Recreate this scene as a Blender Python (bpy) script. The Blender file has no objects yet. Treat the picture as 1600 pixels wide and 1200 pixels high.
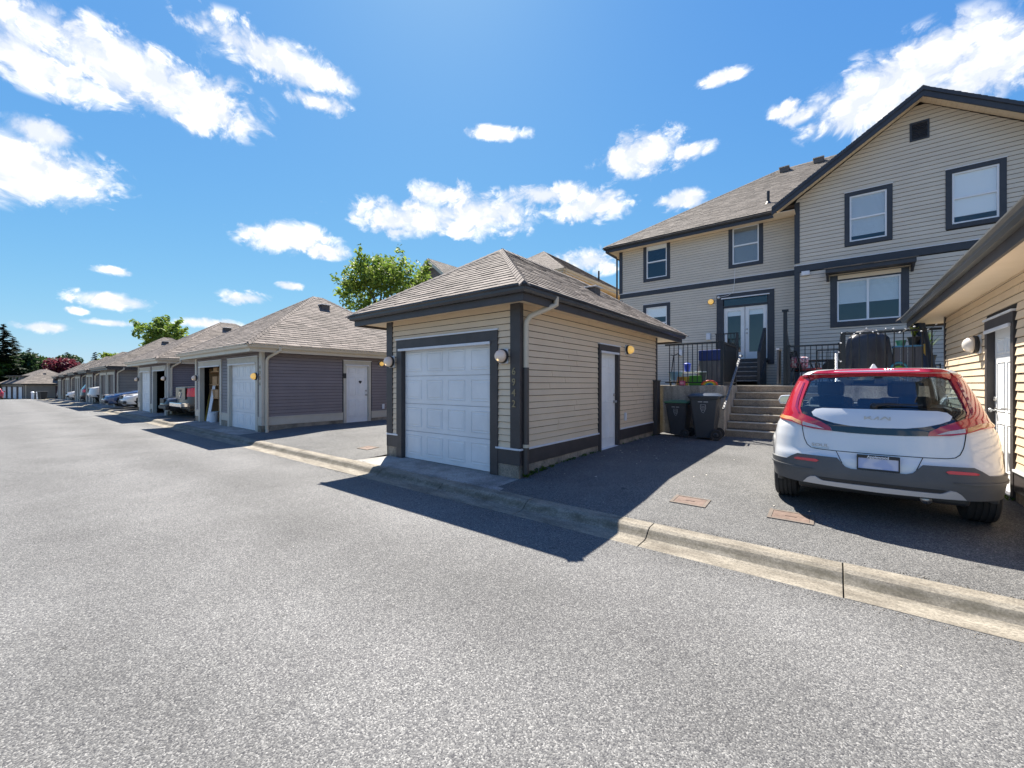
import bpy, bmesh, math, random
from mathutils import Vector, Matrix
from mathutils.geometry import delaunay_2d_cdt
R = math.radians
PI = math.pi
random.seed(7)
SC = bpy.context.scene
COL = SC.collection

# ------------------------------------------------------------------ camera
HEAD = R(38.17)            # heading: left of +Y
CAMZ = 1.55
cam = bpy.data.cameras.new('camera')
cam.sensor_width = 36.0
cam.lens = 36.0 * 640 / 1600
cam.clip_start = 0.05
cam.clip_end = 3000
camo = bpy.data.objects.new('camera', cam)
COL.objects.link(camo)
camo.location = (0, 0, CAMZ)
camo.rotation_euler = (R(90), 0, HEAD)
SC.camera = camo

# ------------------------------------------------------------------ light
TO_SUN = Vector((-1.58, 1.38, 2.95)).normalized()
SUN_EL = math.asin(TO_SUN.z)
SUN_AZ = math.atan2(TO_SUN.x, TO_SUN.y)
SUN_STRENGTH = 3.1
SKY_STRENGTH = 0.12
EXPOSURE = 2.1
SC.view_settings.view_transform = 'Standard'
SC.view_settings.look = 'None'
SC.view_settings.gamma = 1
SC.view_settings.use_curve_mapping = False
SC.view_settings.exposure = EXPOSURE

sun = bpy.data.lights.new('sun', 'SUN')
sun.energy = SUN_STRENGTH
sun.angle = R(0.5)
sun.color = (1.0, 0.935, 0.83)
suno = bpy.data.objects.new('sun', sun)
COL.objects.link(suno)
suno.rotation_euler = TO_SUN.to_track_quat('Z', 'Y').to_euler()


def px_dir(px, py):
    """photo pixel -> world direction (used to read where clouds stand in the sky)"""
    t, u = (px - 800) / 640, (600 - py) / 640
    f = Vector((-math.sin(HEAD), math.cos(HEAD), 0))
    r = Vector((math.cos(HEAD), math.sin(HEAD), 0))
    return (f + r * t + Vector((0, 0, u))).normalized()


def build_world():
    w = bpy.data.worlds.new('World')
    SC.world = w
    w.use_nodes = True
    w.cycles.sampling_method = 'MANUAL'
    w.cycles.sample_map_resolution = 256
    nt = w.node_tree
    nt.nodes.clear()
    N, L = nt.nodes, nt.links
    out = N.new('ShaderNodeOutputWorld')
    bg = N.new('ShaderNodeBackground')
    bg.inputs['Strength'].default_value = SKY_STRENGTH
    L.new(bg.outputs[0], out.inputs[0])
    sky = N.new('ShaderNodeTexSky')
    sky.sky_type = 'NISHITA'
    sky.sun_disc = False
    sky.sun_elevation = SUN_EL
    sky.sun_rotation = SUN_AZ % (2 * PI)
    sky.altitude = 0
    sky.air_density = 1.0
    sky.dust_density = 0.25
    sky.ozone_density = 3.0
    tc = N.new('ShaderNodeTexCoord')
    sp = N.new('ShaderNodeSeparateXYZ')
    L.new(tc.outputs['Generated'], sp.inputs[0])

    def M(op, a, b=None, c=None):
        n = N.new('ShaderNodeMath')
        n.operation = op
        for i, v in enumerate((a, b, c)):
            if v is None:
                continue
            if isinstance(v, (int, float)):
                n.inputs[i].default_value = v
            else:
                L.new(v, n.inputs[i])
        return n.outputs[0]
    az = M('ARCTAN2', sp.outputs[0], sp.outputs[1])
    el = M('ARCSINE', sp.outputs[2])
    # clouds: (px, py, half width px, half height px) read off the photograph
    blobs = [(60, 100, 170, 44), (335, 178, 85, 30), (1480, 150, 150, 50), (150, 95, 210, 62), (290, 150, 130, 52), (420, 85, 120, 42), (490, 120, 62, 26), (20, 255, 150, 62), (110, 275, 95, 42),
             (500, 160, 46, 18), (60, 205, 60, 26), (450, 372, 78, 26), (505, 392, 46, 14),
             (660, 345, 130, 30), (745, 335, 100, 36), (690, 305, 46, 26), (855, 305, 76, 20), (925, 322, 66, 26), (1000, 240, 72, 38), (1075, 236, 46, 15),
             (780, 208, 52, 13), (1130, 120, 40, 12), (1070, 312, 46, 16), (1440, 110, 170, 62), (1350, 165, 105, 46), (1560, 90, 120, 50), (1225, 175, 26, 20),
             (925, 408, 56, 22), (170, 470, 66, 15), (180, 424, 36, 9), (70, 512, 62, 10), (165, 504, 52, 6), (385, 466, 42, 12), (325, 505, 50, 9), (120, 486, 20, 7), (455, 447, 22, 7), (1245, 185, 40, 14)]
    ang = []
    for (px, py, hw, hh) in blobs:
        d = px_dir(px, py)
        d1, d2 = px_dir(px - hw, py), px_dir(px + hw, py)
        e1, e2 = px_dir(px, py - hh), px_dir(px, py + hh)
        ra = abs(math.atan2(d2.x, d2.y) - math.atan2(d1.x, d1.y)) / 2
        re = abs(math.asin(e1.z) - math.asin(e2.z)) / 2
        ang.append((math.atan2(d.x, d.y), math.asin(d.z), ra, re))
    rnd = random.Random(3)
    for i in range(20):        # the rest of the sky carries the same kind of clouds
        a = R(25) + rnd.random() * R(225)
        if a > PI:
            a -= 2 * PI
        e = R(rnd.choice((8, 14, 20, 28, 38)) + rnd.random() * 6)
        k = 0.5 + rnd.random()
        ang.append((a, e, (0.10 + 0.1 * rnd.random()) * k, (0.03 + 0.03 * rnd.random()) * k))
    noi = N.new('ShaderNodeTexNoise')
    noi.inputs['Scale'].default_value = 15
    noi.inputs['Detail'].default_value = 7
    noi.inputs['Roughness'].default_value = 0.62
    noi.inputs['Distortion'].default_value = 0.35
    vm = N.new('ShaderNodeVectorMath')
    vm.operation = 'MULTIPLY'
    vm.inputs[1].default_value = (1, 1, 1.25)
    L.new(tc.outputs['Generated'], vm.inputs[0])
    L.new(vm.outputs[0], noi.inputs['Vector'])
    cb = N.new('ShaderNodeCombineXYZ')
    L.new(az, cb.inputs[0])
    L.new(el, cb.inputs[1])
    cur = None
    for (a, e, ra, re) in ang:
        v1 = N.new('ShaderNodeVectorMath')
        v1.operation = 'MULTIPLY_ADD'
        v1.inputs[1].default_value = (1 / ra, 1 / re, 0)
        v1.inputs[2].default_value = (-a / ra, -e / re, 0)
        L.new(cb.outputs[0], v1.inputs[0])
        v2 = N.new('ShaderNodeVectorMath')
        v2.operation = 'LENGTH'
        L.new(v1.outputs[0], v2.inputs[0])
        cur = v2.outputs['Value'] if cur is None else M('SMOOTH_MIN', cur, v2.outputs['Value'], 0.25)
    cur = M('SUBTRACT', 1.0, cur)
    vor = N.new('ShaderNodeTexVoronoi')
    vor.feature = 'F1'
    vor.inputs['Scale'].default_value = 17
    vor.inputs['Detail'].default_value = 1
    vor.inputs['Roughness'].default_value = 0.55
    # bend the cell pattern with the noise so no cell outline shows
    wob = N.new('ShaderNodeVectorMath')
    wob.operation = 'MULTIPLY_ADD'
    L.new(noi.outputs['Color'], wob.inputs[0])
    wob.inputs[1].default_value = (0.16, 0.16, 0.16)
    L.new(vm.outputs[0], wob.inputs[2])
    L.new(wob.outputs[0], vor.inputs['Vector'])
    nz = M('ADD', M('MULTIPLY', M('SUBTRACT', noi.outputs[0], 0.5), 2.3), M('MULTIPLY', M('SUBTRACT', 0.42, vor.outputs['Distance']), 1.1))
    field = M('ADD', M('MULTIPLY_ADD', cur, 1.55, 0.58), nz)
    field = M('MINIMUM', field, M('ADD', M('MULTIPLY', cur, 3.0), 0.9))
    den = N.new('ShaderNodeMapRange')
    den.interpolation_type = 'SMOOTHSTEP'
    den.inputs['From Min'].default_value = -0.05
    den.inputs['From Max'].default_value = 1.15
    L.new(field, den.inputs['Value'])
    # lighter where thick and towards the upper left, greyer in the folds
    # relief: compare the cloud noise here with the noise a little higher up (towards the light)
    noi2 = N.new('ShaderNodeTexNoise')
    noi2.inputs['Scale'].default_value = 15
    noi2.inputs['Detail'].default_value = 3
    noi2.inputs['Roughness'].default_value = 0.62
    upv = N.new('ShaderNodeVectorMath')
    upv.operation = 'ADD'
    upv.inputs[1].default_value = (-0.008, 0.006, 0.03)
    L.new(vm.outputs[0], upv.inputs[0])
    L.new(upv.outputs[0], noi2.inputs['Vector'])
    ramp = N.new('ShaderNodeValToRGB')
    ramp.color_ramp.elements[0].position = 0.32
    ramp.color_ramp.elements[0].color = (1.75, 1.85, 2.05, 1)
    ramp.color_ramp.elements[1].position = 0.74
    ramp.color_ramp.elements[1].color = (2.75, 2.7, 2.62, 1)
    L.new(M('ADD', M('MULTIPLY_ADD', M('SUBTRACT', noi.outputs[0], noi2.outputs[0]), 1.6, 0.57), M('MULTIPLY', M('SUBTRACT', 0.4, vor.outputs['Distance']), 0.35)), ramp.inputs[0])
    mix = N.new('ShaderNodeMixRGB')
    L.new(M('MULTIPLY', den.outputs[0], 0.97), mix.inputs[0])
    # soft shoulder on the clear sky: horizon glare rolls off as in the photograph
    cm, gn = (200.0, 9.0, 2.0), (0.150, 0.345, 1.12)
    dv = N.new('ShaderNodeVectorMath')
    dv.operation = 'MULTIPLY_ADD'
    dv.inputs[1].default_value = [1 / (c * g_) for c, g_ in zip(cm, gn)]
    dv.inputs[2].default_value = [1 / g_ for g_ in gn]
    L.new(sky.outputs[0], dv.inputs[0])
    dq = N.new('ShaderNodeVectorMath')
    dq.operation = 'DIVIDE'
    L.new(sky.outputs[0], dq.inputs[0])
    L.new(dv.outputs[0], dq.inputs[1])
    L.new(dq.outputs[0], mix.inputs[1])
    L.new(ramp.outputs[0], mix.inputs[2])
    L.new(mix.outputs[0], bg.inputs['Color'])


build_world()

# ------------------------------------------------------------------ materials
MATS = {}


def mat(name, col, rough=0.6, col2=None, ns=3.0, nlo=0.35, nhi=0.65, detail=6, bump=0.0, bs=60.0, island=0.0, metal=0.0, coat=0.0, spec=0.5,
        emit=None, es=0.0, coords='Object', stretch=None, sub=0.0):
    if name in MATS:
        return MATS[name]
    m = bpy.data.materials.new(name)
    m.use_nodes = True
    nt = m.node_tree
    N, L = nt.nodes, nt.links
    b = N['Principled BSDF']
    b.inputs['Base Color'].default_value = (*col, 1)
    b.inputs['Roughness'].default_value = rough
    b.inputs['Metallic'].default_value = metal
    b.inputs['Coat Weight'].default_value = coat
    b.inputs['Coat Roughness'].default_value = 0.04
    b.inputs['Specular IOR Level'].default_value = spec
    if emit:
        b.inputs['Emission Color'].default_value = (*emit, 1)
        b.inputs['Emission Strength'].default_value = es
    vec = None
    if col2 or bump:
        if coords == 'World':
            g = N.new('ShaderNodeNewGeometry')
            vec = g.outputs['Position']
        else:
            tc = N.new('ShaderNodeTexCoord')
            vec = tc.outputs['Object']
        if stretch:
            mp = N.new('ShaderNodeMapping')
            mp.inputs['Scale'].default_value = stretch
            L.new(vec, mp.inputs[0])
            vec = mp.outputs[0]
    colout = None
    if col2:
        n = N.new('ShaderNodeTexNoise')
        n.inputs['Scale'].default_value = ns
        n.inputs['Detail'].default_value = detail
        n.inputs['Roughness'].default_value = 0.65
        L.new(vec, n.inputs['Vector'])
        r = N.new('ShaderNodeValToRGB')
        r.color_ramp.elements[0].position = nlo
        r.color_ramp.elements[0].color = (*col, 1)
        r.color_ramp.elements[1].position = nhi
        r.color_ramp.elements[1].color = (*col2, 1)
        L.new(n.outputs[0], r.inputs[0])
        colout = r.outputs[0]
    if island:
        g2 = N.new('ShaderNodeNewGeometry')
        mr = N.new('ShaderNodeMapRange')
        mr.inputs['To Min'].default_value = 1 - island
        mr.inputs['To Max'].default_value = 1 + island
        L.new(g2.outputs['Random Per Island'], mr.inputs[0])
        mu = N.new('ShaderNodeMixRGB')
        mu.blend_type = 'MULTIPLY'
        mu.inputs[0].default_value = 1
        if colout:
            L.new(colout, mu.inputs[1])
        else:
            mu.inputs[1].default_value = (*col, 1)
        L.new(mr.outputs[0], mu.inputs[2])
        colout = mu.outputs[0]
    if colout:
        L.new(colout, b.inputs['Base Color'])
    if bump:
        n = N.new('ShaderNodeTexNoise')
        n.inputs['Scale'].default_value = bs
        n.inputs['Detail'].default_value = 4
        L.new(vec, n.inputs['Vector'])
        bp = N.new('ShaderNodeBump')
        bp.inputs['Strength'].default_value = bump
        bp.inputs['Distance'].default_value = 0.01
        L.new(n.outputs[0], bp.inputs['Height'])
        L.new(bp.outputs[0], b.inputs['Normal'])
    MATS[name] = m
    return m


def mat_asphalt(name, dark, mid, light, patch=0.3, tracks=False):
    m = bpy.data.materials.new(name)
    m.use_nodes = True
    nt = m.node_tree
    N, L = nt.nodes, nt.links
    b = N['Principled BSDF']
    b.inputs['Roughness'].default_value = 0.88
    b.inputs['Specular IOR Level'].default_value = 0.3
    g = N.new('ShaderNodeNewGeometry')
    vo = N.new('ShaderNodeTexVoronoi')
    vo.inputs['Scale'].default_value = 150
    L.new(g.outputs['Position'], vo.inputs['Vector'])
    bw = N.new('ShaderNodeSeparateColor')
    L.new(vo.outputs['Color'], bw.inputs[0])
    rp = N.new('ShaderNodeValToRGB')
    e = rp.color_ramp.elements
    e[0].position = 0.0
    e[0].color = (*dark, 1)
    e[1].position = 1.0
    e[1].color = (*light, 1)
    k = rp.color_ramp.elements.new(0.22)
    k.color = (*[d * 0.5 + c * 0.5 for d, c in zip(dark, mid)], 1)
    k = rp.color_ramp.elements.new(0.6)
    k.color = (*mid, 1)
    k = rp.color_ramp.elements.new(0.86)
    k.color = (*[d * 0.6 + c * 0.4 for d, c in zip(mid, light)], 1)
    L.new(bw.outputs[0], rp.inputs[0])
    n = N.new('ShaderNodeTexNoise')
    n.inputs['Scale'].default_value = 0.55
    n.inputs['Detail'].default_value = 8
    n.inputs['Roughness'].default_value = 0.7
    L.new(g.outputs['Position'], n.inputs['Vector'])
    mr = N.new('ShaderNodeMapRange')
    mr.inputs['From Min'].default_value = 0.3
    mr.inputs['From Max'].default_value = 0.7
    mr.inputs['To Min'].default_value = 1 - patch
    mr.inputs['To Max'].default_value = 1 + patch * 0.6
    L.new(n.outputs[0], mr.inputs[0])
    mu = N.new('ShaderNodeMixRGB')
    mu.blend_type = 'MULTIPLY'
    mu.inputs[0].default_value = 1
    L.new(rp.outputs[0], mu.inputs[1])
    L.new(mr.outputs[0], mu.inputs[2])
    # drips and small dark spots
    v2 = N.new('ShaderNodeTexNoise')
    v2.inputs['Scale'].default_value = 6
    v2.inputs['Detail'].default_value = 3
    L.new(g.outputs['Position'], v2.inputs['Vector'])
    r2 = N.new('ShaderNodeMapRange')
    r2.inputs['From Min'].default_value = 0.70
    r2.inputs['From Max'].default_value = 0.78
    r2.inputs['To Min'].default_value = 1.0
    r2.inputs['To Max'].default_value = 0.55
    L.new(v2.outputs[0], r2.inputs[0])
    mu2 = N.new('ShaderNodeMixRGB')
    mu2.blend_type = 'MULTIPLY'
    mu2.inputs[0].default_value = 1
    L.new(mu.outputs[0], mu2.inputs[1])
    L.new(r2.outputs[0], mu2.inputs[2])
    colout = mu2.outputs[0]
    if tracks:      # two polished wheel tracks per direction and a dirtier strip beside the gutter
        sx = N.new('ShaderNodeSeparateXYZ')
        L.new(g.outputs['Position'], sx.inputs[0])
        n4 = N.new('ShaderNodeTexNoise')
        n4.inputs['Scale'].default_value = 0.35
        n4.inputs['Detail'].default_value = 5
        L.new(g.outputs['Position'], n4.inputs['Vector'])
        ma = N.new('ShaderNodeMath')
        ma.operation = 'MULTIPLY_ADD'
        L.new(n4.outputs[0], ma.inputs[0])
        ma.inputs[1].default_value = 1.6
        L.new(sx.outputs[1], ma.inputs[2])
        wv = N.new('ShaderNodeMath')
        wv.operation = 'MULTIPLY'
        L.new(ma.outputs[0], wv.inputs[0])
        wv.inputs[1].default_value = 3.6
        sn = N.new('ShaderNodeMath')
        sn.operation = 'SINE'
        L.new(wv.outputs[0], sn.inputs[0])
        m5 = N.new('ShaderNodeMapRange')
        m5.inputs['From Min'].default_value = -1
        m5.inputs['To Min'].default_value = 0.90
        m5.inputs['To Max'].default_value = 1.07
        L.new(sn.outputs[0], m5.inputs[0])
        mu3 = N.new('ShaderNodeMixRGB')
        mu3.blend_type = 'MULTIPLY'
        mu3.inputs[0].default_value = 1
        L.new(colout, mu3.inputs[1])
        L.new(m5.outputs[0], mu3.inputs[2])
        colout = mu3.outputs[0]
    L.new(colout, b.inputs['Base Color'])
    bp = N.new('ShaderNodeBump')
    bp.inputs['Strength'].default_value = 0.55
    bp.inputs['Distance'].default_value = 0.006
    L.new(vo.outputs['Distance'], bp.inputs['Height'])
    bp.invert = True
    L.new(bp.outputs[0], b.inputs['Normal'])
    MATS[name] = m
    return m


def mat_concrete(name, light, dirt, nscale=1.3, stretch=(1, 1, 1), lo=0.4, hi=0.7, grain=90, band=None):
    m = bpy.data.materials.new(name)
    m.use_nodes = True
    nt = m.node_tree
    N, L = nt.nodes, nt.links
    b = N['Principled BSDF']
    b.inputs['Roughness'].default_value = 0.85
    b.inputs['Specular IOR Level'].default_value = 0.25
    g = N.new('ShaderNodeNewGeometry')
    mp = N.new('ShaderNodeMapping')
    mp.inputs['Scale'].default_value = stretch
    L.new(g.outputs['Position'], mp.inputs[0])
    n = N.new('ShaderNodeTexNoise')
    n.inputs['Scale'].default_value = nscale
    n.inputs['Detail'].default_value = 10
    n.inputs['Roughness'].default_value = 0.72
    L.new(mp.outputs[0], n.inputs['Vector'])
    r = N.new('ShaderNodeValToRGB')
    r.color_ramp.elements[0].position = lo
    r.color_ramp.elements[0].color = (*light, 1)
    r.color_ramp.elements[1].position = hi
    r.color_ramp.elements[1].color = (*dirt, 1)
    L.new(n.outputs[0], r.inputs[0])
    v = N.new('ShaderNodeTexVoronoi')
    v.inputs['Scale'].default_value = grain
    L.new(g.outputs['Position'], v.inputs['Vector'])
    s = N.new('ShaderNodeSeparateColor')
    L.new(v.outputs['Color'], s.inputs[0])
    mr = N.new('ShaderNodeMapRange')
    mr.inputs['To Min'].default_value = 0.72
    mr.inputs['To Max'].default_value = 1.2
    L.new(s.outputs[0], mr.inputs[0])
    mu = N.new('ShaderNodeMixRGB')
    mu.blend_type = 'MULTIPLY'
    mu.inputs[0].default_value = 1
    L.new(r.outputs[0], mu.inputs[1])
    L.new(mr.outputs[0], mu.inputs[2])
    colout = mu.outputs[0]
    if band:      # silt and algae left along the flow line of the gutter
        sx = N.new('ShaderNodeSeparateXYZ')
        L.new(g.outputs['Position'], sx.inputs[0])

        def mth(op, p, q=None):
            k = N.new('ShaderNodeMath')
            k.operation = op
            for i_, v_ in enumerate((p, q)):
                if v_ is None:
                    continue
                if isinstance(v_, (int, float)):
                    k.inputs[i_].default_value = v_
                else:
                    L.new(v_, k.inputs[i_])
            return k.outputs[0]
        dist = mth('DIVIDE', mth('ABSOLUTE', mth('SUBTRACT', sx.outputs[1], band[0])), band[1])
        n3 = N.new('ShaderNodeTexNoise')
        n3.inputs['Scale'].default_value = 7
        n3.inputs['Detail'].default_value = 7
        n3.inputs['Roughness'].default_value = 0.75
        L.new(g.outputs['Position'], n3.inputs['Vector'])
        fac = mth('ADD', mth('SUBTRACT', 0.75, dist), mth('MULTIPLY', mth('SUBTRACT', n3.outputs[0], 0.5), 3.2))
        cl = N.new('ShaderNodeClamp')
        L.new(fac, cl.inputs[0])
        mxb = N.new('ShaderNodeMixRGB')
        L.new(mth('MULTIPLY', cl.outputs[0], 0.72), mxb.inputs[0])
        L.new(colout, mxb.inputs[1])
        mxb.inputs[2].default_value = (0.085, 0.075, 0.05, 1)
        colout = mxb.outputs[0]
    L.new(colout, b.inputs['Base Color'])
    bp = N.new('ShaderNodeBump')
    bp.inputs['Strength'].default_value = 0.35
    bp.inputs['Distance'].default_value = 0.005
    L.new(n.outputs[0], bp.inputs['Height'])
    L.new(bp.outputs[0], b.inputs['Normal'])
    MATS[name] = m
    return m


def mat_glass(name, tint, refl=1.0):
    """thin pane: clear or tinted, reflecting by Fresnel"""
    m = bpy.data.materials.new(name)
    m.use_nodes = True
    nt = m.node_tree
    N, L = nt.nodes, nt.links
    N.remove(N['Principled BSDF'])
    t = N.new('ShaderNodeBsdfTransparent')
    t.inputs[0].default_value = (*tint, 1)
    gl = N.new('ShaderNodeBsdfGlossy')
    gl.inputs['Roughness'].default_value = 0.015
    fr = N.new('ShaderNodeFresnel')
    ior = 1.62 * refl
    gm = N.new('ShaderNodeNewGeometry')
    mr = N.new('ShaderNodeMapRange')        # same reflectance from both faces of the pane
    mr.inputs['To Min'].default_value = ior
    mr.inputs['To Max'].default_value = 1 / ior
    L.new(gm.outputs['Backfacing'], mr.inputs['Value'])
    L.new(mr.outputs[0], fr.inputs['IOR'])
    mx = N.new('ShaderNodeMixShader')
    L.new(fr.outputs[0], mx.inputs[0])
    L.new(t.outputs[0], mx.inputs[1])
    L.new(gl.outputs[0], mx.inputs[2])
    L.new(mx.outputs[0], N['Material Output'].inputs[0])
    MATS[name] = m
    return m


def mat_leaf(name, c1, c2, trans=0.35):
    m = bpy.data.materials.new(name)
    m.use_nodes = True
    nt = m.node_tree
    N, L = nt.nodes, nt.links
    b = N['Principled BSDF']
    b.inputs['Roughness'].default_value = 0.55
    b.inputs['Specular IOR Level'].default_value = 0.3
    g = N.new('ShaderNodeNewGeometry')
    r = N.new('ShaderNodeValToRGB')
    r.color_ramp.elements[0].color = (*c1, 1)
    r.color_ramp.elements[1].color = (*c2, 1)
    L.new(g.outputs['Random Per Island'], r.inputs[0])
    L.new(r.outputs[0], b.inputs['Base Color'])
    tr = N.new('ShaderNodeBsdfTranslucent')
    L.new(r.outputs[0], tr.inputs[0])
    mx = N.new('ShaderNodeMixShader')
    mx.inputs[0].default_value = trans
    L.new(b.outputs[0], mx.inputs[1])
    L.new(tr.outputs[0], mx.inputs[2])
    L.new(mx.outputs[0], N['Material Output'].inputs[0])
    MATS[name] = m
    return m


A_ROAD = mat_asphalt('road_asphalt', (0.055, 0.055, 0.06), (0.132, 0.131, 0.129), (0.29, 0.286, 0.275), 0.24, True)
A_DRIVE = mat_asphalt('driveway_asphalt', (0.045, 0.047, 0.05), (0.118, 0.117, 0.115), (0.265, 0.26, 0.25), 0.32)
C_KERB = mat_concrete('kerb_concrete', (0.275, 0.247, 0.20), (0.12, 0.105, 0.084), 2.6, (0.7, 2.4, 1), 0.38, 0.68, band=(4.075, 0.07))
C_SLAB = mat_concrete('slab_concrete', (0.36, 0.35, 0.33), (0.17, 0.16, 0.15), 1.6)
C_WALL = mat_concrete('retaining_concrete', (0.47, 0.42, 0.35), (0.15, 0.135, 0.12), 2.4, (1.6, 1.6, 0.25), 0.4, 0.68)
C_STEP = mat_concrete('step_concrete', (0.34, 0.28, 0.21), (0.18, 0.145, 0.11), 3.0)
C_FOUND = mat_concrete('foundation_concrete', (0.33, 0.28, 0.22), (0.10, 0.09, 0.07), 3.0, (1, 1, 0.5))
GRASS_M = mat('dry_grass_ground', (0.12, 0.12, 0.085), 0.9, (0.19, 0.175, 0.13), 0.8, bump=0.5, bs=20, coords='World')

SID_BEIGE = mat('beige_vinyl_siding', (0.64, 0.50, 0.345), 0.5, (0.69, 0.545, 0.38), 2.0, island=0.05, bump=0.04, bs=40)
SID_HOUSE = mat('greige_vinyl_siding', (0.55, 0.49, 0.405), 0.55, (0.59, 0.53, 0.44), 1.5, island=0.04)
SID_GREY = mat('mauve_grey_siding', (0.185, 0.155, 0.158), 0.55, (0.21, 0.178, 0.18), 1.5, island=0.05)
SID_TAUPE = mat('taupe_siding', (0.20, 0.17, 0.14), 0.55, (0.23, 0.2, 0.165), 1.5, island=0.05)
SHADE_CORE = mat('black_lap_shade_core', (0.03, 0.026, 0.022), 0.95)  # near-black wall core, coloured to draw lap shadows between the boards
SOF_BEIGE = mat('beige_soffit', (0.72, 0.58, 0.41), 0.5, (0.76, 0.62, 0.45), 3)
SOF_CREAM = mat('cream_soffit', (0.5, 0.46, 0.39), 0.5)
TRIM_BROWN = mat('charcoal_brown_trim', (0.042, 0.036, 0.035), 0.5, (0.058, 0.050, 0.049), 4, bump=0.05, bs=30)
TRIM_NAVY = mat('charcoal_navy_trim', (0.024, 0.027, 0.036), 0.5, (0.034, 0.038, 0.048), 4, bump=0.05, bs=30)
TRIM_CREAM = mat('cream_trim', (0.47, 0.43, 0.36), 0.5, (0.53, 0.485, 0.41), 3)
TRIM_PLUM = mat('dark_plum_trim', (0.045, 0.018, 0.022), 0.5)
GUT_DARK = mat('dark_gutter_metal', (0.030, 0.030, 0.034), 0.33, (0.045, 0.045, 0.05), 2)
GUT_BEIGE = mat('beige_gutter_metal', (0.52, 0.44, 0.33), 0.4, (0.57, 0.49, 0.37), 2)
FLASH = mat('white_flashing', (0.62, 0.63, 0.66), 0.4, (0.7, 0.7, 0.72), 5)
WHITE = mat('white_painted_door', (0.70, 0.70, 0.69), 0.45, (0.79, 0.79, 0.78), 1.6, bump=0.03, bs=25)
VINYL = mat('white_window_vinyl', (0.72, 0.74, 0.77), 0.4)
SHIN_BROWN = mat('brown_asphalt_shingle', (0.145, 0.120, 0.104), 0.9, (0.21, 0.176, 0.153), 5, island=0.3, bump=0.5, bs=150)
SHIN_DARK = mat('weathered_shingle', (0.12, 0.102, 0.088), 0.9, (0.17, 0.145, 0.126), 4, island=0.32, bump=0.5, bs=150)
GLASS = mat_glass('window_glass', (0.96, 0.98, 0.99))
CARGLASS = mat_glass('tinted_car_glass', (0.80, 0.88, 0.92), 1.1)
BLIND = mat('white_blind', (0.88, 0.88, 0.87), 0.7)
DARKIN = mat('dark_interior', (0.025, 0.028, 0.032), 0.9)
METAL = mat('brushed_metal', (0.45, 0.45, 0.45), 0.35, metal=1.0)
CHROME = mat('chrome', (0.75, 0.75, 0.76), 0.12, metal=1.0)
BLACKMETAL = mat('black_powder_coat', (0.014, 0.017, 0.020), 0.4)
BLACKPL = mat('black_plastic', (0.02, 0.021, 0.023), 0.5)
RUBBER = mat('tyre_rubber', (0.022, 0.022, 0.023), 0.8, (0.035, 0.034, 0.033), 8, bump=0.1, bs=50)
LAMP_G = mat('frosted_lamp_glass', (0.55, 0.53, 0.50), 0.25, emit=(1.0, 0.62, 0.25), es=0.02)
LAMP_Y = mat('lit_amber_lamp_glass', (0.7, 0.5, 0.18), 0.25, emit=(1.0, 0.58, 0.14), es=0.12)
BULB = mat('lit_bulb', (0.9, 0.7, 0.4), 0.3, emit=(1.0, 0.65, 0.3), es=0.35)
RUST = mat('rusty_iron', (0.10, 0.062, 0.046), 0.8, (0.17, 0.115, 0.09), 12, bump=0.3, bs=70)
BRASS = mat('brass_numeral', (0.24, 0.20, 0.13), 0.4, metal=0.8)
BARK = mat('bark', (0.09, 0.07, 0.05), 0.9, (0.16, 0.13, 0.1), 6, bump=0.6, bs=18)

# ------------------------------------------------------------------ builders
WM = {}
I4 = Matrix.Identity(4)


def gz(x):
    """the lane falls gently towards its far end"""
    d = max(0.0, -x - 20.0)
    return -0.00013 * d * d


def thing(name, label, cat, loc=(0, 0, 0), rz=0.0, group=None):
    o = bpy.data.objects.new(name, None)
    COL.objects.link(o)
    o.location = loc
    o.rotation_euler = (0, 0, rz)
    o.empty_display_size = 0.2
    o['label'] = label
    o['category'] = cat
    if group:
        o['group'] = group
    WM[o.name] = Matrix.Translation(loc) @ Matrix.Rotation(rz, 4, 'Z')
    return o


def tag(o, label, cat, group=None):
    o['label'] = label
    o['category'] = cat
    if group:
        o['group'] = group
    return o


def dup(root, loc, rz, label, group=None, parent=None):
    c = root.copy()
    COL.objects.link(c)
    if parent is None:
        c.location = loc
        c.rotation_euler = (0, 0, rz)
        c['label'] = label
        if group:
            c['group'] = group
    else:
        c.parent = parent
    for ch in [o for o in root.children]:
        dup(ch, None, None, None, None, c)
    return c


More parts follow.
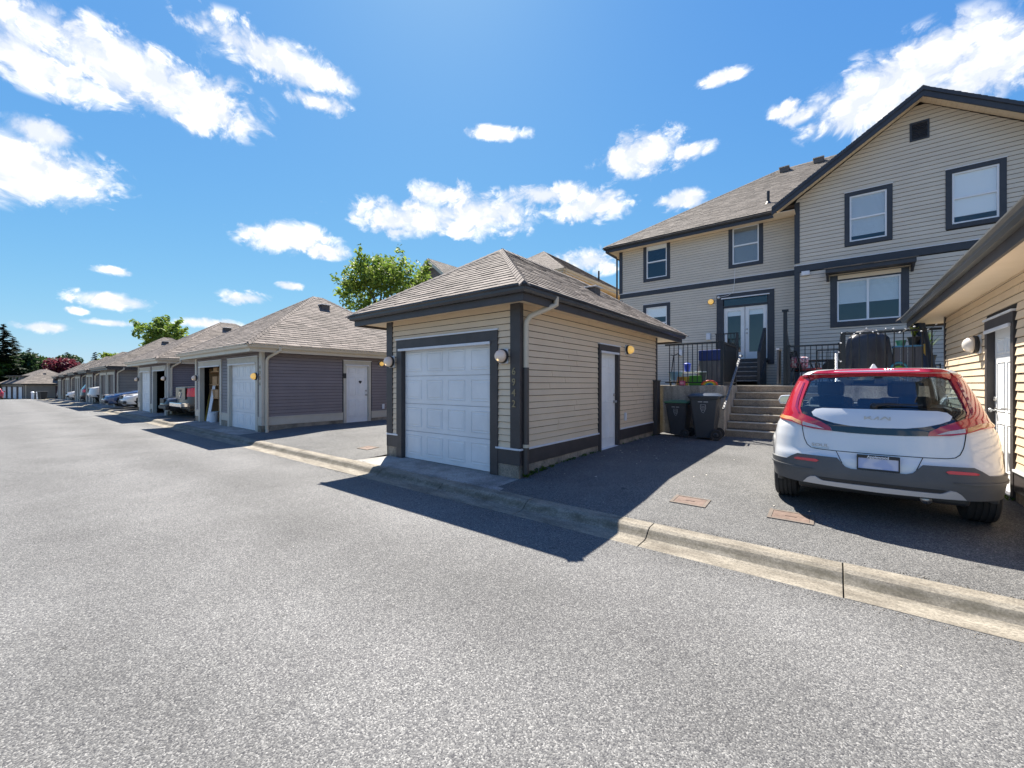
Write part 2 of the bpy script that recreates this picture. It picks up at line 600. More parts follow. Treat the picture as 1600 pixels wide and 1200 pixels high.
class MB:
    def __init__(s):
        s.v = []
        s.f = []
        s.m = []
        s.mi = 0
        s.M = None

    def add(s, vs, fs):
        o = len(s.v)
        if s.M is not None:
            vs = [s.M @ Vector(p) for p in vs]
        s.v.extend(tuple(p) for p in vs)
        s.f.extend(tuple(i + o for i in f) for f in fs)
        s.m.extend([s.mi] * len(fs))
        return s

    BF = [(0, 1, 2, 3), (7, 6, 5, 4), (0, 4, 5, 1), (1, 5, 6, 2), (2, 6, 7, 3), (3, 7, 4, 0)]

    def hexa(s, p8):
        return s.add(p8, MB.BF)

    def box(s, x0, x1, y0, y1, z0, z1):
        return s.hexa([(x0, y0, z0), (x1, y0, z0), (x1, y1, z0), (x0, y1, z0), (x0, y0, z1), (x1, y0, z1), (x1, y1, z1), (x0, y1, z1)])

    def pbox(s, pl, a0, a1, z0, z1, d0, d1):
        return s.hexa([pl(a0, z0, d0), pl(a1, z0, d0), pl(a1, z0, d1), pl(a0, z0, d1), pl(a0, z1, d0), pl(a1, z1, d0), pl(a1, z1, d1), pl(a0, z1, d1)])

    def pwedge(s, pl, a0, a1, b0, b1, z0, z1, db, dt, d0=-0.002):
        return s.hexa([pl(a0, z0, d0), pl(a1, z0, d0), pl(a1, z0, db), pl(a0, z0, db), pl(b0, z1, d0), pl(b1, z1, d0), pl(b1, z1, dt), pl(b0, z1, dt)])

    def frustum(s, pl, a0, a1, z0, z1, d0, d1, c):
        return s.hexa([pl(a0, z0, d0), pl(a1, z0, d0), pl(a1 - c, z0 + c, d1), pl(a0 + c, z0 + c, d1), pl(a0, z1, d0), pl(a1, z1, d0), pl(a1 - c, z1 - c, d1), pl(a0 + c, z1 - c, d1)])

    def bar(s, p, q, w, h, up=(0, 0, 1)):
        """square bar from p to q, w across, h along up"""
        p, q = Vector(p), Vector(q)
        d = (q - p).normalized()
        u = Vector(up)
        x = d.cross(u)
        if x.length < 1e-4:
            x = d.cross(Vector((1, 0, 0)))
        x.normalize()
        u = x.cross(d).normalized()
        r = []
        for c in (p, q):
            for (i, j) in ((-1, -1), (1, -1), (1, 1), (-1, 1)):
                r.append(c + x * (i * w / 2) + u * (j * h / 2))
        return s.hexa(r)

    def tube(s, pts, rad, n=8, caps=True):
        pts = [Vector(p) for p in pts]
        rs = rad if isinstance(rad, (list, tuple)) else [rad] * len(pts)
        vs, fs = [], []
        prev = None
        for i, p in enumerate(pts):
            d = (pts[min(i + 1, len(pts) - 1)] - pts[max(i - 1, 0)]).normalized()
            if prev is None:
                x = d.cross(Vector((0, 0, 1)))
                if x.length < 1e-3:
                    x = d.cross(Vector((1, 0, 0)))
            else:
                x = prev - d * prev.dot(d)
            x.normalize()
            prev = x
            y = d.cross(x)
            for k in range(n):
                a = 2 * PI * k / n
                vs.append(p + x * (math.cos(a) * rs[i]) + y * (math.sin(a) * rs[i]))
        for i in range(len(pts) - 1):
            for k in range(n):
                a, b = i * n + k, i * n + (k + 1) % n
                fs.append((a, b, b + n, a + n))
        if caps:
            fs.append(tuple(range(n - 1, -1, -1)))
            fs.append(tuple((len(pts) - 1) * n + k for k in range(n)))
        return s.add(vs, fs)

    def lathe(s, org, axis, prof, n=24, closed=False):
        """prof: list of (radius, distance along axis)"""
        o, a = Vector(org), Vector(axis).normalized()
        x = a.cross(Vector((0, 0, 1)))
        if x.length < 1e-3:
            x = Vector((1, 0, 0))
        x.normalize()
        y = a.cross(x)
        vs, fs = [], []
        for (r, d) in prof:
            r = max(r, 1e-4)
            for k in range(n):
                t = 2 * PI * k / n
                vs.append(o + a * d + x * (r * math.cos(t)) + y * (r * math.sin(t)))
        m = len(prof)
        for i in range(m if closed else m - 1):
            j = (i + 1) % m
            for k in range(n):
                l = (k + 1) % n
                fs.append((i * n + k, i * n + l, j * n + l, j * n + k))
        if not closed:
            fs.append(tuple(range(n - 1, -1, -1)))
            fs.append(tuple((m - 1) * n + k for k in range(n)))
        return s.add(vs, fs)

    def prism(s, poly, f):
        """poly: 2D points; f(p, side) -> 3D for side 0/1"""
        n = len(poly)
        vs = [f(p, 0) for p in poly] + [f(p, 1) for p in poly]
        fs = [tuple(range(n - 1, -1, -1)), tuple(range(n, 2 * n))]
        for i in range(n):
            j = (i + 1) % n
            fs.append((i, j, j + n, i + n))
        return s.add(vs, fs)

    def sweep_rect(s, x0, x1, y0, y1, prof):
        """closed profile (outward d, z) swept round a rectangle with mitred corners"""
        cs = [(x0, y0, -1, -1), (x1, y0, 1, -1), (x1, y1, 1, 1), (x0, y1, -1, 1)]
        n = len(prof)
        vs = [(x + d * sx, y + d * sy, z) for (x, y, sx, sy) in cs for (d, z) in prof]
        fs = []
        for i in range(4):
            j = (i + 1) % 4
            for k in range(n):
                l = (k + 1) % n
                fs.append((i * n + k, i * n + l, j * n + l, j * n + k))
        return s.add(vs, fs)

    def build(s, name, mats, parent=None, smooth=False, bev=0.0, kind=None, recalc=True, label=None, sharp=None):
        me = bpy.data.meshes.new(name)
        vs = s.v
        if parent is not None:
            inv = WM[parent.name].inverted()
            if inv != I4:
                vs = [inv @ Vector(p) for p in vs]
        me.from_pydata([tuple(p) for p in vs], [], s.f)
        if not isinstance(mats, (list, tuple)):
            mats = [mats]
        for m in mats:
            me.materials.append(m)
        if len(mats) > 1:
            me.polygons.foreach_set('material_index', s.m)
        if recalc:
            bm = bmesh.new()
            bm.from_mesh(me)
            bmesh.ops.recalc_face_normals(bm, faces=bm.faces)
            bm.to_mesh(me)
            bm.free()
        if smooth:
            me.polygons.foreach_set('use_smooth', [True] * len(me.polygons))
            if sharp is not None:
                me.set_sharp_from_angle(angle=R(sharp))
        me.update()
        o = bpy.data.objects.new(name, me)
        COL.objects.link(o)
        if parent is not None:
            o.parent = parent
            WM[o.name] = WM[parent.name]
        else:
            WM[o.name] = I4
        if bev:
            b = o.modifiers.new('edge', 'BEVEL')
            b.width = bev
            b.segments = 2
            b.limit_method = 'ANGLE'
            b.angle_limit = R(40)
        if kind:
            o['kind'] = kind
        if label:
            o['label'] = label
        return o


def text_part(txt, name, mat_, parent, M, size, depth=0.004, bold=0.0, label=None):
    c = bpy.data.curves.new('t', 'FONT')
    c.body = txt
    c.size = size
    c.extrude = depth
    c.offset = bold
    c.align_x = 'CENTER'
    c.align_y = 'CENTER'
    c.resolution_u = 4
    to = bpy.data.objects.new('t', c)
    COL.objects.link(to)
    dg = bpy.context.evaluated_depsgraph_get()
    me = bpy.data.meshes.new_from_object(to.evaluated_get(dg))
    bpy.data.objects.remove(to)
    mb = MB()
    mb.M = M
    mb.add([v.co.copy() for v in me.vertices], [tuple(p.vertices) for p in me.polygons])
    bpy.data.meshes.remove(me)
    return mb.build(name, mat_, parent, recalc=False, label=label)


def pl(face, c):
    return {'-Y': lambda a, z, d: (a, c - d, z), '+Y': lambda a, z, d: (a, c + d, z),
            '+X': lambda a, z, d: (c + d, a, z), '-X': lambda a, z, d: (c - d, a, z)}[face]


def plM(face, c):
    """matrix for text on that wall: local x along reading direction, y up, z outward"""
    if face == '-Y':
        X, Z = Vector((1, 0, 0)), Vector((0, -1, 0))
    elif face == '+X':
        X, Z = Vector((0, 1, 0)), Vector((1, 0, 0))
    elif face == '-X':
        X, Z = Vector((0, -1, 0)), Vector((-1, 0, 0))
    else:
        X, Z = Vector((-1, 0, 0)), Vector((0, 1, 0))
    Y = Vector((0, 0, 1))
    m = Matrix((X, Y, Z)).transposed().to_4x4()
    return m


def wall_cells(mb, P, a0, a1, z0, z1, holes, d0, d1):
    """wall slab with rectangular openings (cut a little wide; jambs and trim close them)"""
    holes = [(q_[0] - 0.012, q_[1] + 0.012, q_[2] - 0.012, q_[3] + 0.012) for q_ in holes]
    ab = sorted({a0, a1, *[h[0] for h in holes], *[h[1] for h in holes]})
    ab = [a for a in ab if a0 <= a <= a1]
    for p, q in zip(ab, ab[1:]):
        mid = (p + q) / 2
        hs = sorted([(max(h[2], z0), min(h[3], z1)) for h in holes if h[0] < mid < h[1]])
        z = z0
        for (b, t) in hs:
            if b > z:
                mb.pbox(P, p, q, z, b, d0, d1)
            z = max(z, t)
        if z < z1:
            mb.pbox(P, p, q, z, z1, d0, d1)


def siding_rows(P, lo, hi, z0, z1, step, holes, emit, proud=0.019, lip=0.004):
    """lapped boards; lo(z)/hi(z) give the ends; emit(make) receives a function that adds one board to an MB"""
    z = z0
    while z < z1 - 0.01:
        zt = min(z + step, z1)
        zm = (z + zt) / 2
        iv = [(lo(zm), hi(zm))]
        for h in holes:
            if h[2] < zm < h[3]:
                nv = []
                for (a, b) in iv:
                    if h[0] > a:
                        nv.append((a, min(b, h[0])))
                    if h[1] < b:
                        nv.append((max(a, h[1]), b))
                iv = [q for q in nv if q[1] - q[0] > 0.01]
        for (a, b) in iv:
            b0 = lo(z) if abs(a - lo(zm)) < 1e-6 else a
            b1 = hi(z) if abs(b - hi(zm)) < 1e-6 else b
            t0 = lo(zt) if abs(a - lo(zm)) < 1e-6 else a
            t1 = hi(zt) if abs(b - hi(zm)) < 1e-6 else b
            if b1 - b0 < 0.005 or t1 - t0 < 0.002:
                continue
            emit((P, b0, b1, t0, t1, z + (0.009 if step < 0.11 else 0.012), zt, proud, lip))  # slot under each board bares the black core as a painted shadow line
        z += step


def siding_joined(name, m, parent, P, lo, hi, z0, z1, step, holes):
    mb = MB()
    f0 = lo if callable(lo) else (lambda z: lo)
    f1 = hi if callable(hi) else (lambda z: hi)
    siding_rows(P, f0, f1, z0, z1, step, holes, lambda a: mb.pwedge(*a))
    return mb.build(name, m, parent, kind='stuff')


def siding_boards(m, parent, P, a0, a1, z0, z1, step, holes):
    rb = random.Random(int(abs(a0 * 100)) + int(z0 * 10))

    def em(a):
        (P_, b0, b1, t0, t1, zb, zt, db, dt) = a
        j = rb.uniform(-0.0025, 0.0025)
        k = rb.uniform(-0.0012, 0.0012)
        cut = rb.uniform(0.3, 0.7) if (b1 - b0 > 1.9 and rb.random() < 0.75) else None
        if cut is None:
            MB().pwedge(P_, b0, b1, t0, t1, zb + k, zt + k, db + j, dt).build('siding_board', m, parent)
        else:
            c = b0 + (b1 - b0) * cut
            MB().pwedge(P_, b0, c, t0, c, zb + k, zt + k, db + j, dt).build('siding_board', m, parent)
            MB().pwedge(P_, c - 0.03, b1, c - 0.03, t1, zb - k, zt - k, db + j + 0.0035, dt + 0.003).build('siding_board', m, parent)
    siding_rows(P, lambda z: a0, lambda z: a1, z0, z1, step, holes, em)


# ---- roofs
def clip(poly, a, b):
    """keep the part of a 2D polygon left of a->b"""
    out = []
    ex, ey = b[0] - a[0], b[1] - a[1]

    def sd(p):
        return ex * (p[1] - a[1]) - ey * (p[0] - a[0])
    n = len(poly)
    for i in range(n):
        p, q = poly[i], poly[(i + 1) % n]
        sp, sq = sd(p), sd(q)
        if sp >= 0:
            out.append(p)
        if (sp > 0 and sq < 0) or (sp < 0 and sq > 0):
            t = sp / (sp - sq)
            out.append((p[0] + (q[0] - p[0]) * t, p[1] + (q[1] - p[1]) * t))
    return out


def shingle_slope(mb, poly3, exposure=0.14, tab=0.31, rnd=None, th=0.012):
    """cover one convex slope (first edge = eave, anticlockwise from above) with lapped tabs"""
    rnd = rnd or random
    P = [Vector(p) for p in poly3]
    U = (P[1] - P[0]).normalized()
    Nn = U.cross(P[-1] - P[0]).normalized()
    V = Nn.cross(U)
    q = [((p - P[0]).dot(U), (p - P[0]).dot(V)) for p in P]
    umin, umax = min(a for a, b in q), max(a for a, b in q)
    vmax = max(b for a, b in q)
    row = 0
    v = 0.0
    while v < vmax - 0.01:
        u = umin - tab * rnd.random()
        while u < umax:
            w = tab * (0.75 + 0.5 * rnd.random())
            t = [(u + 0.003, v - 0.012 * rnd.random()), (u + w - 0.003, v - 0.012 * rnd.random()), (u + w - 0.003, v + exposure + 0.01), (u + 0.003, v + exposure + 0.01)]
            u += w
            for i in range(len(q)):
                if len(t) < 3:
                    break
                a, b = q[i], q[(i + 1) % len(q)]
                if i == 0:
                    a, b = (a[0], a[1] - 0.03), (b[0], b[1] - 0.03)
                t = clip(t, a, b)
            if len(t) < 3:
                continue
            h0 = th * (0.8 + 0.6 * rnd.random())

            def hh(p):
                return 0.003 + h0 * max(0.0, 1 - (p[1] - v) / (exposure + 0.01))
            top = [P[0] + U * p[0] + V * p[1] + Nn * hh(p) for p in t]
            bot = [P[0] + U * p[0] + V * p[1] - Nn * 0.004 for p in t]
            n = len(t)
            fs = [tuple(range(n))] + [(i, i + n, (i + 1) % n + n, (i + 1) % n) for i in range(n)]
            mb.add(top + bot, fs)
        v += exposure
        row += 1


def cap_run(a, b, na, nb, emit, step=0.17, w=0.13, th=0.016):
    """folded cap shingles along a hip or ridge from a (low) to b; na/nb: slope directions away from the line"""
    a, b = Vector(a), Vector(b)
    L = (b - a).length
    d = (b - a).normalized()
    n = max(1, int(L / step))
    na, nb = Vector(na), Vector(nb)
    up = Vector((0, 0, 1))
    for i in range(n):
        p = a + d * (i * L / n - 0.015)
        q = a + d * ((i + 1) * L / n + 0.03)
        h0, h1 = 0.024 + th * 0.5, 0.02
        vs = []
        for (c, h) in ((p, h0), (q, h1)):
            vs += [c + na * w + up * (h - 0.004), c + up * (h + 0.012), c + nb * w + up * (h - 0.004),
                   c + na * w + up * (h - 0.026), c + up * (h - 0.03), c + nb * w + up * (h - 0.026)]
        fs = [(0, 1, 7, 6), (1, 2, 8, 7), (0, 3, 4, 1), (1, 4, 5, 2), (6, 7, 10, 9), (7, 8, 11, 10), (0, 6, 9, 3), (2, 5, 11, 8), (3, 9, 10, 4), (4, 10, 11, 5)]
        emit(vs, fs)


def hip_roof(root, ex, ez, pitch, m_sh, m_fas, m_gut, m_sof, wall, gutter=True, single_caps=False, seed=1, fas_h=0.19, exposure=0.14, tab=0.31, vents=()):
    """ex = outer gutter rectangle; ez = top of the gutter"""
    rnd = random.Random(seed)
    x0, x1, y0, y1 = ex
    g = 0.105
    fx0, fx1, fy0, fy1 = x0 + g, x1 - g, y0 + g, y1 - g           # fascia face
    o = 0.05
    sx0, sx1, sy0, sy1 = fx0 - o, fx1 + o, fy0 - o, fy1 + o       # shingle edge
    hx, hy = (sx1 - sx0) / 2, (sy1 - sy0) / 2
    zb = ez + 0.01
    h = min(hx, hy)
    cx, cy = (sx0 + sx1) / 2, (sy0 + sy1) / 2
    if hx <= hy:
        r0, r1 = (cx, sy0 + h, zb + h * pitch), (cx, sy1 - h, zb + h * pitch)
    else:
        r0, r1 = (sx0 + h, cy, zb + h * pitch), (sx1 - h, cy, zb + h * pitch)
    A, B, C, D = (sx0, sy0, zb), (sx1, sy0, zb), (sx1, sy1, zb), (sx0, sy1, zb)
    if hx <= hy:
        slopes = [[A, B, r0], [B, C, r1, r0], [C, D, r1], [D, A, r0, r1]]
        hips = [(A, r0), (B, r0), (C, r1), (D, r1)]
    else:
        slopes = [[A, B, r1, r0], [B, C, r1], [C, D, r0, r1], [D, A, r0]]
        hips = [(A, r0), (B, r1), (C, r1), (D, r0)]
    deck = MB()
    dz = 0.02
    vs = [(p[0], p[1], p[2] - dz) for p in (A, B, C, D, r0, r1)] + [(p[0], p[1], p[2] - dz - 0.03) for p in (A, B, C, D)]
    if hx <= hy:
        fs = [(0, 1, 4), (1, 2, 5, 4), (2, 3, 5), (3, 0, 4, 5)]
    else:
        fs = [(0, 1, 5, 4), (1, 2, 5), (2, 3, 4, 5), (3, 0, 4)]
    fs += [(0, 6, 7, 1), (1, 7, 8, 2), (2, 8, 9, 3), (3, 9, 6, 0), (6, 9, 8, 7)]
    roof = deck.add(vs, fs).build('roof', m_sh, root)
    sh = MB()
    for s in slopes:
        if len(s) == 4 and (Vector(s[2]) - Vector(s[3])).length < 1e-4:
            s = s[:3]
        shingle_slope(sh, s, exposure, tab, rnd)
    sh.build('shingles', m_sh, roof, kind='stuff', recalc=False)
    # hip and ridge caps
    sl = 1 / math.sqrt(1 + pitch * pitch)
    dirs = {'S': (0, -sl, -sl * pitch), 'N': (0, sl, -sl * pitch), 'E': (sl, 0, -sl * pitch), 'W': (-sl, 0, -sl * pitch)}
    runs = []
    for (c, r) in hips:
        ns = dirs['S'] if c[1] < r[1] else dirs['N']
        ew = dirs['W'] if c[0] < r[0] else dirs['E']
        runs.append((c, r, ns, ew, c in (A, B)))
    if (Vector(r0) - Vector(r1)).length > 0.1:
        runs.append((r0, r1, dirs['W'], dirs['E'], True) if hx <= hy else (r0, r1, dirs['N'], dirs['S'], True))
    rest = MB()
    for (a, b, n1, n2, near) in runs:
        if single_caps and near:
            cap_run(a, b, n1, n2, lambda v, f: MB().add(v, f).build('ridge_cap_shingle', m_sh, roof))
        else:
            cap_run(a, b, n1, n2, lambda v, f: rest.add(v, f))
    if rest.f:
        rest.build('ridge_cap_shingles', m_sh, roof, kind='stuff')
    # fascia, gutter, soffit
    zt = ez - 0.03
    MB().sweep_rect(fx0, fx1, fy0, fy1, [(-0.03, zt - fas_h), (-0.002, zt - fas_h), (-0.002, zt), (-0.03, zt)]).build('fascia_board', m_fas, root)
    if gutter:
        MB().sweep_rect(fx0, fx1, fy0, fy1, [(0.0, ez - 0.11), (0.055, ez - 0.11), (0.075, ez - 0.075), (0.078, ez - 0.04), (g, ez - 0.018), (g, ez), (g - 0.012, ez), (g - 0.014, ez - 0.02), (0.06, ez - 0.045), (0.05, ez - 0.09), (0.012, ez - 0.095), (0.012, ez - 0.02), (0.0, ez - 0.02)]).build('gutter', m_gut, root)
    zs = zt - fas_h + 0.05
    wx0, wx1, wy0, wy1 = wall
    so = MB()
    so.box(fx0 - 0.0 + 0.031, fx1 - 0.031, fy0 + 0.031, wy0, zs, zs + 0.015)
    so.box(fx0 + 0.031, fx1 - 0.031, wy1, fy1 - 0.031, zs, zs + 0.015)
    so.box(fx0 + 0.031, wx0, wy0, wy1, zs, zs + 0.015)
    so.box(wx1, fx1 - 0.031, wy0, wy1, zs, zs + 0.015)
    # fine panel lines
    sof = so.build('soffit', m_sof, root)
    for (vx, vy) in vents:
        # box vent sitting on whichever slope is under it
        h_ = min(vx - sx0, sx1 - vx, vy - sy0, sy1 - vy)
        z = zb + h_ * pitch
        w_ = MB()
        w_.box(vx - 0.15, vx + 0.15, vy - 0.15, vy + 0.15, z - 0.10, z + 0.07)
        v = w_.build('roof_vent', mat('vent_brown', (0.10, 0.085, 0.075), 0.6), roof, bev=0.02)
        MB().box(vx - 0.2, vx + 0.2, vy - 0.2, vy + 0.2, z + 0.071, z + 0.105).build('roof_vent_cap', mat('vent_grey', (0.55, 0.54, 0.52), 0.4), roof, bev=0.012)
    return roof, zs


def entry_door(root, P, a0, a1, z0, z1, knob_side, m=None, d=-0.045, label=None):
    """slab door with six raised panels; P maps (a,z,d); the slab face lies at depth d"""
    m = m or WHITE
    s = MB().pbox(P, a0, a1, z0 + 0.012, z1, d - 0.04, d).build('entry_door', m, root, bev=0.004, label=label)
    w = a1 - a0
    cols = [(a0 + 0.13 * w, a0 + 0.45 * w), (a0 + 0.55 * w, a0 + 0.87 * w)]
    H = z1 - z0
    for (b, t) in ((0.10, 0.40), (0.47, 0.79), (0.84, 0.94)):
        for (p, q) in cols:
            mb = MB()
            f = 0.018
            for (aa, bb, cc, dd) in ((p, q, z0 + b * H, z0 + b * H + f), (p, q, z0 + t * H - f, z0 + t * H), (p, p + f, z0 + b * H + f, z0 + t * H - f), (q - f, q, z0 + b * H + f, z0 + t * H - f)):
                mb.frustum(P, aa, bb, cc, dd, d - 0.001, d + 0.009, 0.006)
            mb.frustum(P, p + 0.04, q - 0.04, z0 + b * H + 0.04, z0 + t * H - 0.04, d - 0.001, d + 0.007, 0.015)
            mb.build('door_panel', m, s)
    ka = a0 + 0.065 if knob_side < 0 else a1 - 0.065
    nrm = Vector(P(0, 0, 1)) - Vector(P(0, 0, 0))
    for zz in (0.97, 1.12):
        o = Vector(P(ka, z0 + zz, d))
        if zz < 1:
            pr = [(0.033, 0), (0.033, 0.008), (0.012, 0.012), (0.012, 0.035), (0.028, 0.045), (0.03, 0.06), (0.02, 0.072), (0.0, 0.074)]
        else:
            pr = [(0.032, 0), (0.032, 0.02), (0.02, 0.026), (0.0, 0.027)]
        MB().lathe(o, nrm, pr, 16).build('door_knob' if zz < 1 else 'deadbolt', METAL, s, smooth=True, sharp=40)
    return s


def garage_door(root, P, a0, a1, z0, z1, d=-0.11, rows=4, cols=4, m=None, panels=True):
    m = m or WHITE
    h = (z1 - z0) / rows
    mb = MB()
    for r in range(rows):
        mb.pbox(P, a0, a1, z0 + r * h + (0.003 if r else 0.0), z0 + (r + 1) * h - 0.003, d - 0.04, d)
    mb.pbox(P, a0, a1, z0 + 0.002, z1 - 0.002, d - 0.05, d - 0.041)
    s = mb.build('garage_door', m, root, bev=0.003)
    if not panels:
        return s
    w = (a1 - a0) / cols
    for r in range(rows):
        for c in range(cols):
            p, q = a0 + c * w + 0.07, a0 + (c + 1) * w - 0.07
            b, t = z0 + r * h + 0.085, z0 + (r + 1) * h - 0.075
            k = MB()
            f = 0.016
            for (aa, bb, cc, dd) in ((p, q, b, b + f), (p, q, t - f, t), (p, p + f, b + f, t - f), (q - f, q, b + f, t - f)):
                k.frustum(P, aa, bb, cc, dd, d - 0.001, d + 0.010, 0.006)
            k.frustum(P, p + 0.035, q - 0.035, b + 0.035, t - 0.035, d - 0.001, d + 0.008, 0.014)
            k.build('door_panel', m, s)
    return s


def wall_lamp(root, P, a, z, lit=False, size=1.0, d=0.02):
    n = (Vector(P(0, 0, 1)) - Vector(P(0, 0, 0)))
    o = Vector(P(a, z, d))
    pb = MB().pbox(P, a - 0.085 * size, a + 0.085 * size, z - 0.115 * size, z + 0.115 * size, d - 0.01, d + 0.012)
    b = pb.build('wall_lamp', FLASH, root, bev=0.004)
    MB().lathe(o + n * 0.012, n, [(0.10 * size, 0), (0.112 * size, 0.012), (0.112 * size, 0.04), (0.098 * size, 0.048)], 24).build('lamp_collar', BLACKPL, b, smooth=True, sharp=35)
    MB().lathe(o + n * 0.058, n, [(0.098 * size, 0), (0.098 * size, 0.025), (0.088 * size, 0.06), (0.062 * size, 0.092), (0.03 * size, 0.108), (0, 0.112)], 24).build('lamp_dome', LAMP_Y if lit else LAMP_G, b, smooth=True)
    if not lit:
        MB().lathe(Vector(P(a, z - 0.045 * size, d + 0.128)), n, [(0.026, 0), (0.03, 0.012), (0.018, 0.026), (0.0, 0.03)], 14).build('lamp_bulb', BULB, b, smooth=True)
    return b


def opening_trim(root, P, a0, a1, z0, z1, w, m, head=None, proud=0.035, sill=False, flash=True, back=-0.13, jamb=True):
    """boards round an opening (a0..a1, z0..z1 = clear opening)"""
    head = head or w
    MB().pbox(P, a0 - w, a0, z0, z1, back if jamb else 0.0, proud).build('door_trim', m, root, bev=0.004)
    MB().pbox(P, a1, a1 + w, z0, z1, back if jamb else 0.0, proud).build('door_trim', m, root, bev=0.004)
    MB().pbox(P, a0 - w, a1 + w, z1, z1 + head, back if jamb else 0.0, proud + 0.003).build('door_trim', m, root, bev=0.004)
    if flash:
        MB().pbox(P, a0 - w - 0.01, a1 + w + 0.01, z1 + head, z1 + head + 0.025, -0.002, proud + 0.02).build('head_flashing', FLASH, root, bev=0.003)
        MB().pbox(P, a0 - 0.5 * w, a1 + 0.1 * w, z1 - 0.045, z1 + 0.0, proud + 0.004, proud + 0.03).build('drip_cap', FLASH, root, bev=0.006)


def downpipe(root, P, a, ztop, zmid, zbot, off_a, over, m_top, m_bot=None):
    """gutter outlet at distance `over`, elbow back to the wall, then straight down"""
    p0 = Vector(P(a, ztop, over))
    p1 = Vector(P(a, ztop - 0.12, over))
    p2 = Vector(P(a - off_a, ztop - 0.34, 0.075))
    p3 = Vector(P(a - off_a, ztop - 0.45, 0.06))
    p4 = Vector(P(a - off_a, zmid, 0.06))
    pp = [p0, p1, p1.lerp(p2, 0.12), p1.lerp(p2, 0.88), p2.lerp(p3, 0.6), p3, p4]
    MB().tube(pp, 0.043, 10).build('downpipe', m_top, root, smooth=True, sharp=50)
    MB().tube([p4 + Vector((0, 0, 0.02)), Vector(P(a - off_a, zbot, 0.06))], 0.049, 10).build('downpipe', m_bot or m_top, root, smooth=True, sharp=50)

# ================================================================== the setting: ground, lane, kerb, driveways


def gzc(x):
    return gz(max(x, -125.0))


def sheet(name, xs, ys, zf, m, kind='structure', parent=None):
    vs = [(x, y, zf(x, y)) for x in xs for y in ys]
    n = len(ys)
    fs = [(i * n + j, (i + 1) * n + j, (i + 1) * n + j + 1, i * n + j + 1) for i in range(len(xs) - 1) for j in range(n - 1)]
    mb = MB().add(vs, fs)
    o = mb.build(name, m, parent, recalc=False, smooth=True)
    if kind:
        o['kind'] = kind
    return o


XB = [-130, -120, -110, -100, -90, -80, -70, -60, -50, -40, -32, -26, -20]
sheet('ground', [-1500, -300] + XB + [20, 60, 300, 1500], [-1500, -300, -60, -14, 4, 14, 60, 300, 1500], lambda x, y: gzc(x) - 0.05, GRASS_M)
sheet('road', XB + [-10, 0, 10, 25], [-16, -8, -3, 0, 2, 3.0, 3.815], lambda x, y: gzc(x) + 0.0, A_ROAD)

KP = [(3.81, 0.003), (3.99, 0.006), (4.035, 0.016), (4.07, 0.045), (4.105, 0.078), (4.145, 0.096), (4.275, 0.102), (4.275, -0.12), (3.81, -0.12)]
kerb = MB()
for i in range(len(XB) - 3):
    a, b = XB[i + 3], (XB[i + 4] if i + 4 < len(XB) else 12)
    za, zb_ = gzc(a) - 0.03, gzc(b) - 0.03
    kerb.hexa([(a, 3.83, za - 0.1), (b, 3.83, zb_ - 0.1), (b, 4.25, zb_ - 0.1), (a, 4.25, za - 0.1), (a, 3.83, za), (b, 3.83, zb_), (b, 4.25, zb_), (a, 4.25, za)])
kerb = kerb.build('kerb', mat('kerb_joint_dirt', (0.06, 0.055, 0.045), 0.95), kind='structure')
seg0 = None
x = 7.71
rk = random.Random(5)
while x > -76:
    L_ = 1.522
    z = gzc(x - 0.75)
    if seg0 is None:
        mb = MB()
        mb.prism(KP, lambda p, s: (L_ * s, p[0], p[1]))
        seg0 = mb.build('kerb_segment', C_KERB, kerb, bev=0.004)
        s = seg0
    else:
        s = seg0.copy()
        COL.objects.link(s)
        s.parent = kerb
    s.location = (x - 1.53, rk.uniform(-0.004, 0.004), z + rk.uniform(-0.003, 0.003))
    x -= 1.53


def drive_z(x, y):
    pts = [(4.27, 0.098), (5.0, 0.125), (6.0, 0.19), (8.0, 0.205), (12.0, 0.215), (15, 0.22)]
    for (a, b), (c, d) in zip(pts, pts[1:]):
        if y <= c:
            return b + (d - b) * max(0, y - a) / (c - a) + gzc(x)
    return pts[-1][1] + gzc(x)


YS = [4.272, 4.6, 5.0, 5.5, 6.0, 7.0, 8.0, 10.0, 12.3]
for (a, b) in ((-3.72, 1.68), (-13.32, -7.13), (-23.72, -19.68), (-36.4, -29.75), (-45.6, -42.6), (-53.0, -49.7), (-61.0, -57.0), (-69.0, -65.0), (5.05, 12.0)):
    sheet('driveway', [a + 0.0, (a + b) / 2, b], YS, drive_z, A_DRIVE)
sheet('yard', XB + [-14, -8.2], [12.3, 16, 30, 60], lambda x, y: gzc(x) + 0.2, GRASS_M)
sheet('back_lot', XB[4:] + [-8.2], [11.0, 12.31], lambda x, y: gzc(x) + 0.19, A_DRIVE)

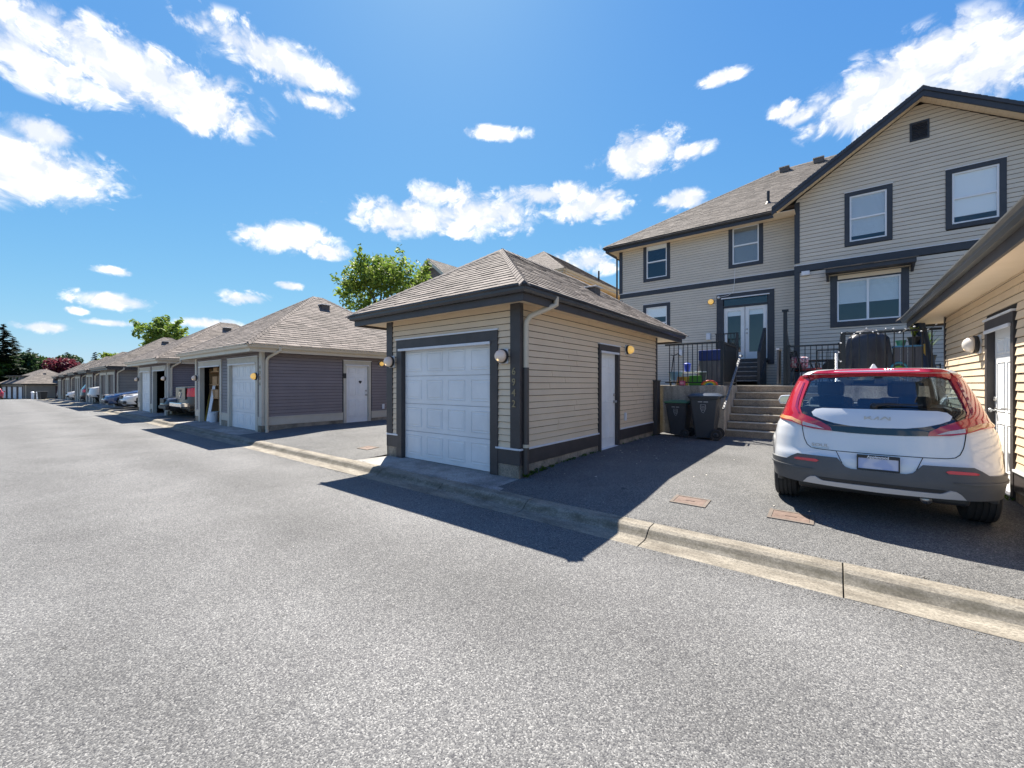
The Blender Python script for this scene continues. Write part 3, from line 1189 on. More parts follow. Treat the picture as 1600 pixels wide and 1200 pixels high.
# rusty service box covers let into the driveways
for (cx, cy, lab) in ((-1.36, 5.20, 'rusty iron service cover in the driveway close to the garage shadow'), (-0.36, 5.24, 'rusty iron service cover in the driveway behind the white car'), (-8.1, 5.15, 'rusty iron service cover in the driveway beside the grey garage')):
    z = drive_z(cx, cy)
    t = thing('service_cover', lab, 'service cover', (cx, cy, z), R(random.uniform(-4, 4)), 'service covers in the driveways')
    tilt = Matrix.Translation((cx, cy, z + 0.003)) @ Matrix.Rotation(math.atan(0.065), 4, 'X')
    k = MB()
    k.M = tilt
    for (a, b, c, d) in ((-0.20, 0.20, -0.15, -0.12), (-0.20, 0.20, 0.12, 0.15), (-0.20, -0.165, -0.12, 0.12), (0.165, 0.20, -0.12, 0.12)):
        k.box(a, b, c, d, -0.06, 0.007)
    k.build('frame', mat('rusty_frame', (0.105, 0.088, 0.074), 0.85, (0.16, 0.125, 0.10), 9), t)
    k = MB()
    k.M = tilt
    k.box(-0.162, 0.162, -0.117, 0.117, -0.05, 0.004)
    k.box(-0.05, 0.05, -0.012, 0.012, 0.0042, 0.008)
    k.build('lid', RUST, t)

# ================================================================== garages


def garage(label, x0, x1, y0, y1, ex, ez, doors, sid, trim, fas, gut, sof, sh, side=None, side_door=None, number=None, near=True, boards=False,
           single_caps=False, seed=1, step=0.1016, skirt_m=None, found=True, lamps_lit=False, side_lamp=None, pitch=0.66, vents=(), name='garage', corner_m=None, group=None,
           flash=True, zb=None, open_doors=(), dp=None, sofz=None, trimw=0.16):
    zb = 0.11 + gzc(x1) if zb is None else zb
    root = thing(name, label, 'garage', ((x0 + x1) / 2, (y0 + y1) / 2, zb), 0, group)
    skirt_m = skirt_m or trim
    corner_m = corner_m or trim
    roof, zs = hip_roof(root, ex, ez, pitch, sh, fas, gut, sof, (x0, x1, y0, y1), single_caps=single_caps, seed=seed, vents=vents)
    zw = zs + 0.012
    PF = pl('-Y', y0)
    PR, PLf, PB = pl('+X', x1), pl('-X', x0), pl('+Y', y1)
    fh = [(d[0], d[1], zb - 1, zb + d[2]) for d in doors]
    T = 0.12
    # shell
    sides = {'-Y': (PF, x0, x1, fh), '+X': (PR, y0 + T, y1 - T, []), '-X': (PLf, y0 + T, y1 - T, []), '+Y': (PB, x0, x1, [])}
    if side and side_door:
        a0, a1, zz0, zz1 = side_door
        sides[side][3].append((a0, a1, zz0, zz1))
    walls = {}
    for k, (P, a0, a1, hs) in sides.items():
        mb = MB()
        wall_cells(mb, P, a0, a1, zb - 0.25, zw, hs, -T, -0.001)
        walls[k] = mb.build('wall', SHADE_CORE, root)
    # floor inside
    MB().box(x0 + T, x1 - T, y0 + 0.02, y1 - T, zb - 0.2, zb + 0.004).build('floor_slab', C_SLAB, root)
    # cladding
    zsk = zb + 0.44
    cb = 0.16 if near else 0.2
    for k, (P, a0, a1, hs) in sides.items():
        if k == '+Y':
            continue
        if k in ('+X', '-X'):
            a0, a1 = y0, y1
        hh = [(h[0] - 0.14, h[1] + 0.14, h[2], h[3] + 0.16) for h in hs]
        vis = (k == '-Y') or k == side or (k == '+X')
        if not vis:
            siding_joined('siding', sid, walls[k], P, a0, a1, zsk, zw - 0.005, step * 2, hh)
        elif boards:
            siding_boards(sid, walls[k], P, a0, a1, zsk, zw - 0.005, step, hh)
        else:
            siding_joined('siding', sid, walls[k], P, a0, a1, zsk, zw - 0.005, step if near else step * 1.6, hh)
        # skirt board with flashing on top, foundation below
        e_ = 0.03 if k != '-Y' else 0.0
        sk = [(a0 - e_, a1 + e_)]
        for h in hs:
            nv = []
            for (p, q) in sk:
                if h[1] + 0.12 <= p or h[0] - 0.12 >= q:
                    nv.append((p, q))
                else:
                    nv += [(p, h[0] - 0.12), (h[1] + 0.12, q)]
            sk = [i for i in nv if i[1] - i[0] > 0.02]
        for (p, q) in sk:
            MB().pbox(P, p, q, zb + 0.2, zsk - 0.012, -0.002, 0.026).build('skirt_board', skirt_m, root, bev=0.003)
            if near:
                MB().pbox(P, p, q, zsk - 0.012, zsk + 0.016, -0.002, 0.042).build('skirt_flashing', FLASH if flash else trim, root, bev=0.003)
            MB().pbox(P, p, q, zb - 0.25, zb + 0.2, 0.0, 0.012).build('foundation', C_FOUND, root)
    # corner boards
    for (cx, sx) in ((x0, -1), (x1, 1)):
        for (cy, sy) in ((y0, -1), (y1, 1)):
            a, b = sorted((cx + sx * 0.03, cx - sx * cb))
            c, d = sorted((cy + sy * 0.031, cy - sy * 0.06))
            MB().box(a, b, c, d, zb + 0.46, zw - 0.002).build('corner_board', corner_m, root, bev=0.005)
    # front doors
    for i, d in enumerate(doors):
        opening_trim(root, PF, d[0], d[1], zb + 0.005, zb + d[2], trimw, trim, head=0.17, back=-0.118, flash=near)
        if i not in open_doors:
            garage_door(root, PF, d[0] + 0.002, d[1] - 0.002, zb + 0.012, zb + d[2] - 0.002, d=-0.06 if near else -0.05, panels=near)
    if side and side_door:
        P = sides[side][0]
        a0, a1, zz0, zz1 = side_door
        opening_trim(root, P, a0, a1, zz0 - 0.06, zz1, 0.10 if near else 0.12, trim, head=0.13, back=-0.118, flash=near, proud=0.03)
        if near:
            entry_door(root, P, a0 + 0.002, a1 - 0.002, zz0, zz1 - 0.002, 1 if side == '+X' else 1)
            MB().pbox(P, a0, a1, zz0 - 0.03, zz0 + 0.012, -0.09, 0.045).build('door_sill', FLASH, root, bev=0.004)
        else:
            MB().pbox(P, a0 + 0.002, a1 - 0.002, zz0, zz1 - 0.002, -0.09, -0.05).build('entry_door', WHITE, root)
    if number:
        xx = number[1]
        for i, ch in enumerate(number[0]):
            M = Matrix.Translation(PF(xx, number[2] - i * 0.165, 0.033)) @ plM('-Y', 0)
            text_part(ch, 'house_number', BRASS, root, M, 0.15, 0.006, 0.002)
    return root, PF, PR, PLf, zs


SIDE_DOOR = (7.69, 8.50, 0.195, 2.23)
# the beige single garage in the middle of the picture
GX0, GX1, GY0, GY1 = -7.06, -3.75, 4.955, 11.02
g_main, PF, PR, PLf, zs = garage('beige single garage with dark trim and numerals 6942 on its corner', GX0, GX1, GY0, GY1, (-7.87, -3.33, 4.52, 12.40), 2.95,
                                 [(-6.60, -4.32, 2.12)], SID_BEIGE, TRIM_BROWN, TRIM_BROWN, GUT_DARK, SOF_BEIGE, SHIN_BROWN, '+X', SIDE_DOOR, ('6942', -3.835, 1.74),
                                 boards=True, single_caps=True, seed=3, vents=((-4.75, 9.3),))
wall_lamp(g_main, PF, -4.03, 1.98, size=1.0, d=0.036)
wall_lamp(g_main, PF, -6.90, 1.99, size=1.0, d=0.036)
wall_lamp(g_main, PR, 9.0, 2.33, lit=True, size=0.95)
MB().pbox(PR, 8.86, 8.94, 0.72, 0.90, 0.01, 0.05).build('outlet_cover', FLASH, g_main, bev=0.008)
downpipe(g_main, PR, 5.42, 2.9, 1.78, 0.18, 0.38, 0.36, GUT_BEIGE, mat('brown_downpipe', (0.06, 0.05, 0.045), 0.45))
MB().tube([PR(5.04, 0.58, 0.06), PR(5.04, 0.63, 0.06)], 0.056, 10).build('pipe_strap', GUT_BEIGE, g_main, smooth=True, sharp=40)
pl_b = pl('-X', GX0)
downpipe(g_main, pl_b, 5.5, 2.9, 1.5, 0.15, 0.3, 0.66, GUT_BEIGE)
# half-height return post at the back corner
MB().box(GX1 + 0.03, GX1 + 0.13, GY1 - 0.30, GY1 - 0.06, 0.1, 1.62).build('return_post', TRIM_BROWN, g_main, bev=0.004)
MB().box(GX1 + 0.02, GX1 + 0.145, GY1 - 0.32, GY1 - 0.04, 1.62, 1.65).build('post_cap', GUT_DARK, g_main, bev=0.004)

# the same garage again on the right edge of the picture
g_right, PFr, PRr, PLr, zsr = garage('beige garage with grey gutter cut by the right edge beside the white car', 1.66, 4.98, 4.955, 11.10, (1.13, 5.80, 4.52, 12.35), 2.98,
                                     [(2.55, 4.83 - 0.4, 2.12)], SID_BEIGE, TRIM_BROWN, TRIM_BROWN, mat('grey_gutter_metal', (0.075, 0.075, 0.072), 0.3, (0.10, 0.10, 0.095), 2), SOF_BEIGE, SHIN_BROWN, '-X',
                                     (7.42, 8.36, 0.23, 2.27), None, boards=True, seed=5)
wall_lamp(g_right, PLr, 8.78, 2.12, size=1.15)
MB().tube([PLr(7.50, 1.25, 0.03), PLr(7.50, 1.25, 0.09), PLr(7.62, 1.25, 0.10)], 0.011, 8).build('lever_handle', METAL, g_right, smooth=True)

# the mauve-grey double garages to the left


def grey_double(x0, x1, label, doors, opens, number, sd, vents, seed, near=True):
    r = garage(label, x0, x1, 4.97, 11.2, (x0 - 0.40, x1 + 0.42, 4.42, 12.0), 2.70 + gzc(x1), doors, SID_GREY, TRIM_CREAM, GUT_BEIGE, GUT_BEIGE, SOF_CREAM, SHIN_BROWN, '+X', sd, number,
               near=near, seed=seed, vents=vents, flash=False, open_doors=opens, step=0.1016, skirt_m=TRIM_CREAM)
    return r


gA = grey_double(-19.66, -13.32, 'mauve grey double garage with cream trim and a heart on its white side door', [(-19.08, -16.88, 2.10), (-15.95, -13.75, 2.10)], (0,), ('6956', -13.40, 2.05), (7.62, 8.48, 0.19, 2.23), ((-15.75, 8.1),), 11)
g_a, PFa, PRa, PLa, zsa = gA
wall_lamp(g_a, PFa, -13.62, 1.78, lit=True, d=0.04)
wall_lamp(g_a, PRa, 8.98, 2.30, lit=True, size=0.8)
wall_lamp(g_a, PFa, -19.4, 1.78, d=0.04)
MB().pbox(PRa, 9.05, 9.14, 0.62, 0.80, 0.01, 0.05).build('outlet_cover', FLASH, g_a, bev=0.006)
MB().pbox(PRa, 7.50, 7.60, 1.75, 1.92, 0.03, 0.06).build('key_box', BLACKPL, g_a, bev=0.008)
hp = [(0, -0.06), (0.055, 0.005), (0.05, 0.04), (0.025, 0.05), (0, 0.03), (-0.025, 0.05), (-0.05, 0.04), (-0.055, 0.005)]
MB().prism(hp, lambda p, s: PRa(8.18 + p[0], 1.62 + p[1], -0.04 + 0.018 * s)).build('heart', BLACKPL, g_a)
downpipe(g_a, PRa, 5.32, 2.66, 1.4, 0.2, 0.25, 0.38, GUT_BEIGE)
MB().tube([PRa(5.07, 0.24, 0.06), PRa(5.07, 0.16, 0.08), PRa(5.0, 0.13, 0.25)], 0.045, 8).build('downpipe_shoe', GUT_BEIGE, g_a, smooth=True)
downpipe(g_a, PLa, 5.4, 2.66, 1.4, 0.2, 0.25, 0.36, GUT_BEIGE)
gB = grey_double(-29.75, -23.72, 'second mauve grey double garage with cream trim beyond the pickup truck', [(-29.2, -27.1, 2.10), (-26.4, -24.2, 2.10)], (1,), None, None, ((-26.1, 8.0),), 12)
g_b, PFb, PRb, PLb, zsb = gB
wall_lamp(g_b, PFb, -23.98, 1.8, d=0.04)
wall_lamp(g_b, PFb, -29.55, 1.8, d=0.04)
downpipe(g_b, PRb, 5.32, 2.66, 1.4, 0.2, 0.25, 0.38, GUT_BEIGE)
downpipe(g_b, PLb, 5.4, 2.66, 1.4, 0.2, 0.25, 0.36, GUT_BEIGE)

far = [(-42.6, -36.4, 'third double garage along the lane with taupe walls and plum doors', 'double'), (-49.7, -45.6, 'narrow taupe garage behind the white pickup truck along the lane', 's'),
       (-57.0, -53.0, 'narrow taupe garage behind the red tail light of the parked suv', 's'), (-65.0, -61.0, 'narrow taupe garage behind the small white hatchback', 's'), (-73.0, -69.0, 'farthest taupe garage of the row along the lane', 's')]
for i, (a, b, lab, kind) in enumerate(far):
    ds = [(a + 0.5, a + 2.75, 2.1), (b - 2.75, b - 0.5, 2.1)] if kind == 'double' else [(a + 0.6, a + 1.75, 2.1), (b - 1.75, b - 0.6, 2.1)]
    r = garage(lab, a, b, 4.97, 11.0, (a - 0.45, b + 0.45, 4.42, 12.0), 2.72 + gzc(b), ds, SID_TAUPE, TRIM_CREAM, TRIM_BROWN, GUT_DARK, SOF_CREAM, SHIN_DARK, '+X', None, None, near=False, seed=20 + i,
               vents=(((a + b) / 2 + 0.6, 8.0),), corner_m=TRIM_PLUM, step=0.12, open_doors=(0, 1), trimw=0.22, skirt_m=SID_TAUPE)
    for d in ds:
        MB().pbox(r[1], d[0], d[1], r[0].location.z + 0.01, r[0].location.z + d[2], -0.1, -0.06).build('garage_door', TRIM_PLUM if i != 1 else TRIM_PLUM, r[0])
    downpipe(r[0], r[2], 5.3, 2.66 + gzc(b), 1.4 + gzc(b), 0.2 + gzc(b), 0.25, 0.38, GUT_BEIGE)
    downpipe(r[0], r[3], 5.4, 2.66 + gzc(b), 1.4 + gzc(b), 0.2 + gzc(b), 0.25, 0.38, GUT_BEIGE)

# concrete aprons in front of each garage
for (a, b) in ((-7.2, -3.55), (-19.8, -13.2), (-29.9, -23.6), (-42.8, -36.3), (-49.8, -45.5), (-57.1, -52.9), (-65.1, -60.9), (-73.1, -68.9), (1.7, 5.05)):
    z = gzc(b)
    mb = MB()
    mb.hexa([(a + 0.02, 4.277, z - 0.1), (b - 0.02, 4.277, z - 0.1), (b - 0.2, 5.0, z - 0.1), (a + 0.2, 5.0, z - 0.1), (a + 0.02, 4.277, z + 0.101), (b - 0.02, 4.277, z + 0.101), (b - 0.2, 5.0, z + 0.112), (a + 0.2, 5.0, z + 0.112)])
    mb.build('apron', C_SLAB, kind='structure')

# things seen in the two open garages
def leaning(x, y, z, dx, h, m, lab, nm, w=0.05):
    o = MB().bar((x, y, z), (x + dx, y + 0.25, z + h), w, 0.03).build(nm, m)
    return tag(o, lab, 'board')


YEL = mat('yellow_wood', (0.55, 0.38, 0.08), 0.6)
leaning(-19.12, 5.12, 0.12, -0.22, 1.3, YEL, 'yellow board leaning nearest the door frame in the open grey garage', 'leaning_board')
leaning(-18.98, 5.14, 0.12, -0.2, 1.15, mat('tan_wood', (0.4, 0.3, 0.18), 0.6), 'tan board leaning beside the white plank in the open garage', 'leaning_board')
leaning(-18.78, 5.12, 0.12, -0.12, 1.45, VINYL, 'white plank leaning behind the white bucket in the open garage', 'leaning_plank', 0.13)
t = thing('bucket', 'white plastic bucket standing in the open grey garage doorway', 'bucket', (-18.42, 5.2, 0.115))
MB().lathe((-18.42, 5.2, 0.115), (0, 0, 1), [(0.13, 0), (0.155, 0.36), (0.165, 0.365), (0.165, 0.385), (0.145, 0.385), (0.12, 0.02)], 20).build('body', VINYL, t, smooth=True, sharp=40)
MB().tube([(-18.42 + 0.16 * math.cos(q), 5.17, 0.44 - 0.12 * math.sin(q)) for q in [PI * k / 10 for k in range(11)]], 0.006, 6).build('handle', METAL, t)
t = thing('storage_shelf', 'raw wooden shelf holding boxes inside the open grey garage', 'shelf', (-18.75, 5.5, 0.115))
WOODB = mat('raw_wood', (0.42, 0.24, 0.11), 0.7, (0.5, 0.31, 0.16), 5)
for z in (1.0, 1.5, 2.0):
    MB().box(-19.3, -18.15, 5.28, 5.62, z, z + 0.04).build('shelf_board', WOODB, t)
for xx in (-19.3, -18.2):
    MB().box(xx, xx + 0.05, 5.30, 5.60, 0.115, 2.15).build('shelf_upright', WOODB, t)
for i, (xx, z, w) in enumerate(((-19.2, 1.041, 0.45), (-18.9, 1.541, 0.5), (-18.65, 1.041, 0.36), (-18.8, 2.041, 0.45))):
    tag(MB().box(xx, xx + w, 5.29, 5.56, z, z + 0.3 - (0.16 if i == 3 else 0)).build('cardboard_box', mat('cardboard', (0.42, 0.26, 0.13), 0.8, (0.48, 0.31, 0.17), 4), bev=0.006), ['cardboard box at the left of the lowest shelf in the open garage', 'cardboard box on the middle shelf in the open garage', 'small cardboard box at the right of the lowest shelf in the open garage', 'flat cardboard box on the top shelf in the open garage'][i], 'box')

# ================================================================== houses


def window(root, P, a0, a1, z0, z1, trim, tm, style='hung', blind=0.0, slats=False, mid=0.5, head_flash=True, blind_m=None):
    """outer trim rectangle a0..a1 / z0..z1; opening inside it"""
    b = trim
    o0, o1, q0, q1 = a0 + b, a1 - b, z0 + b, z1 - b
    fr = MB()
    v = 0.045
    fr.pbox(P, o0, o0 + v, q0, q1, -0.05, 0.012)
    fr.pbox(P, o1 - v, o1, q0, q1, -0.05, 0.012)
    fr.pbox(P, o0 + v, o1 - v, q0, q0 + v, -0.05, 0.012)
    fr.pbox(P, o0 + v, o1 - v, q1 - v, q1, -0.05, 0.012)
    w = fr.build('window', VINYL, root, bev=0.004)
    for (x0, x1, y0, y1) in ((a0, o0, z0, z1), (o1, a1, z0, z1), (o0, o1, z0, q0), (o0, o1, q1, z1)):
        MB().pbox(P, x0, x1, y0, y1, -0.06, 0.034).build('window_trim', tm, w, bev=0.003)
    if head_flash:
        MB().pbox(P, a0 - 0.01, a1 + 0.01, z1, z1 + 0.02, -0.002, 0.05).build('head_flashing', FLASH, w)
    i0, i1, j0, j1 = o0 + v, o1 - v, q0 + v, q1 - v
    if style == 'hung':
        zm = j0 + (j1 - j0) * mid
        MB().pbox(P, i0, i1, zm - 0.025, zm + 0.025, -0.04, 0.006).build('sash_rail', VINYL, w)
        panes = [(i0, i1, j0, zm - 0.025), (i0, i1, zm + 0.025, j1)]
    else:
        am = (i0 + i1) / 2
        MB().pbox(P, am - 0.03, am + 0.03, j0, j1, -0.04, 0.006).build('sash_rail', VINYL, w)
        panes = [(i0, am - 0.03, j0, j1), (am + 0.03, i1, j0, j1)]
    for (x0, x1, y0, y1) in panes:
        MB().pbox(P, x0, x1, y0, y1, -0.022, -0.016).build('pane', GLASS, w)
    if blind:
        zb = j1 - (j1 - j0) * blind
        if slats:
            k = MB()
            z = j1
            while z > zb:
                k.hexa([P(i0, z - 0.03, -0.035), P(i1, z - 0.03, -0.035), P(i1, z - 0.028, -0.035), P(i0, z - 0.028, -0.035), P(i0, z, -0.052), P(i1, z, -0.052), P(i1, z + 0.002, -0.052), P(i0, z + 0.002, -0.052)])
                z -= 0.034
            k.build('blind_slats', blind_m or BLIND, w, kind='stuff')
        else:
            MB().pbox(P, i0, i1, zb, j1, -0.048, -0.044).build('blind', blind_m or BLIND, w)
    return (o0, o1, q0, q1)


h = thing('house', 'two storey greige sided house with dark navy trim and a gable on the right', 'house', (-1.3, 18.1, 1.4))
YL, YG = 18.1, 17.3
HP = pl('-Y', YL)
HG = pl('-Y', YG)
TN = TRIM_NAVY
DUSK = mat('grey_blind', (0.16, 0.16, 0.16), 0.7)
hl = []
hl.append(window(h, HP, -6.72, -5.55, 6.09, 7.80, 0.14, TN, blind=0.1))
hl.append(window(h, HP, -3.29, -2.11, 6.11, 7.83, 0.14, TN, blind=1.0, slats=True, blind_m=mat('pale_grey_blind', (0.42, 0.42, 0.41), 0.7)))
hl.append(window(h, HP, -6.73, -5.55, 3.38, 5.08, 0.14, TN, blind=0.3))
hl.append((-3.48, -1.97, 2.53, 4.95))
hgw = []
hgw.append(window(h, HG, 0.27, 1.43, 6.04, 7.78, 0.13, TN, blind=0.9, slats=True))
hgw.append(window(h, HG, 2.57, 3.74, 6.06, 7.80, 0.13, TN, blind=0.88))
hgw.append(window(h, HG, -0.10, 1.80, 3.42, 5.12, 0.18, TN, style='slide', blind=0.55, slats=True, head_flash=False))
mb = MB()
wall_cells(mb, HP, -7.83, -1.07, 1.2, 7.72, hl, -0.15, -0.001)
wl = mb.build('wall', SHADE_CORE, h)
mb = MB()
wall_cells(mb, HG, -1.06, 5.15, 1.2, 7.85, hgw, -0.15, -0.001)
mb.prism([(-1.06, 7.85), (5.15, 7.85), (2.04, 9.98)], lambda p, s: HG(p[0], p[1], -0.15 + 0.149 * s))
wg = mb.build('wall', SHADE_CORE, h)
MB().box(-1.06, -0.91, YG + 0.15, YL + 0.14, 1.2, 7.8).build('wall', SID_HOUSE, h)
MB().box(-7.83, -7.68, YL + 0.15, 29.0, 1.2, 7.72).build('wall', SID_HOUSE, h)
MB().box(5.0, 5.15, YG + 0.15, 29.0, 1.2, 7.72).build('wall', SID_HOUSE, h)
MB().box(-7.68, 5.0, 28.85, 29.0, 1.2, 7.72).build('wall', SID_HOUSE, h)
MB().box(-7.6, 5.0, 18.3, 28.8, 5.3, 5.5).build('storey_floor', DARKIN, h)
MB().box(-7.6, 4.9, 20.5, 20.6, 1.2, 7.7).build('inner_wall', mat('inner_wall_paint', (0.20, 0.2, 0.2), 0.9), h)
# cladding (laps of about 5 px in the photograph: one part per wall)
siding_joined('siding', SID_HOUSE, wl, HP, -7.83, -1.06, 1.45, 7.70, 0.1016, [(a - 0.12, b + 0.12, c - 0.12, d + 0.12) for (a, b, c, d) in hl] + [(-8, 0, 5.5, 5.71)])
siding_joined('siding', SID_HOUSE, wg, HG, lambda z: max(-1.06, 2.04 - (10.02 - z) / 0.687), lambda z: min(5.15, 2.04 + (10.02 - z) / 0.687), 1.45, 9.95, 0.127,
              [(a - 0.12, b + 0.12, c - 0.12, d + 0.12) for (a, b, c, d) in hgw] + [(-2, 6, 5.42, 5.65)])
MB().pbox(HP, -7.83, -1.06, 5.50, 5.70, -0.001, 0.03).build('band_board', TN, h, bev=0.004)
MB().pbox(HP, -7.84, -1.06, 5.70, 5.72, -0.001, 0.045).build('band_flashing', FLASH, h)
MB().pbox(HG, -1.09, 5.15, 5.42, 5.64, -0.001, 0.032).build('band_board', TN, h, bev=0.004)
MB().pbox(HG, -1.10, 5.15, 5.64, 5.66, -0.001, 0.047).build('band_flashing', FLASH, h)
for (x0, x1, P, zz) in ((-7.86, -7.70, HP, 7.68), (-1.085, -0.93, HG, 7.84)):
    MB().pbox(P, x0, x1, 1.3, 5.42, -0.05, 0.028).build('corner_board', TN, h, bev=0.004)
    MB().pbox(P, x0, x1, 5.72, zz, -0.05, 0.028).build('corner_board', TN, h, bev=0.004)
# gable vent
vb = MB().pbox(HG, 1.81, 2.24, 8.90, 9.47, -0.001, 0.03).build('gable_vent', TN, h, bev=0.005)
for i in range(9):
    z = 8.96 + i * 0.052
    MB().pwedge(HG, 1.86, 2.19, 1.86, 2.19, z, z + 0.045, 0.055, 0.031, 0.03).build('vent_slat', TN, vb)
# bay roof above the kitchen window
br = MB()
br.hexa([(-0.22, 16.88, 5.17), (1.92, 16.88, 5.17), (1.92, YG - 0.03, 5.17), (-0.22, YG - 0.03, 5.17), (-0.22, 16.88, 5.30), (1.92, 16.88, 5.30), (1.86, YG - 0.03, 5.405), (-0.16, YG - 0.03, 5.405)])
pr = br.build('window_hood', TN, h, bev=0.006)
k = MB()
shingle_slope(k, [(-0.26, 16.85, 5.30), (1.96, 16.85, 5.30), (1.88, YG - 0.03, 5.41), (-0.18, YG - 0.03, 5.41)], 0.11, 0.28, random.Random(2), 0.02)
k.build('shingles', SHIN_DARK, pr, kind='stuff', recalc=False)
for xx in (-0.20, 1.83):
    MB().prism([(YG - 0.03, 4.96), (YG - 0.03, 5.168), (16.95, 5.168), (17.0, 5.09), (17.2, 5.05)], lambda p, s: (xx + 0.07 * s, p[0], p[1])).build('hood_bracket', TN, pr)
MB().pbox(HG, 0.1, 1.62, 4.985, 5.11, 0.036, 0.05).build('hood_panel', SOF_BEIGE, pr)
MB().pbox(HG, -0.88, -0.65, 5.27, 5.41, 0.0, 0.12).build('dryer_vent', FLASH, h, bev=0.01)
# french doors
for (x0, x1, z0, z1) in ((-3.72, -3.48, 2.3, 4.95), (-1.97, -1.75, 2.3, 4.95), (-3.72, -1.75, 4.95, 5.12)):
    MB().pbox(HP, x0, x1, z0, z1, -0.13, 0.036).build('door_trim', TN, h, bev=0.004)
MB().pbox(HP, -3.73, -1.74, 5.12, 5.145, -0.001, 0.055).build('head_flashing', FLASH, h)
MB().pbox(HP, -3.55, -1.9, 4.93, 4.97, 0.037, 0.06).build('drip_cap', FLASH, h)
MB().pbox(HP, -3.48, -1.97, 4.58, 4.65, -0.09, 0.0).build('transom_bar', TN, h)
MB().pbox(HP, -3.46, -1.99, 4.65, 4.95, -0.05, -0.044).build('transom_pane', GLASS, h)
for (x0, x1, kn) in ((-3.47, -2.735, 1), (-2.715, -1.98, -1)):
    k = MB()
    s_ = 0.135
    k.pbox(HP, x0, x0 + s_, 2.53, 4.57, -0.09, -0.045)
    k.pbox(HP, x1 - s_, x1, 2.53, 4.57, -0.09, -0.045)
    k.pbox(HP, x0 + s_, x1 - s_, 2.53, 2.80, -0.09, -0.045)
    k.pbox(HP, x0 + s_, x1 - s_, 4.43, 4.57, -0.09, -0.045)
    fd = k.build('french_door', WHITE, h, bev=0.004)
    MB().pbox(HP, x0 + s_, x1 - s_, 2.80, 4.43, -0.07, -0.063).build('pane', GLASS, fd)
    MB().pbox(HP, x0 + s_, x1 - s_, 4.24, 4.43, -0.095, -0.092).build('roller_blind', BLIND, fd)
    if kn < 0:
        for zz, rr in ((3.53, 0.03), (3.68, 0.035)):
            MB().lathe(HP(x0 + 0.06, zz, -0.045), (0, -1, 0), [(rr, 0), (rr, 0.012), (0.014, 0.016), (0.014, 0.04), (0.026, 0.05), (0.0, 0.065)], 14).build('door_knob', METAL, fd, smooth=True, sharp=40)
MB().pbox(HP, -3.48, -1.97, 2.47, 2.53, -0.12, 0.03).build('door_sill', TN, h)
wall_lamp(h, HP, -3.92, 4.88, lit=True, size=1.1)
MB().tube([HP(-3.05, 6.1, 0.05), HP(-3.08, 5.5, 0.05), HP(-3.12, 5.16, 0.07), HP(-3.3, 5.05, 0.08), HP(-3.62, 5.02, 0.07)], 0.008, 6).build('cable', FLASH, h)
MB().lathe(HP(-3.64, 5.02, 0.036), (0, -1, 0), [(0.05, 0), (0.05, 0.03), (0.03, 0.05), (0.03, 0.11), (0.0, 0.115)], 14).build('camera', FLASH, h, smooth=True, sharp=40)
for (xx, zz) in ((-4.1, 3.35), (-5.2, 2.75)):
    MB().pbox(HP, xx, xx + 0.16, zz, zz + 0.26, 0.0, 0.09).build('meter_box', FLASH, h, bev=0.01)
# roof
PT = 0.66
EZ = 7.86
YR, ZR = 23.72, 7.86 + (23.72 - 17.55) * PT
slopes = [[(-8.35, 17.55, EZ), (9.5, 17.55, EZ), (9.5, YR, ZR), (-8.35 + 6.17, YR, ZR)], [(-8.35, 29.89, EZ), (-8.35, 17.55, EZ), (-8.35 + 6.17, YR, ZR)], [(9.5, 29.89, EZ), (-8.35, 29.89, EZ), (-8.35 + 6.17, YR, ZR), (9.5, YR, ZR)],
          [(-1.68, 17.36, 7.70), (-1.68, 16.74, 7.70), (2.04, 16.74, 10.22), (2.04, 21.12, 10.22)], [(5.76, 16.74, 7.70), (5.76, 17.36, 7.70), (2.04, 21.12, 10.22), (2.04, 16.74, 10.22)]]
dk = MB()
for s in slopes:
    dk.prism(range(len(s)), lambda i, sd: (s[i][0], s[i][1], s[i][2] - 0.012 - 0.05 * (1 - sd)))
rf = dk.build('roof', SHIN_DARK, h)
k = MB()
for s in slopes:
    shingle_slope(k, s, 0.15, 0.33, random.Random(9))
k.build('shingles', SHIN_DARK, rf, kind='stuff', recalc=False)
k = MB()
sl = 1 / math.sqrt(1 + PT * PT)
cap_run((-8.35, 17.55, EZ), (-2.18, YR, ZR), (0, -sl, -sl * PT), (-sl, 0, -sl * PT), lambda v, f: k.add(v, f))
cap_run((-2.18, YR, ZR), (9.4, YR, ZR), (0, -sl, -sl * PT), (0, sl, -sl * PT), lambda v, f: k.add(v, f))
cap_run((2.04, 16.78, 10.22), (2.04, 21.1, 10.22), (-sl, 0, -sl * PT), (sl, 0, -sl * PT), lambda v, f: k.add(v, f))
k.build('ridge_cap_shingles', SHIN_DARK, rf, kind='stuff')
for (vx, vy) in ((-1.85, 23.3), (-0.55, 23.3)):
    z = EZ + (vy - 17.55) * PT
    MB().box(vx - 0.18, vx + 0.18, vy - 0.2, vy + 0.2, z - 0.1, z + 0.12).build('roof_vent', mat('vent_brown', (0, 0, 0)), rf, bev=0.02)
    MB().box(vx - 0.21, vx + 0.21, vy - 0.23, vy + 0.23, z + 0.121, z + 0.16).build('roof_vent_cap', mat('vent_grey', (0, 0, 0)), rf, bev=0.01)
MB().lathe((-2.0, 18.6, 8.4), (0, 0, 1), [(0.12, 0.1), (0.07, 0.2), (0.05, 0.22), (0.05, 0.62), (0.0, 0.62)], 12).build('vent_pipe', BLACKPL, rf, smooth=True, sharp=40)
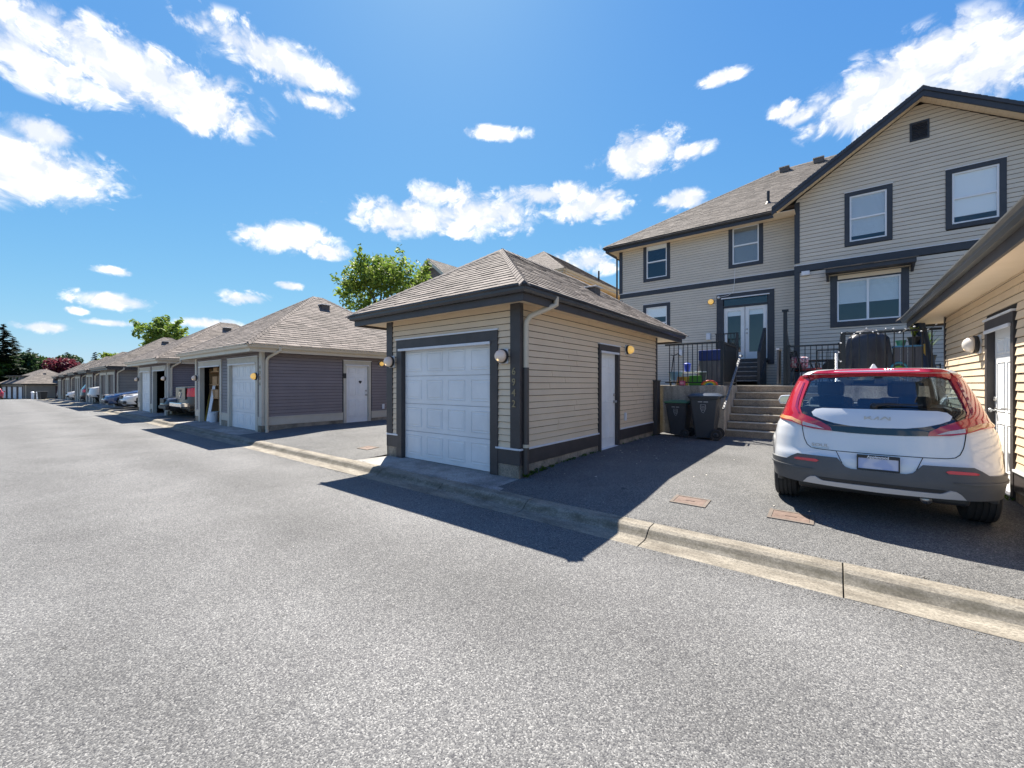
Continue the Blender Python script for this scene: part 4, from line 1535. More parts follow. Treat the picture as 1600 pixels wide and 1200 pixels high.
# eaves: fascia, gutter, soffit on the left wing
MB().box(-8.31, -1.3, 17.64, 17.67, EZ - 0.24, EZ - 0.03).build('fascia_board', TN, h)
MB().box(-8.34, -8.31, 17.64, 29.5, EZ - 0.24, EZ - 0.03).build('fascia_board', TN, h)
gp = [(0.0, -0.11), (0.055, -0.11), (0.075, -0.075), (0.08, -0.035), (0.105, -0.015), (0.105, 0), (0.09, 0), (0.06, -0.045), (0.05, -0.09), (0.012, -0.095), (0.0, -0.02)]
MB().prism(gp, lambda p, s: (-8.42 + s * 7.0, 17.64 - p[0], EZ + p[1] + 0.0)).build('gutter', BLACKPL, h)
MB().prism(gp, lambda p, s: (-8.34 - p[0], 17.56 + s * 12, EZ + p[1])).build('gutter', BLACKPL, h)
MB().box(-8.30, -1.06, 17.675, YL - 0.02, EZ - 0.20, EZ - 0.185).build('soffit', SOF_BEIGE, h)
MB().box(-8.30, -7.84, YL, 29.2, EZ - 0.20, EZ - 0.185).build('soffit', SOF_BEIGE, h)
MB().tube([(-8.25, 17.62, 7.75), (-8.25, 17.66, 7.62), (-7.98, 18.0, 7.45), (-7.95, 18.03, 7.3), (-7.95, 18.03, 2.0)], 0.04, 8).build('downpipe', GUT_DARK, h, smooth=True)
# rakes of the gable
for sx in (-1, 1):
    def rk_(t, dz):
        return (2.04 + sx * 3.74 * t, 10.22 - 2.53 * t + dz)
    for (y0, y1, dz0, dz1, nm, mm) in ((16.72, 16.76, -0.30, -0.03, 'barge_board', TN), (16.69, 16.72, -0.13, -0.02, 'barge_trim', TN)):
        a, b = rk_(0, 0), rk_(1, 0)
        MB().prism([(a[0], a[1] + dz0), (b[0], b[1] + dz0), (b[0], b[1] + dz1), (a[0], a[1] + dz1)], lambda p, s: (p[0], y0 + (y1 - y0) * s, p[1])).build(nm, mm, h, bev=0.004)
    a, b = rk_(0, 0), rk_(1, 0)
    for j in range(34):
        t0, t1 = j / 34 * 0.97, (j + 0.96) / 34 * 0.97
        p, q = rk_(t0, -0.17), rk_(t1, -0.17)
        MB().hexa([(p[0], 16.762, p[1]), (q[0], 16.762, q[1]), (q[0], YG - 0.001, q[1]), (p[0], YG - 0.001, p[1]), (p[0], 16.762, p[1] + 0.012), (q[0], 16.762, q[1] + 0.012), (q[0], YG - 0.001, q[1] + 0.012), (p[0], YG - 0.001, p[1] + 0.012)]).build('soffit_panel', SOF_BEIGE, h)
MB().box(-1.68, -1.05, 16.77, YG - 0.02, 7.44, 7.455).build('soffit', SOF_BEIGE, h)

# the tan house to the left behind the beige garage
SID_TAN = mat('tan_siding', (0.46, 0.33, 0.17), 0.55, (0.5, 0.36, 0.2), 2, island=0.04)
t = thing('house', 'tan house behind the beige garage with cream eaves and hipped brown roof', 'house', (-15.4, 24, 0.2))
rf2, zs2 = hip_roof(t, (-19.4, -11.40, 19.05, 30.0), 7.83, 0.667, SHIN_BROWN, GUT_BEIGE, GUT_BEIGE, SOF_BEIGE, (-18.9, -11.9, 19.6, 29.4), seed=31, exposure=0.16, tab=0.36)
PX = pl('+X', -11.9)
PY = pl('-Y', 19.6)
wn = window(t, PX, 25.3, 26.0, 6.75, 7.45, 0.1, TRIM_CREAM, style='hung')
wn2 = window(t, PY, -16.6, -15.2, 5.6, 7.1, 0.12, TRIM_CREAM, style='hung', blind=0.4)
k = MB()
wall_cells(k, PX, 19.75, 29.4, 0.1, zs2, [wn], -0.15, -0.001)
w1 = k.build('wall', SHADE_CORE, t)
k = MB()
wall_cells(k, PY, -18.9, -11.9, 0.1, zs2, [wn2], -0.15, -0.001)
w2 = k.build('wall', SHADE_CORE, t)
MB().box(-18.9, -18.75, 19.75, 29.4, 0.1, zs2).build('wall', SID_TAN, t)
MB().box(-18.9, -12.05, 29.25, 29.4, 0.1, zs2).build('wall', SID_TAN, t)
siding_joined('siding', SID_TAN, w1, PX, 19.6, 29.4, 3.0, zs2, 0.13, [(wn[0] - 0.09, wn[1] + 0.09, wn[2] - 0.09, wn[3] + 0.09)])
siding_joined('siding', SID_TAN, w2, PY, -18.9, -11.9, 0.2, zs2, 0.13, [(wn2[0] - 0.1, wn2[1] + 0.1, wn2[2] - 0.1, wn2[3] + 0.1)])
MB().lathe((-12.6, 25.6, 8.5), (0, 0, 1), [(0.06, 0), (0.06, 0.75), (0.0, 0.75)], 10).build('vent_pipe', BLACKPL, t)
MB().tube([(-11.45, 19.3, 7.75), (-11.5, 19.35, 7.6), (-11.82, 19.6, 7.4), (-11.84, 19.7, 7.2), (-11.84, 19.7, 0.3)], 0.045, 8).build('downpipe', GUT_BEIGE, t, smooth=True)

# grey gabled house whose gable tip shows beside the tree
t = thing('house', 'grey house whose small gable tip shows right of the leafy tree', 'house', (-22.0, 24, 0.2))
k = MB()
P = pl('-Y', 19.4)
wall_cells(k, P, -25.2, -19.6, 0.1, 7.75, [], -0.2, -0.001)
k.prism([(-25.2, 7.75), (-19.6, 7.75), (-22.4, 9.9)], lambda p, s: P(p[0], p[1], -0.2 + 0.199 * s))
wq = k.build('wall', SID_GREY, t)
MB().box(-25.2, -25.0, 19.6, 29, 0.1, 7.75).build('wall', SID_GREY, t)
MB().box(-19.8, -19.6, 19.6, 29, 0.1, 7.75).build('wall', SID_GREY, t)
siding_joined('siding', SID_GREY, wq, P, lambda z: max(-25.2, -22.4 - (9.95 - z) / 0.76), lambda z: min(-19.6, -22.4 + (9.95 - z) / 0.76), 5.0, 9.9, 0.13, [])
MB().pbox(P, -22.15, -21.7, 8.55, 9.15, 0.0, 0.05).build('gable_vent', BLACKPL, t)
sl2 = [[(-26.0, 29.5, 7.5), (-26.0, 18.85, 7.5), (-22.3, 18.85, 10.32), (-22.3, 29.5, 10.32)], [(-18.6, 18.85, 7.5), (-18.6, 29.5, 7.5), (-22.3, 29.5, 10.32), (-22.3, 18.85, 10.32)]]
k = MB()
for s in sl2:
    k.prism(range(4), lambda i, sd: (s[i][0], s[i][1], s[i][2] - 0.012 - 0.05 * (1 - sd)))
rq = k.build('roof', SHIN_DARK, t)
k = MB()
for s in sl2:
    shingle_slope(k, s, 0.16, 0.36, random.Random(4))
k.build('shingles', SHIN_DARK, rq, kind='stuff', recalc=False)
for sx in (-1, 1):
    MB().prism([(-22.3, 10.04), (-22.3 + sx * 3.72, 7.2), (-22.3 + sx * 3.72, 7.48), (-22.3, 10.30)], lambda p, s: (p[0], 18.82 - 0.04 * s, p[1])).build('barge_board', TRIM_CREAM, t)

# ================================================================== patio, stairs, railings
PZ = 1.51
pm = MB()
for (a, b, c, d) in ((-8.2, -3.73, 12.45, 18.08), (-3.725, -2.31, 11.72, 18.08), (-2.30, 0.19, 13.32, 18.08), (0.20, 5.0, 11.37, 17.28)):
    pm.box(a, b, c, d, -0.1, PZ)
pm.build('patio', mat_concrete('patio_concrete', (0.42, 0.38, 0.31), (0.24, 0.21, 0.17), 2.0), kind='structure')
t = thing('retaining_wall', 'stained concrete retaining wall behind the two wheelie bins', 'wall', (-2.95, 11.6, 0.2))
MB().box(-3.725, -2.19, 11.5, 11.718, -0.1, PZ - 0.004).build('front_face', C_WALL, t, bev=0.012)
MB().box(-2.305, -2.192, 11.72, 13.34, -0.1, PZ - 0.006).build('side_face', C_WALL, t, bev=0.012)
t = thing('retaining_wall', 'concrete retaining wall right of the stairs behind the white car', 'wall', (0.9, 11.25, 0.2))
MB().box(0.10, 1.64, 11.15, 11.368, -0.1, PZ - 0.004).build('front_face', C_WALL, t, bev=0.012)
MB().box(0.102, 0.195, 11.37, 13.3, -0.1, PZ - 0.006).build('side_face', C_WALL, t, bev=0.012)
t = thing('stairs', 'seven worn brown concrete steps between the retaining walls', 'stairs', (-1.05, 12.4, 0.2))
for i in range(7):
    z0, z1 = 0.1 + (0.1 if i else 0) + i * 0.1855 - 0.0, 0.2 + (i + 1) * 0.1865
    MB().box(-2.188, 0.098, 11.62 + i * 0.28, 13.31, z0 + (0.012 if i else 0), z1).build('step', C_STEP, t, bev=0.014)
    MB().box(-2.186, 0.096, 11.610 + i * 0.28, 11.67 + i * 0.28, z1 - 0.022, z1 + 0.004).build('nosing', mat('sunlit_nosing', (0.62, 0.58, 0.50), 0.8, (0.44, 0.40, 0.33), 9), t)  # pale strip paints the sunlight caught along each step edge


def railing(label, p0, p1, z, hgt=1.08, spacing=0.113, posts=(True, True), group='black metal railings round the patio', post=0.06, m=None, low=0.08):
    m = m or BLACKMETAL
    p0, p1 = Vector((*p0, z)), Vector((*p1, z))
    t = thing('railing', label, 'railing', p0.lerp(p1, 0.5)[:], 0, group)
    d = (p1 - p0).normalized()
    L_ = (p1 - p0).length
    U = Vector((0, 0, 1))
    for on, p in zip(posts, (p0, p1)):
        if on:
            MB().bar(p, p + U * (hgt + 0.02), post, post, up=d).build('post', m, t, bev=0.003)
            MB().bar(p + U * (hgt + 0.02), p + U * (hgt + 0.035), post + 0.02, post + 0.02, up=d).build('post_cap', m, t)
    a, b = p0 + d * (post / 2 if posts[0] else 0), p1 - d * (post / 2 if posts[1] else 0)
    MB().bar(a + U * hgt, b + U * hgt, 0.055, 0.04).build('top_rail', m, t, bev=0.004)
    MB().bar(a + U * low, b + U * low, 0.035, 0.03).build('bottom_rail', m, t)
    n = int(L_ / spacing)
    src = None
    for i in range(1, n):
        c = p0 + d * (L_ * i / n)
        MB().bar(c + U * (low + 0.016), c + U * (hgt - 0.021), 0.018, 0.018, up=d).build('baluster', m, t)
    return t


railing('black railing on the wall above the bins', (-3.70, 11.62), (-2.26, 11.62), PZ, 1.12, posts=(False, True), post=0.075)
railing('short black railing running back along the top of the concrete stairs', (-2.26, 11.70), (-2.26, 13.36), PZ, 1.12, posts=(False, True))
railing('black railing in front of the patio table beyond the stairs', (-0.97, 13.42), (0.12, 13.42), PZ, 1.06, posts=(True, True))
railing('black railing in front of the covered barbecue', (0.15, 11.22), (1.62, 11.22), PZ, 1.10, posts=(True, False), post=0.085, spacing=0.125)
# hand rails of the concrete stairs
SCUFF = mat('scuffed_paint_steel', (0.09, 0.092, 0.096), 0.4, (0.42, 0.42, 0.42), 55, nlo=0.5, nhi=0.58)
for (xx, lab) in ((-2.12, 'scuffed metal handrail on the left side of the concrete stairs'), (0.05, 'pale metal handrail end at the right of the concrete stairs')):
    t = thing('handrail', lab, 'handrail', (xx, 12.2, 0.9))
    MB().bar((xx, 11.05, 0.93), (xx, 13.38, 2.37), 0.05, 0.045).build('rail', SCUFF if xx < -1 else METAL, t, bev=0.006)
    MB().bar((xx, 13.38, 2.37), (xx, 13.6, 2.37), 0.05, 0.045).build('rail_end', METAL, t, bev=0.006)
    for yy, zz in ((11.75, 1.33), (13.2, 2.22)):
        MB().bar((xx, yy, zz), (xx - (0.09 if xx < -1 else -0.08), yy, zz - 0.12), 0.02, 0.02).build('bracket', METAL, t)
# tall post, gate leaf and sagging screen
t = thing('privacy_screen', 'tall dark post with a sagging black screen running back to the house', 'screen', (-1.02, 13.5, PZ))
MB().box(-1.10, -1.01, 13.50, 13.59, PZ, 3.55).build('post', BLACKMETAL, t, bev=0.005)
MB().box(-1.13, -0.98, 13.47, 13.62, 3.55, 3.59).build('post_cap', BLACKMETAL, t)
for i in range(9):
    y0 = 13.62 + i * 0.38
    def top(y):
        u = (y - 13.6) / 3.5
        return 3.35 - 1.0 * u - 0.45 * math.sin(PI * min(1, u)) * 0.6
    MB().hexa([(-1.07, y0, PZ + 0.1), (-1.05, y0, PZ + 0.1), (-1.05, y0 + 0.35, PZ + 0.1), (-1.07, y0 + 0.35, PZ + 0.1), (-1.07, y0, top(y0)), (-1.05, y0, top(y0)), (-1.05, y0 + 0.35, top(y0 + 0.35)), (-1.07, y0 + 0.35, top(y0 + 0.35))]).build('slat', BLACKMETAL, t)
t = thing('gate', 'grey wooden gate leaf with a pale cap at the top of the stairs', 'gate', (-1.22, 13.8, PZ))
GREYWOOD = mat('weathered_grey_wood', (0.11, 0.115, 0.12), 0.8, (0.16, 0.16, 0.165), 4, stretch=(8, 8, 1))
for i in range(5):
    MB().box(-1.25, -1.21, 13.52 + i * 0.14, 13.65 + i * 0.14, PZ + 0.03, 2.50).build('board', GREYWOOD, t)
MB().box(-1.27, -1.19, 13.50, 14.23, 2.50, 2.54).build('cap', FLASH, t, bev=0.004)
# black wooden steps up to the french doors
t = thing('porch', 'black wooden porch with steps up to the white french doors', 'porch', (-2.6, 16.8, PZ))
BW = mat('black_painted_wood', (0.016, 0.018, 0.021), 0.5, (0.03, 0.032, 0.036), 5)
MB().box(-3.55, -1.90, 17.02, 18.04, 2.42, 2.47).build('landing', BW, t, bev=0.006)
MB().box(-3.53, -1.92, 17.04, 17.07, PZ, 2.415).build('skirt', BW, t)
NOSE = mat('worn_step_edge', (0.16, 0.16, 0.155), 0.6, (0.3, 0.29, 0.27), 14)
for i in range(5):
    z = PZ + 0.165 * (i + 1)
    y = 15.72 + i * 0.26
    MB().box(-2.80, -1.92, y, y + 0.29, z - 0.035, z).build('tread', BW, t, bev=0.006)
    MB().box(-2.79, -1.93, y - 0.004, y + 0.012, z - 0.03, z - 0.004).build('tread_edge', NOSE, t)
    MB().box(-2.78, -1.94, y + 0.24, y + 0.255, z, z + 0.13).build('riser', BW, t)
for xx in (-2.84, -1.93):
    MB().prism([(15.68, PZ), (17.1, PZ), (17.1, 2.42), (16.9, 2.42), (15.68, PZ + 0.16)], lambda p, s: (xx + 0.035 * s, p[0], p[1])).build('stringer', BW, t)
MB().box(-1.99, -1.90, 15.60, 15.69, PZ, 2.62).build('post', BW, t, bev=0.004)
MB().box(-1.99, -1.90, 17.0, 17.09, 2.47, 3.55).build('post', BW, t, bev=0.004)
MB().bar((-1.945, 15.64, 2.6), (-1.945, 17.04, 3.52), 0.08, 0.06).build('stair_rail', BW, t)
for i in range(9):
    y = 15.78 + i * 0.14
    z = PZ + 0.165 + (y - 15.72) / 0.26 * 0.165
    MB().bar((-1.945, y, z), (-1.945, y, 2.6 + (y - 15.64) * 0.657 - 0.02), 0.03, 0.03, up=(0, 1, 0)).build('baluster', BW, t)
for xx in (-3.5, -2.82):
    MB().box(xx - 0.04, xx + 0.04, 17.05, 17.13, 2.47, 3.42).build('post', BW, t, bev=0.004)
MB().box(-3.56, -2.77, 17.05, 17.13, 3.42, 3.46).build('landing_rail', BW, t, bev=0.004)
MB().box(-3.46, -2.86, 17.075, 17.105, 2.58, 2.61).build('landing_rail', BW, t)
for i in range(5):
    xx = -3.36 + i * 0.11
    MB().box(xx - 0.01, xx + 0.01, 17.08, 17.10, 2.61, 3.42).build('baluster', BW, t)

# ================================================================== vehicles


def lerp_table(tab):
    def f(z):
        if z <= tab[0][0]:
            return tab[0][1]
        for (a, b), (c, d) in zip(tab, tab[1:]):
            if z <= c:
                return b + (d - b) * (z - a) / (c - a)
        return tab[-1][1]
    return f


EXP = 3.0
_AT = [(i / 400) for i in range(401)]


def _arc():
    pts = [(0.8 * t, 0.46 * (1 - max(0.0, 1 - t ** EXP) ** (1 / EXP))) for t in _AT]
    acc = [0.0]
    for p, q in zip(pts, pts[1:]):
        acc.append(acc[-1] + math.hypot(q[0] - p[0], q[1] - p[1]))
    return acc


_AC = _arc()
A1 = _AC[-1]


def xi_to_A(t):
    t = min(max(t, 0.0), 1.0) * 400
    i = min(int(t), 399)
    return _AC[i] + (_AC[i + 1] - _AC[i]) * (t - i)


def A_to_xi(a):
    import bisect
    i = min(max(bisect.bisect_left(_AC, a), 1), 400)
    return (i - 1 + (a - _AC[i - 1]) / (_AC[i] - _AC[i - 1])) / 400


class Shell:
    """a car skin: for every height a plan outline with rounded rear and front"""

    def __init__(s, W, yr, Rr, yf, Rf):
        s.W, s.yr, s.Rr, s.yf, s.Rf = W, yr, Rr, yf, Rf

    def rear(s, a, z):
        sg = -1 if a < 0 else 1
        a = abs(a)
        if a <= A1:
            t = A_to_xi(a)
            return Vector((sg * s.W(z) * t, s.yr(z) + s.Rr(z) * (1 - max(0.0, 1 - t ** EXP) ** (1 / EXP)), z))
        return Vector((sg * s.W(z), s.yr(z) + s.Rr(z) + (a - A1), z))

    def q(s, x, z):
        return (math.copysign(xi_to_A(abs(x) / s.W(z)), x), z)

    def normal(s, a, z):
        e = 0.01
        da = s.rear(a + e, z) - s.rear(a - e, z)
        dz = s.rear(a, z + e) - s.rear(a, z - e)
        n = da.cross(dz)
        return n.normalized() if n.length > 1e-9 else Vector((0, -1, 0))

    def ring(s, z, nr=44, ns=26, nf=24):
        pts = []
        for i in range(nr + 1):
            pts.append(s.rear(-A1 + 2 * A1 * i / nr, z))
        y0, y1 = s.yr(z) + s.Rr(z), s.yf(z) - s.Rf(z)
        for i in range(1, ns):
            pts.append(Vector((s.W(z), y0 + (y1 - y0) * i / ns, z)))
        for i in range(nf + 1):
            t = 1 - 2 * i / nf
            sg = 1 if t >= 0 else -1
            t = A_to_xi(abs(t) * A1)
            pts.append(Vector((sg * s.W(z) * t, s.yf(z) - s.Rf(z) * (1 - max(0.0, 1 - t ** EXP) ** (1 / EXP)), z)))
        for i in range(1, ns):
            pts.append(Vector((-s.W(z), y1 + (y0 - y1) * i / ns, z)))
        return pts

    def grid(s, zs, keep, cap=False):
        """dict of MBs by class; keep(center) -> class name or None"""
        rings = [s.ring(z) for z in zs]
        n = len(rings[0])
        out = {}
        vs = [p for r in rings for p in r]
        for i in range(len(zs) - 1):
            for k in range(n):
                l = (k + 1) % n
                f = (i * n + k, i * n + l, (i + 1) * n + l, (i + 1) * n + k)
                c = (vs[f[0]] + vs[f[1]] + vs[f[2]] + vs[f[3]]) / 4
                kk = keep(c, k)
                if kk:
                    out.setdefault(kk, []).append(f)
        if cap:
            out.setdefault(cap, []).append(tuple((len(zs) - 1) * n + k for k in range(n)))
        res = {}
        for kk, fs in out.items():
            used = sorted({i for f in fs for i in f})
            mp = {u: j for j, u in enumerate(used)}
            m = MB()
            m.add([vs[u] for u in used], [tuple(mp[i] for i in f) for f in fs])
            res[kk] = m
        return res


def patch(sh, poly, off, thick=0.012, res=0.035):
    """outline in (A, z) of the rear skin -> a clean-edged shell lying on it"""
    e = []
    n = len(poly)
    pts = []
    for i in range(n):
        p, q = poly[i], poly[(i + 1) % n]
        d = math.hypot(q[0] - p[0], q[1] - p[1])
        k = max(1, int(d / 0.03))
        for j in range(k):
            pts.append((p[0] + (q[0] - p[0]) * j / k, p[1] + (q[1] - p[1]) * j / k))
    m = len(pts)
    edges = [(i, (i + 1) % m) for i in range(m)]

    def inside(x, y):
        c = False
        j = m - 1
        for i in range(m):
            if (pts[i][1] > y) != (pts[j][1] > y) and x < (pts[j][0] - pts[i][0]) * (y - pts[i][1]) / (pts[j][1] - pts[i][1]) + pts[i][0]:
                c = not c
            j = i
        return c
    xs = [p[0] for p in pts]
    ys = [p[1] for p in pts]
    extra = []
    x = min(xs) + res / 2
    while x < max(xs):
        y = min(ys) + res / 2
        while y < max(ys):
            if inside(x, y) and min((x - p[0]) ** 2 + (y - p[1]) ** 2 for p in pts) > (res * 0.45) ** 2:
                extra.append((x, y))
            y += res
        x += res
    r = delaunay_2d_cdt([Vector(p) for p in pts + extra], edges, [], 1, 1e-6)
    V2, F2 = r[0], r[2]
    E2 = {}
    for f in F2:
        for i in range(len(f)):
            k = (f[i], f[(i + 1) % len(f)])
            E2[k] = 1
    bound = [k for k in E2 if (k[1], k[0]) not in E2]
    nv = len(V2)
    top = [sh.rear(p.x, p.y) + sh.normal(p.x, p.y) * off for p in V2]
    bot = [sh.rear(p.x, p.y) + sh.normal(p.x, p.y) * (off - thick) for p in V2]
    mb = MB()
    fs = [tuple(f) for f in F2] + [tuple(i + nv for i in reversed(f)) for f in F2] + [(a + nv, b + nv, b, a) for (a, b) in bound]
    mb.add(top + bot, fs)
    return mb


def mirror_poly(p):
    return [(-a, z) for (a, z) in reversed(p)]


def wheel(root, x, y, r, w, rim_m, spokes=5, detail=True):
    sx = 1 if x > 0 else -1
    hw = w / 2
    t = []
    t += [(r * 0.64, -hw * 0.9), (r * 0.72, -hw), (r * 0.9, -hw), (r * 0.965, -hw * 0.9)]
    if detail:
        for g in (-0.55, -0.18, 0.18, 0.55):
            t += [(r, hw * (g - 0.07)), (r - 0.009, hw * (g - 0.05)), (r - 0.009, hw * (g + 0.05)), (r, hw * (g + 0.07))]
    else:
        t += [(r, -hw * 0.7), (r, hw * 0.7)]
    t += [(r * 0.965, hw * 0.9), (r * 0.9, hw), (r * 0.72, hw), (r * 0.64, hw * 0.9)]
    wn = MB().lathe((x, y, r), (1, 0, 0), t, 40, closed=True).build('wheel', RUBBER, root, smooth=True, sharp=30)
    k = MB()
    k.lathe((x, y, r), (sx, 0, 0), [(r * 0.64, hw * 0.9), (r * 0.66, hw * 0.95), (r * 0.58, hw * 0.8), (r * 0.57, -hw * 0.6), (r * 0.64, -hw * 0.6)], 30, closed=True)
    for i in range(spokes):
        a = 2 * PI * i / spokes + 0.3
        for da in (-0.13, 0.13):
            p = Vector((x + sx * hw * 0.62, y, r))
            q = p + Vector((sx * hw * 0.15, math.cos(a + da) * r * 0.6, math.sin(a + da) * r * 0.6))
            k.bar(p + Vector((0, math.cos(a) * r * 0.1, math.sin(a) * r * 0.1)), q, r * 0.11, hw * 0.25, up=(sx, 0, 0))
    k.lathe((x, y, r), (sx, 0, 0), [(r * 0.16, hw * 0.4), (r * 0.16, hw * 0.72), (r * 0.1, hw * 0.78), (0, hw * 0.78)], 16)
    k.build('rim', rim_m, wn, smooth=True, sharp=30)
    k = MB().lathe((x, y, r), (sx, 0, 0), [(r * 0.5, -hw * 0.3), (r * 0.5, -hw * 0.1), (0, -hw * 0.1)], 20)
    k.build('brake_disc', METAL, wn)
    return wn


CARWHITE = mat('white_car_paint', (0.66, 0.67, 0.68), 0.28, coat=1.0)
CARRED = mat('red_lamp_plastic', (0.36, 0.012, 0.03), 0.12, (0.42, 0.02, 0.03), 5, coat=1.0)
CARRED2 = mat('bright_red_reflector', (0.62, 0.02, 0.035), 0.2, coat=0.6)
AMBER = mat('amber_lamp_plastic', (0.50, 0.22, 0.08), 0.15, (0.58, 0.3, 0.14), 12, coat=1.0)
CLEAR = mat('clear_lamp_plastic', (0.62, 0.56, 0.52), 0.12, (0.45, 0.38, 0.36), 25, coat=1.0)
PIANO = mat('gloss_black_trim', (0.008, 0.009, 0.011), 0.06, coat=1.0)
GREYPL = mat('grey_bumper_plastic', (0.075, 0.077, 0.08), 0.55, (0.095, 0.096, 0.098), 3, bump=0.08, bs=300)
SILVER = mat('silver_paint', (0.50, 0.50, 0.51), 0.35, metal=0.4)
SEAM = mat('panel_gap', (0.008, 0.008, 0.008), 0.9)
PLATE = mat('blank_plate', (0.36, 0.42, 0.62), 0.5, (0.52, 0.54, 0.66), 9, nlo=0.45, nhi=0.55, detail=0)


def soul_like_car():
    W = lerp_table([(0.2, 0.845), (0.33, 0.865), (0.54, 0.89), (0.79, 0.885), (0.90, 0.868), (0.97, 0.835), (1.0, 0.812), (1.05, 0.795), (1.16, 0.762), (1.27, 0.722), (1.41, 0.664), (1.47, 0.622), (1.50, 0.575), (1.522, 0.49), (1.535, 0.36)])
    yr = lerp_table([(0.2, 0.07), (0.3, 0.03), (0.45, 0.0), (0.6, 0.015), (0.66, 0.04), (0.8, 0.065), (0.95, 0.09), (1.05, 0.13), (1.15, 0.19), (1.3, 0.275), (1.40, 0.33), (1.44, 0.345), (1.47, 0.285), (1.50, 0.30), (1.522, 0.42), (1.535, 0.75)])
    Rr = lerp_table([(0.2, 0.5), (0.95, 0.5), (1.05, 0.46), (1.4, 0.40), (1.5, 0.28), (1.535, 0.2)])
    yf = lerp_table([(0.2, 4.02), (0.45, 4.18), (0.8, 4.10), (0.95, 3.98), (1.02, 3.75), (1.055, 3.05), (1.47, 2.25), (1.5, 2.15), (1.535, 1.7)])
    Rf = lerp_table([(0.2, 0.6), (1.0, 0.6), (1.06, 0.35), (1.5, 0.25)])
    S = Shell(W, yr, Rr, yf, Rf)
    car = thing('car', 'white compact car with red tail light pillars parked beside the right garage', 'car')
    AX = (0.745, 3.345)
    RW = 0.335

    def keep(c, k):
        for ay in AX:
            if abs(c.x) > 0.55 and (c.y - ay) ** 2 + (c.z - RW) ** 2 < 0.395 ** 2:
                return None
        if c.z < 0.345 and c.y < 0.9:
            return None
        if 1.09 < c.z < 1.43:
            if k < 44 and abs(c.x) < 0.64 * W(c.z) / 0.795 * 1.03 and c.y < 1.0:
                return None
        if 1.07 < c.z < 1.42 and 1.0 < c.y < yf(c.z) - 0.42 and abs(c.x) > W(c.z) * 0.97:
            return None if abs(c.y - 1.9) > 0.04 else 'pillar'
        if 1.07 < c.z < 1.46 and c.y > yf(c.z) - 0.3 and abs(c.x) < W(c.z) * 0.93:
            return None
        if c.z > 1.06 and c.z < 1.45:
            return 'pillar'
        return 'body'
    zs = [0.27, 0.3, 0.33, 0.36] + [0.39 + 0.02 * i for i in range(28)] + [0.95, 0.965, 0.98, 0.99, 1.0, 1.015, 1.03, 1.045, 1.055] + [1.07 + 0.02 * i for i in range(18)] + [1.425, 1.44, 1.45, 1.46, 1.47, 1.485, 1.5, 1.51, 1.517, 1.522, 1.528, 1.535]
    g = S.grid(zs, keep, cap='body')
    body = g['body'].build('body', CARWHITE, car, smooth=True, sharp=50, recalc=False)
    g['pillar'].build('window_pillars', PIANO, car, smooth=True, recalc=False)

    def win(c, k):
        if 1.07 < c.z < 1.42 and 1.0 < c.y < yf(c.z) - 0.42 and abs(c.x) > W(c.z) * 0.97 and abs(c.y - 1.9) > 0.04:
            return 'sr' if c.x > 0 else 'sl'
        if 1.07 < c.z < 1.46 and c.y > yf(c.z) - 0.3 and abs(c.x) < W(c.z) * 0.93 and k >= 44:
            return 'ws'
        return None
    gw = S.grid(zs, win)
    for kk, nm in (('sr', 'side_window'), ('sl', 'side_window'), ('ws', 'windscreen')):
        gw[kk].build(nm, CARGLASS if kk != 'ws' else GLASS, car, smooth=True, recalc=False)
    q = S.q

    def both(name, poly, off, m, parent=car, thick=0.014, smooth=True):
        for pp in (poly, mirror_poly(poly)):
            patch(S, pp, off, thick).build(name, m, parent, smooth=smooth, sharp=40, recalc=False)

    def full(half):
        """half outline from top centre clockwise to bottom centre -> closed symmetric outline"""
        return [q(x, z) if not isinstance(x, str) else (float(x), z) for (x, z) in half] + [(-a, z) for (a, z) in reversed([q(x, z) if not isinstance(x, str) else (float(x), z) for (x, z) in half if not (not isinstance(x, str) and x == 0)])]

    # lamps
    lamp = [q(0.352, 0.876), q(0.50, 0.886), q(0.60, 0.906), q(0.70, 0.945), (A1 + 0.03, 0.985), (A1 + 0.02, 1.1), (A1 + 0.0, 1.25), (A1 - 0.03, 1.38), (A1 - 0.07, 1.45), q(0.56, 1.462), q(0.545, 1.40), q(0.585, 1.27), q(0.614, 1.163), q(0.624, 1.09), q(0.606, 1.037), q(0.44, 0.963), q(0.365, 0.917)]
    for sg in (1, -1):
        lp = lamp if sg > 0 else mirror_poly(lamp)
        L_ = patch(S, lp, 0.014, 0.03).build('tail_light', CARRED, car, smooth=True, sharp=40, recalc=False)
        for (pp, off, mm, nm) in (([q(0.615, 0.922), q(0.70, 0.958), (A1 + 0.0, 0.982), (A1 + 0.0, 1.012), q(0.70, 0.992), q(0.615, 0.957)], 0.017, AMBER, 'indicator_lens'),
                                  ([q(0.41, 0.891), q(0.598, 0.917), q(0.598, 0.953), q(0.48, 0.924)], 0.017, CLEAR, 'reversing_lens'),
                                  ([q(0.625, 1.04), q(0.645, 1.05), q(0.668, 1.1), q(0.655, 1.2), q(0.60, 1.37), q(0.585, 1.37), q(0.635, 1.18), q(0.645, 1.1)], 0.018, mat('dark_red_reflection_tint', (0.20, 0.01, 0.05), 0.1, coat=1.0), 'pillar_reflection')):  # last strip paints a purplish reflection along the inner pillar
            if sg < 0:
                pp = mirror_poly(pp)
            patch(S, pp, off, 0.01).build(nm, mm, L_, smooth=True, sharp=40, recalc=False)
    # rear spoiler, window, garnish
    sp = full([(0, 1.512), (0.3, 1.506), (0.48, 1.494), (0.555, 1.466), (0.541, 1.402), (0.50, 1.424), (0.3, 1.448), (0, 1.456)])
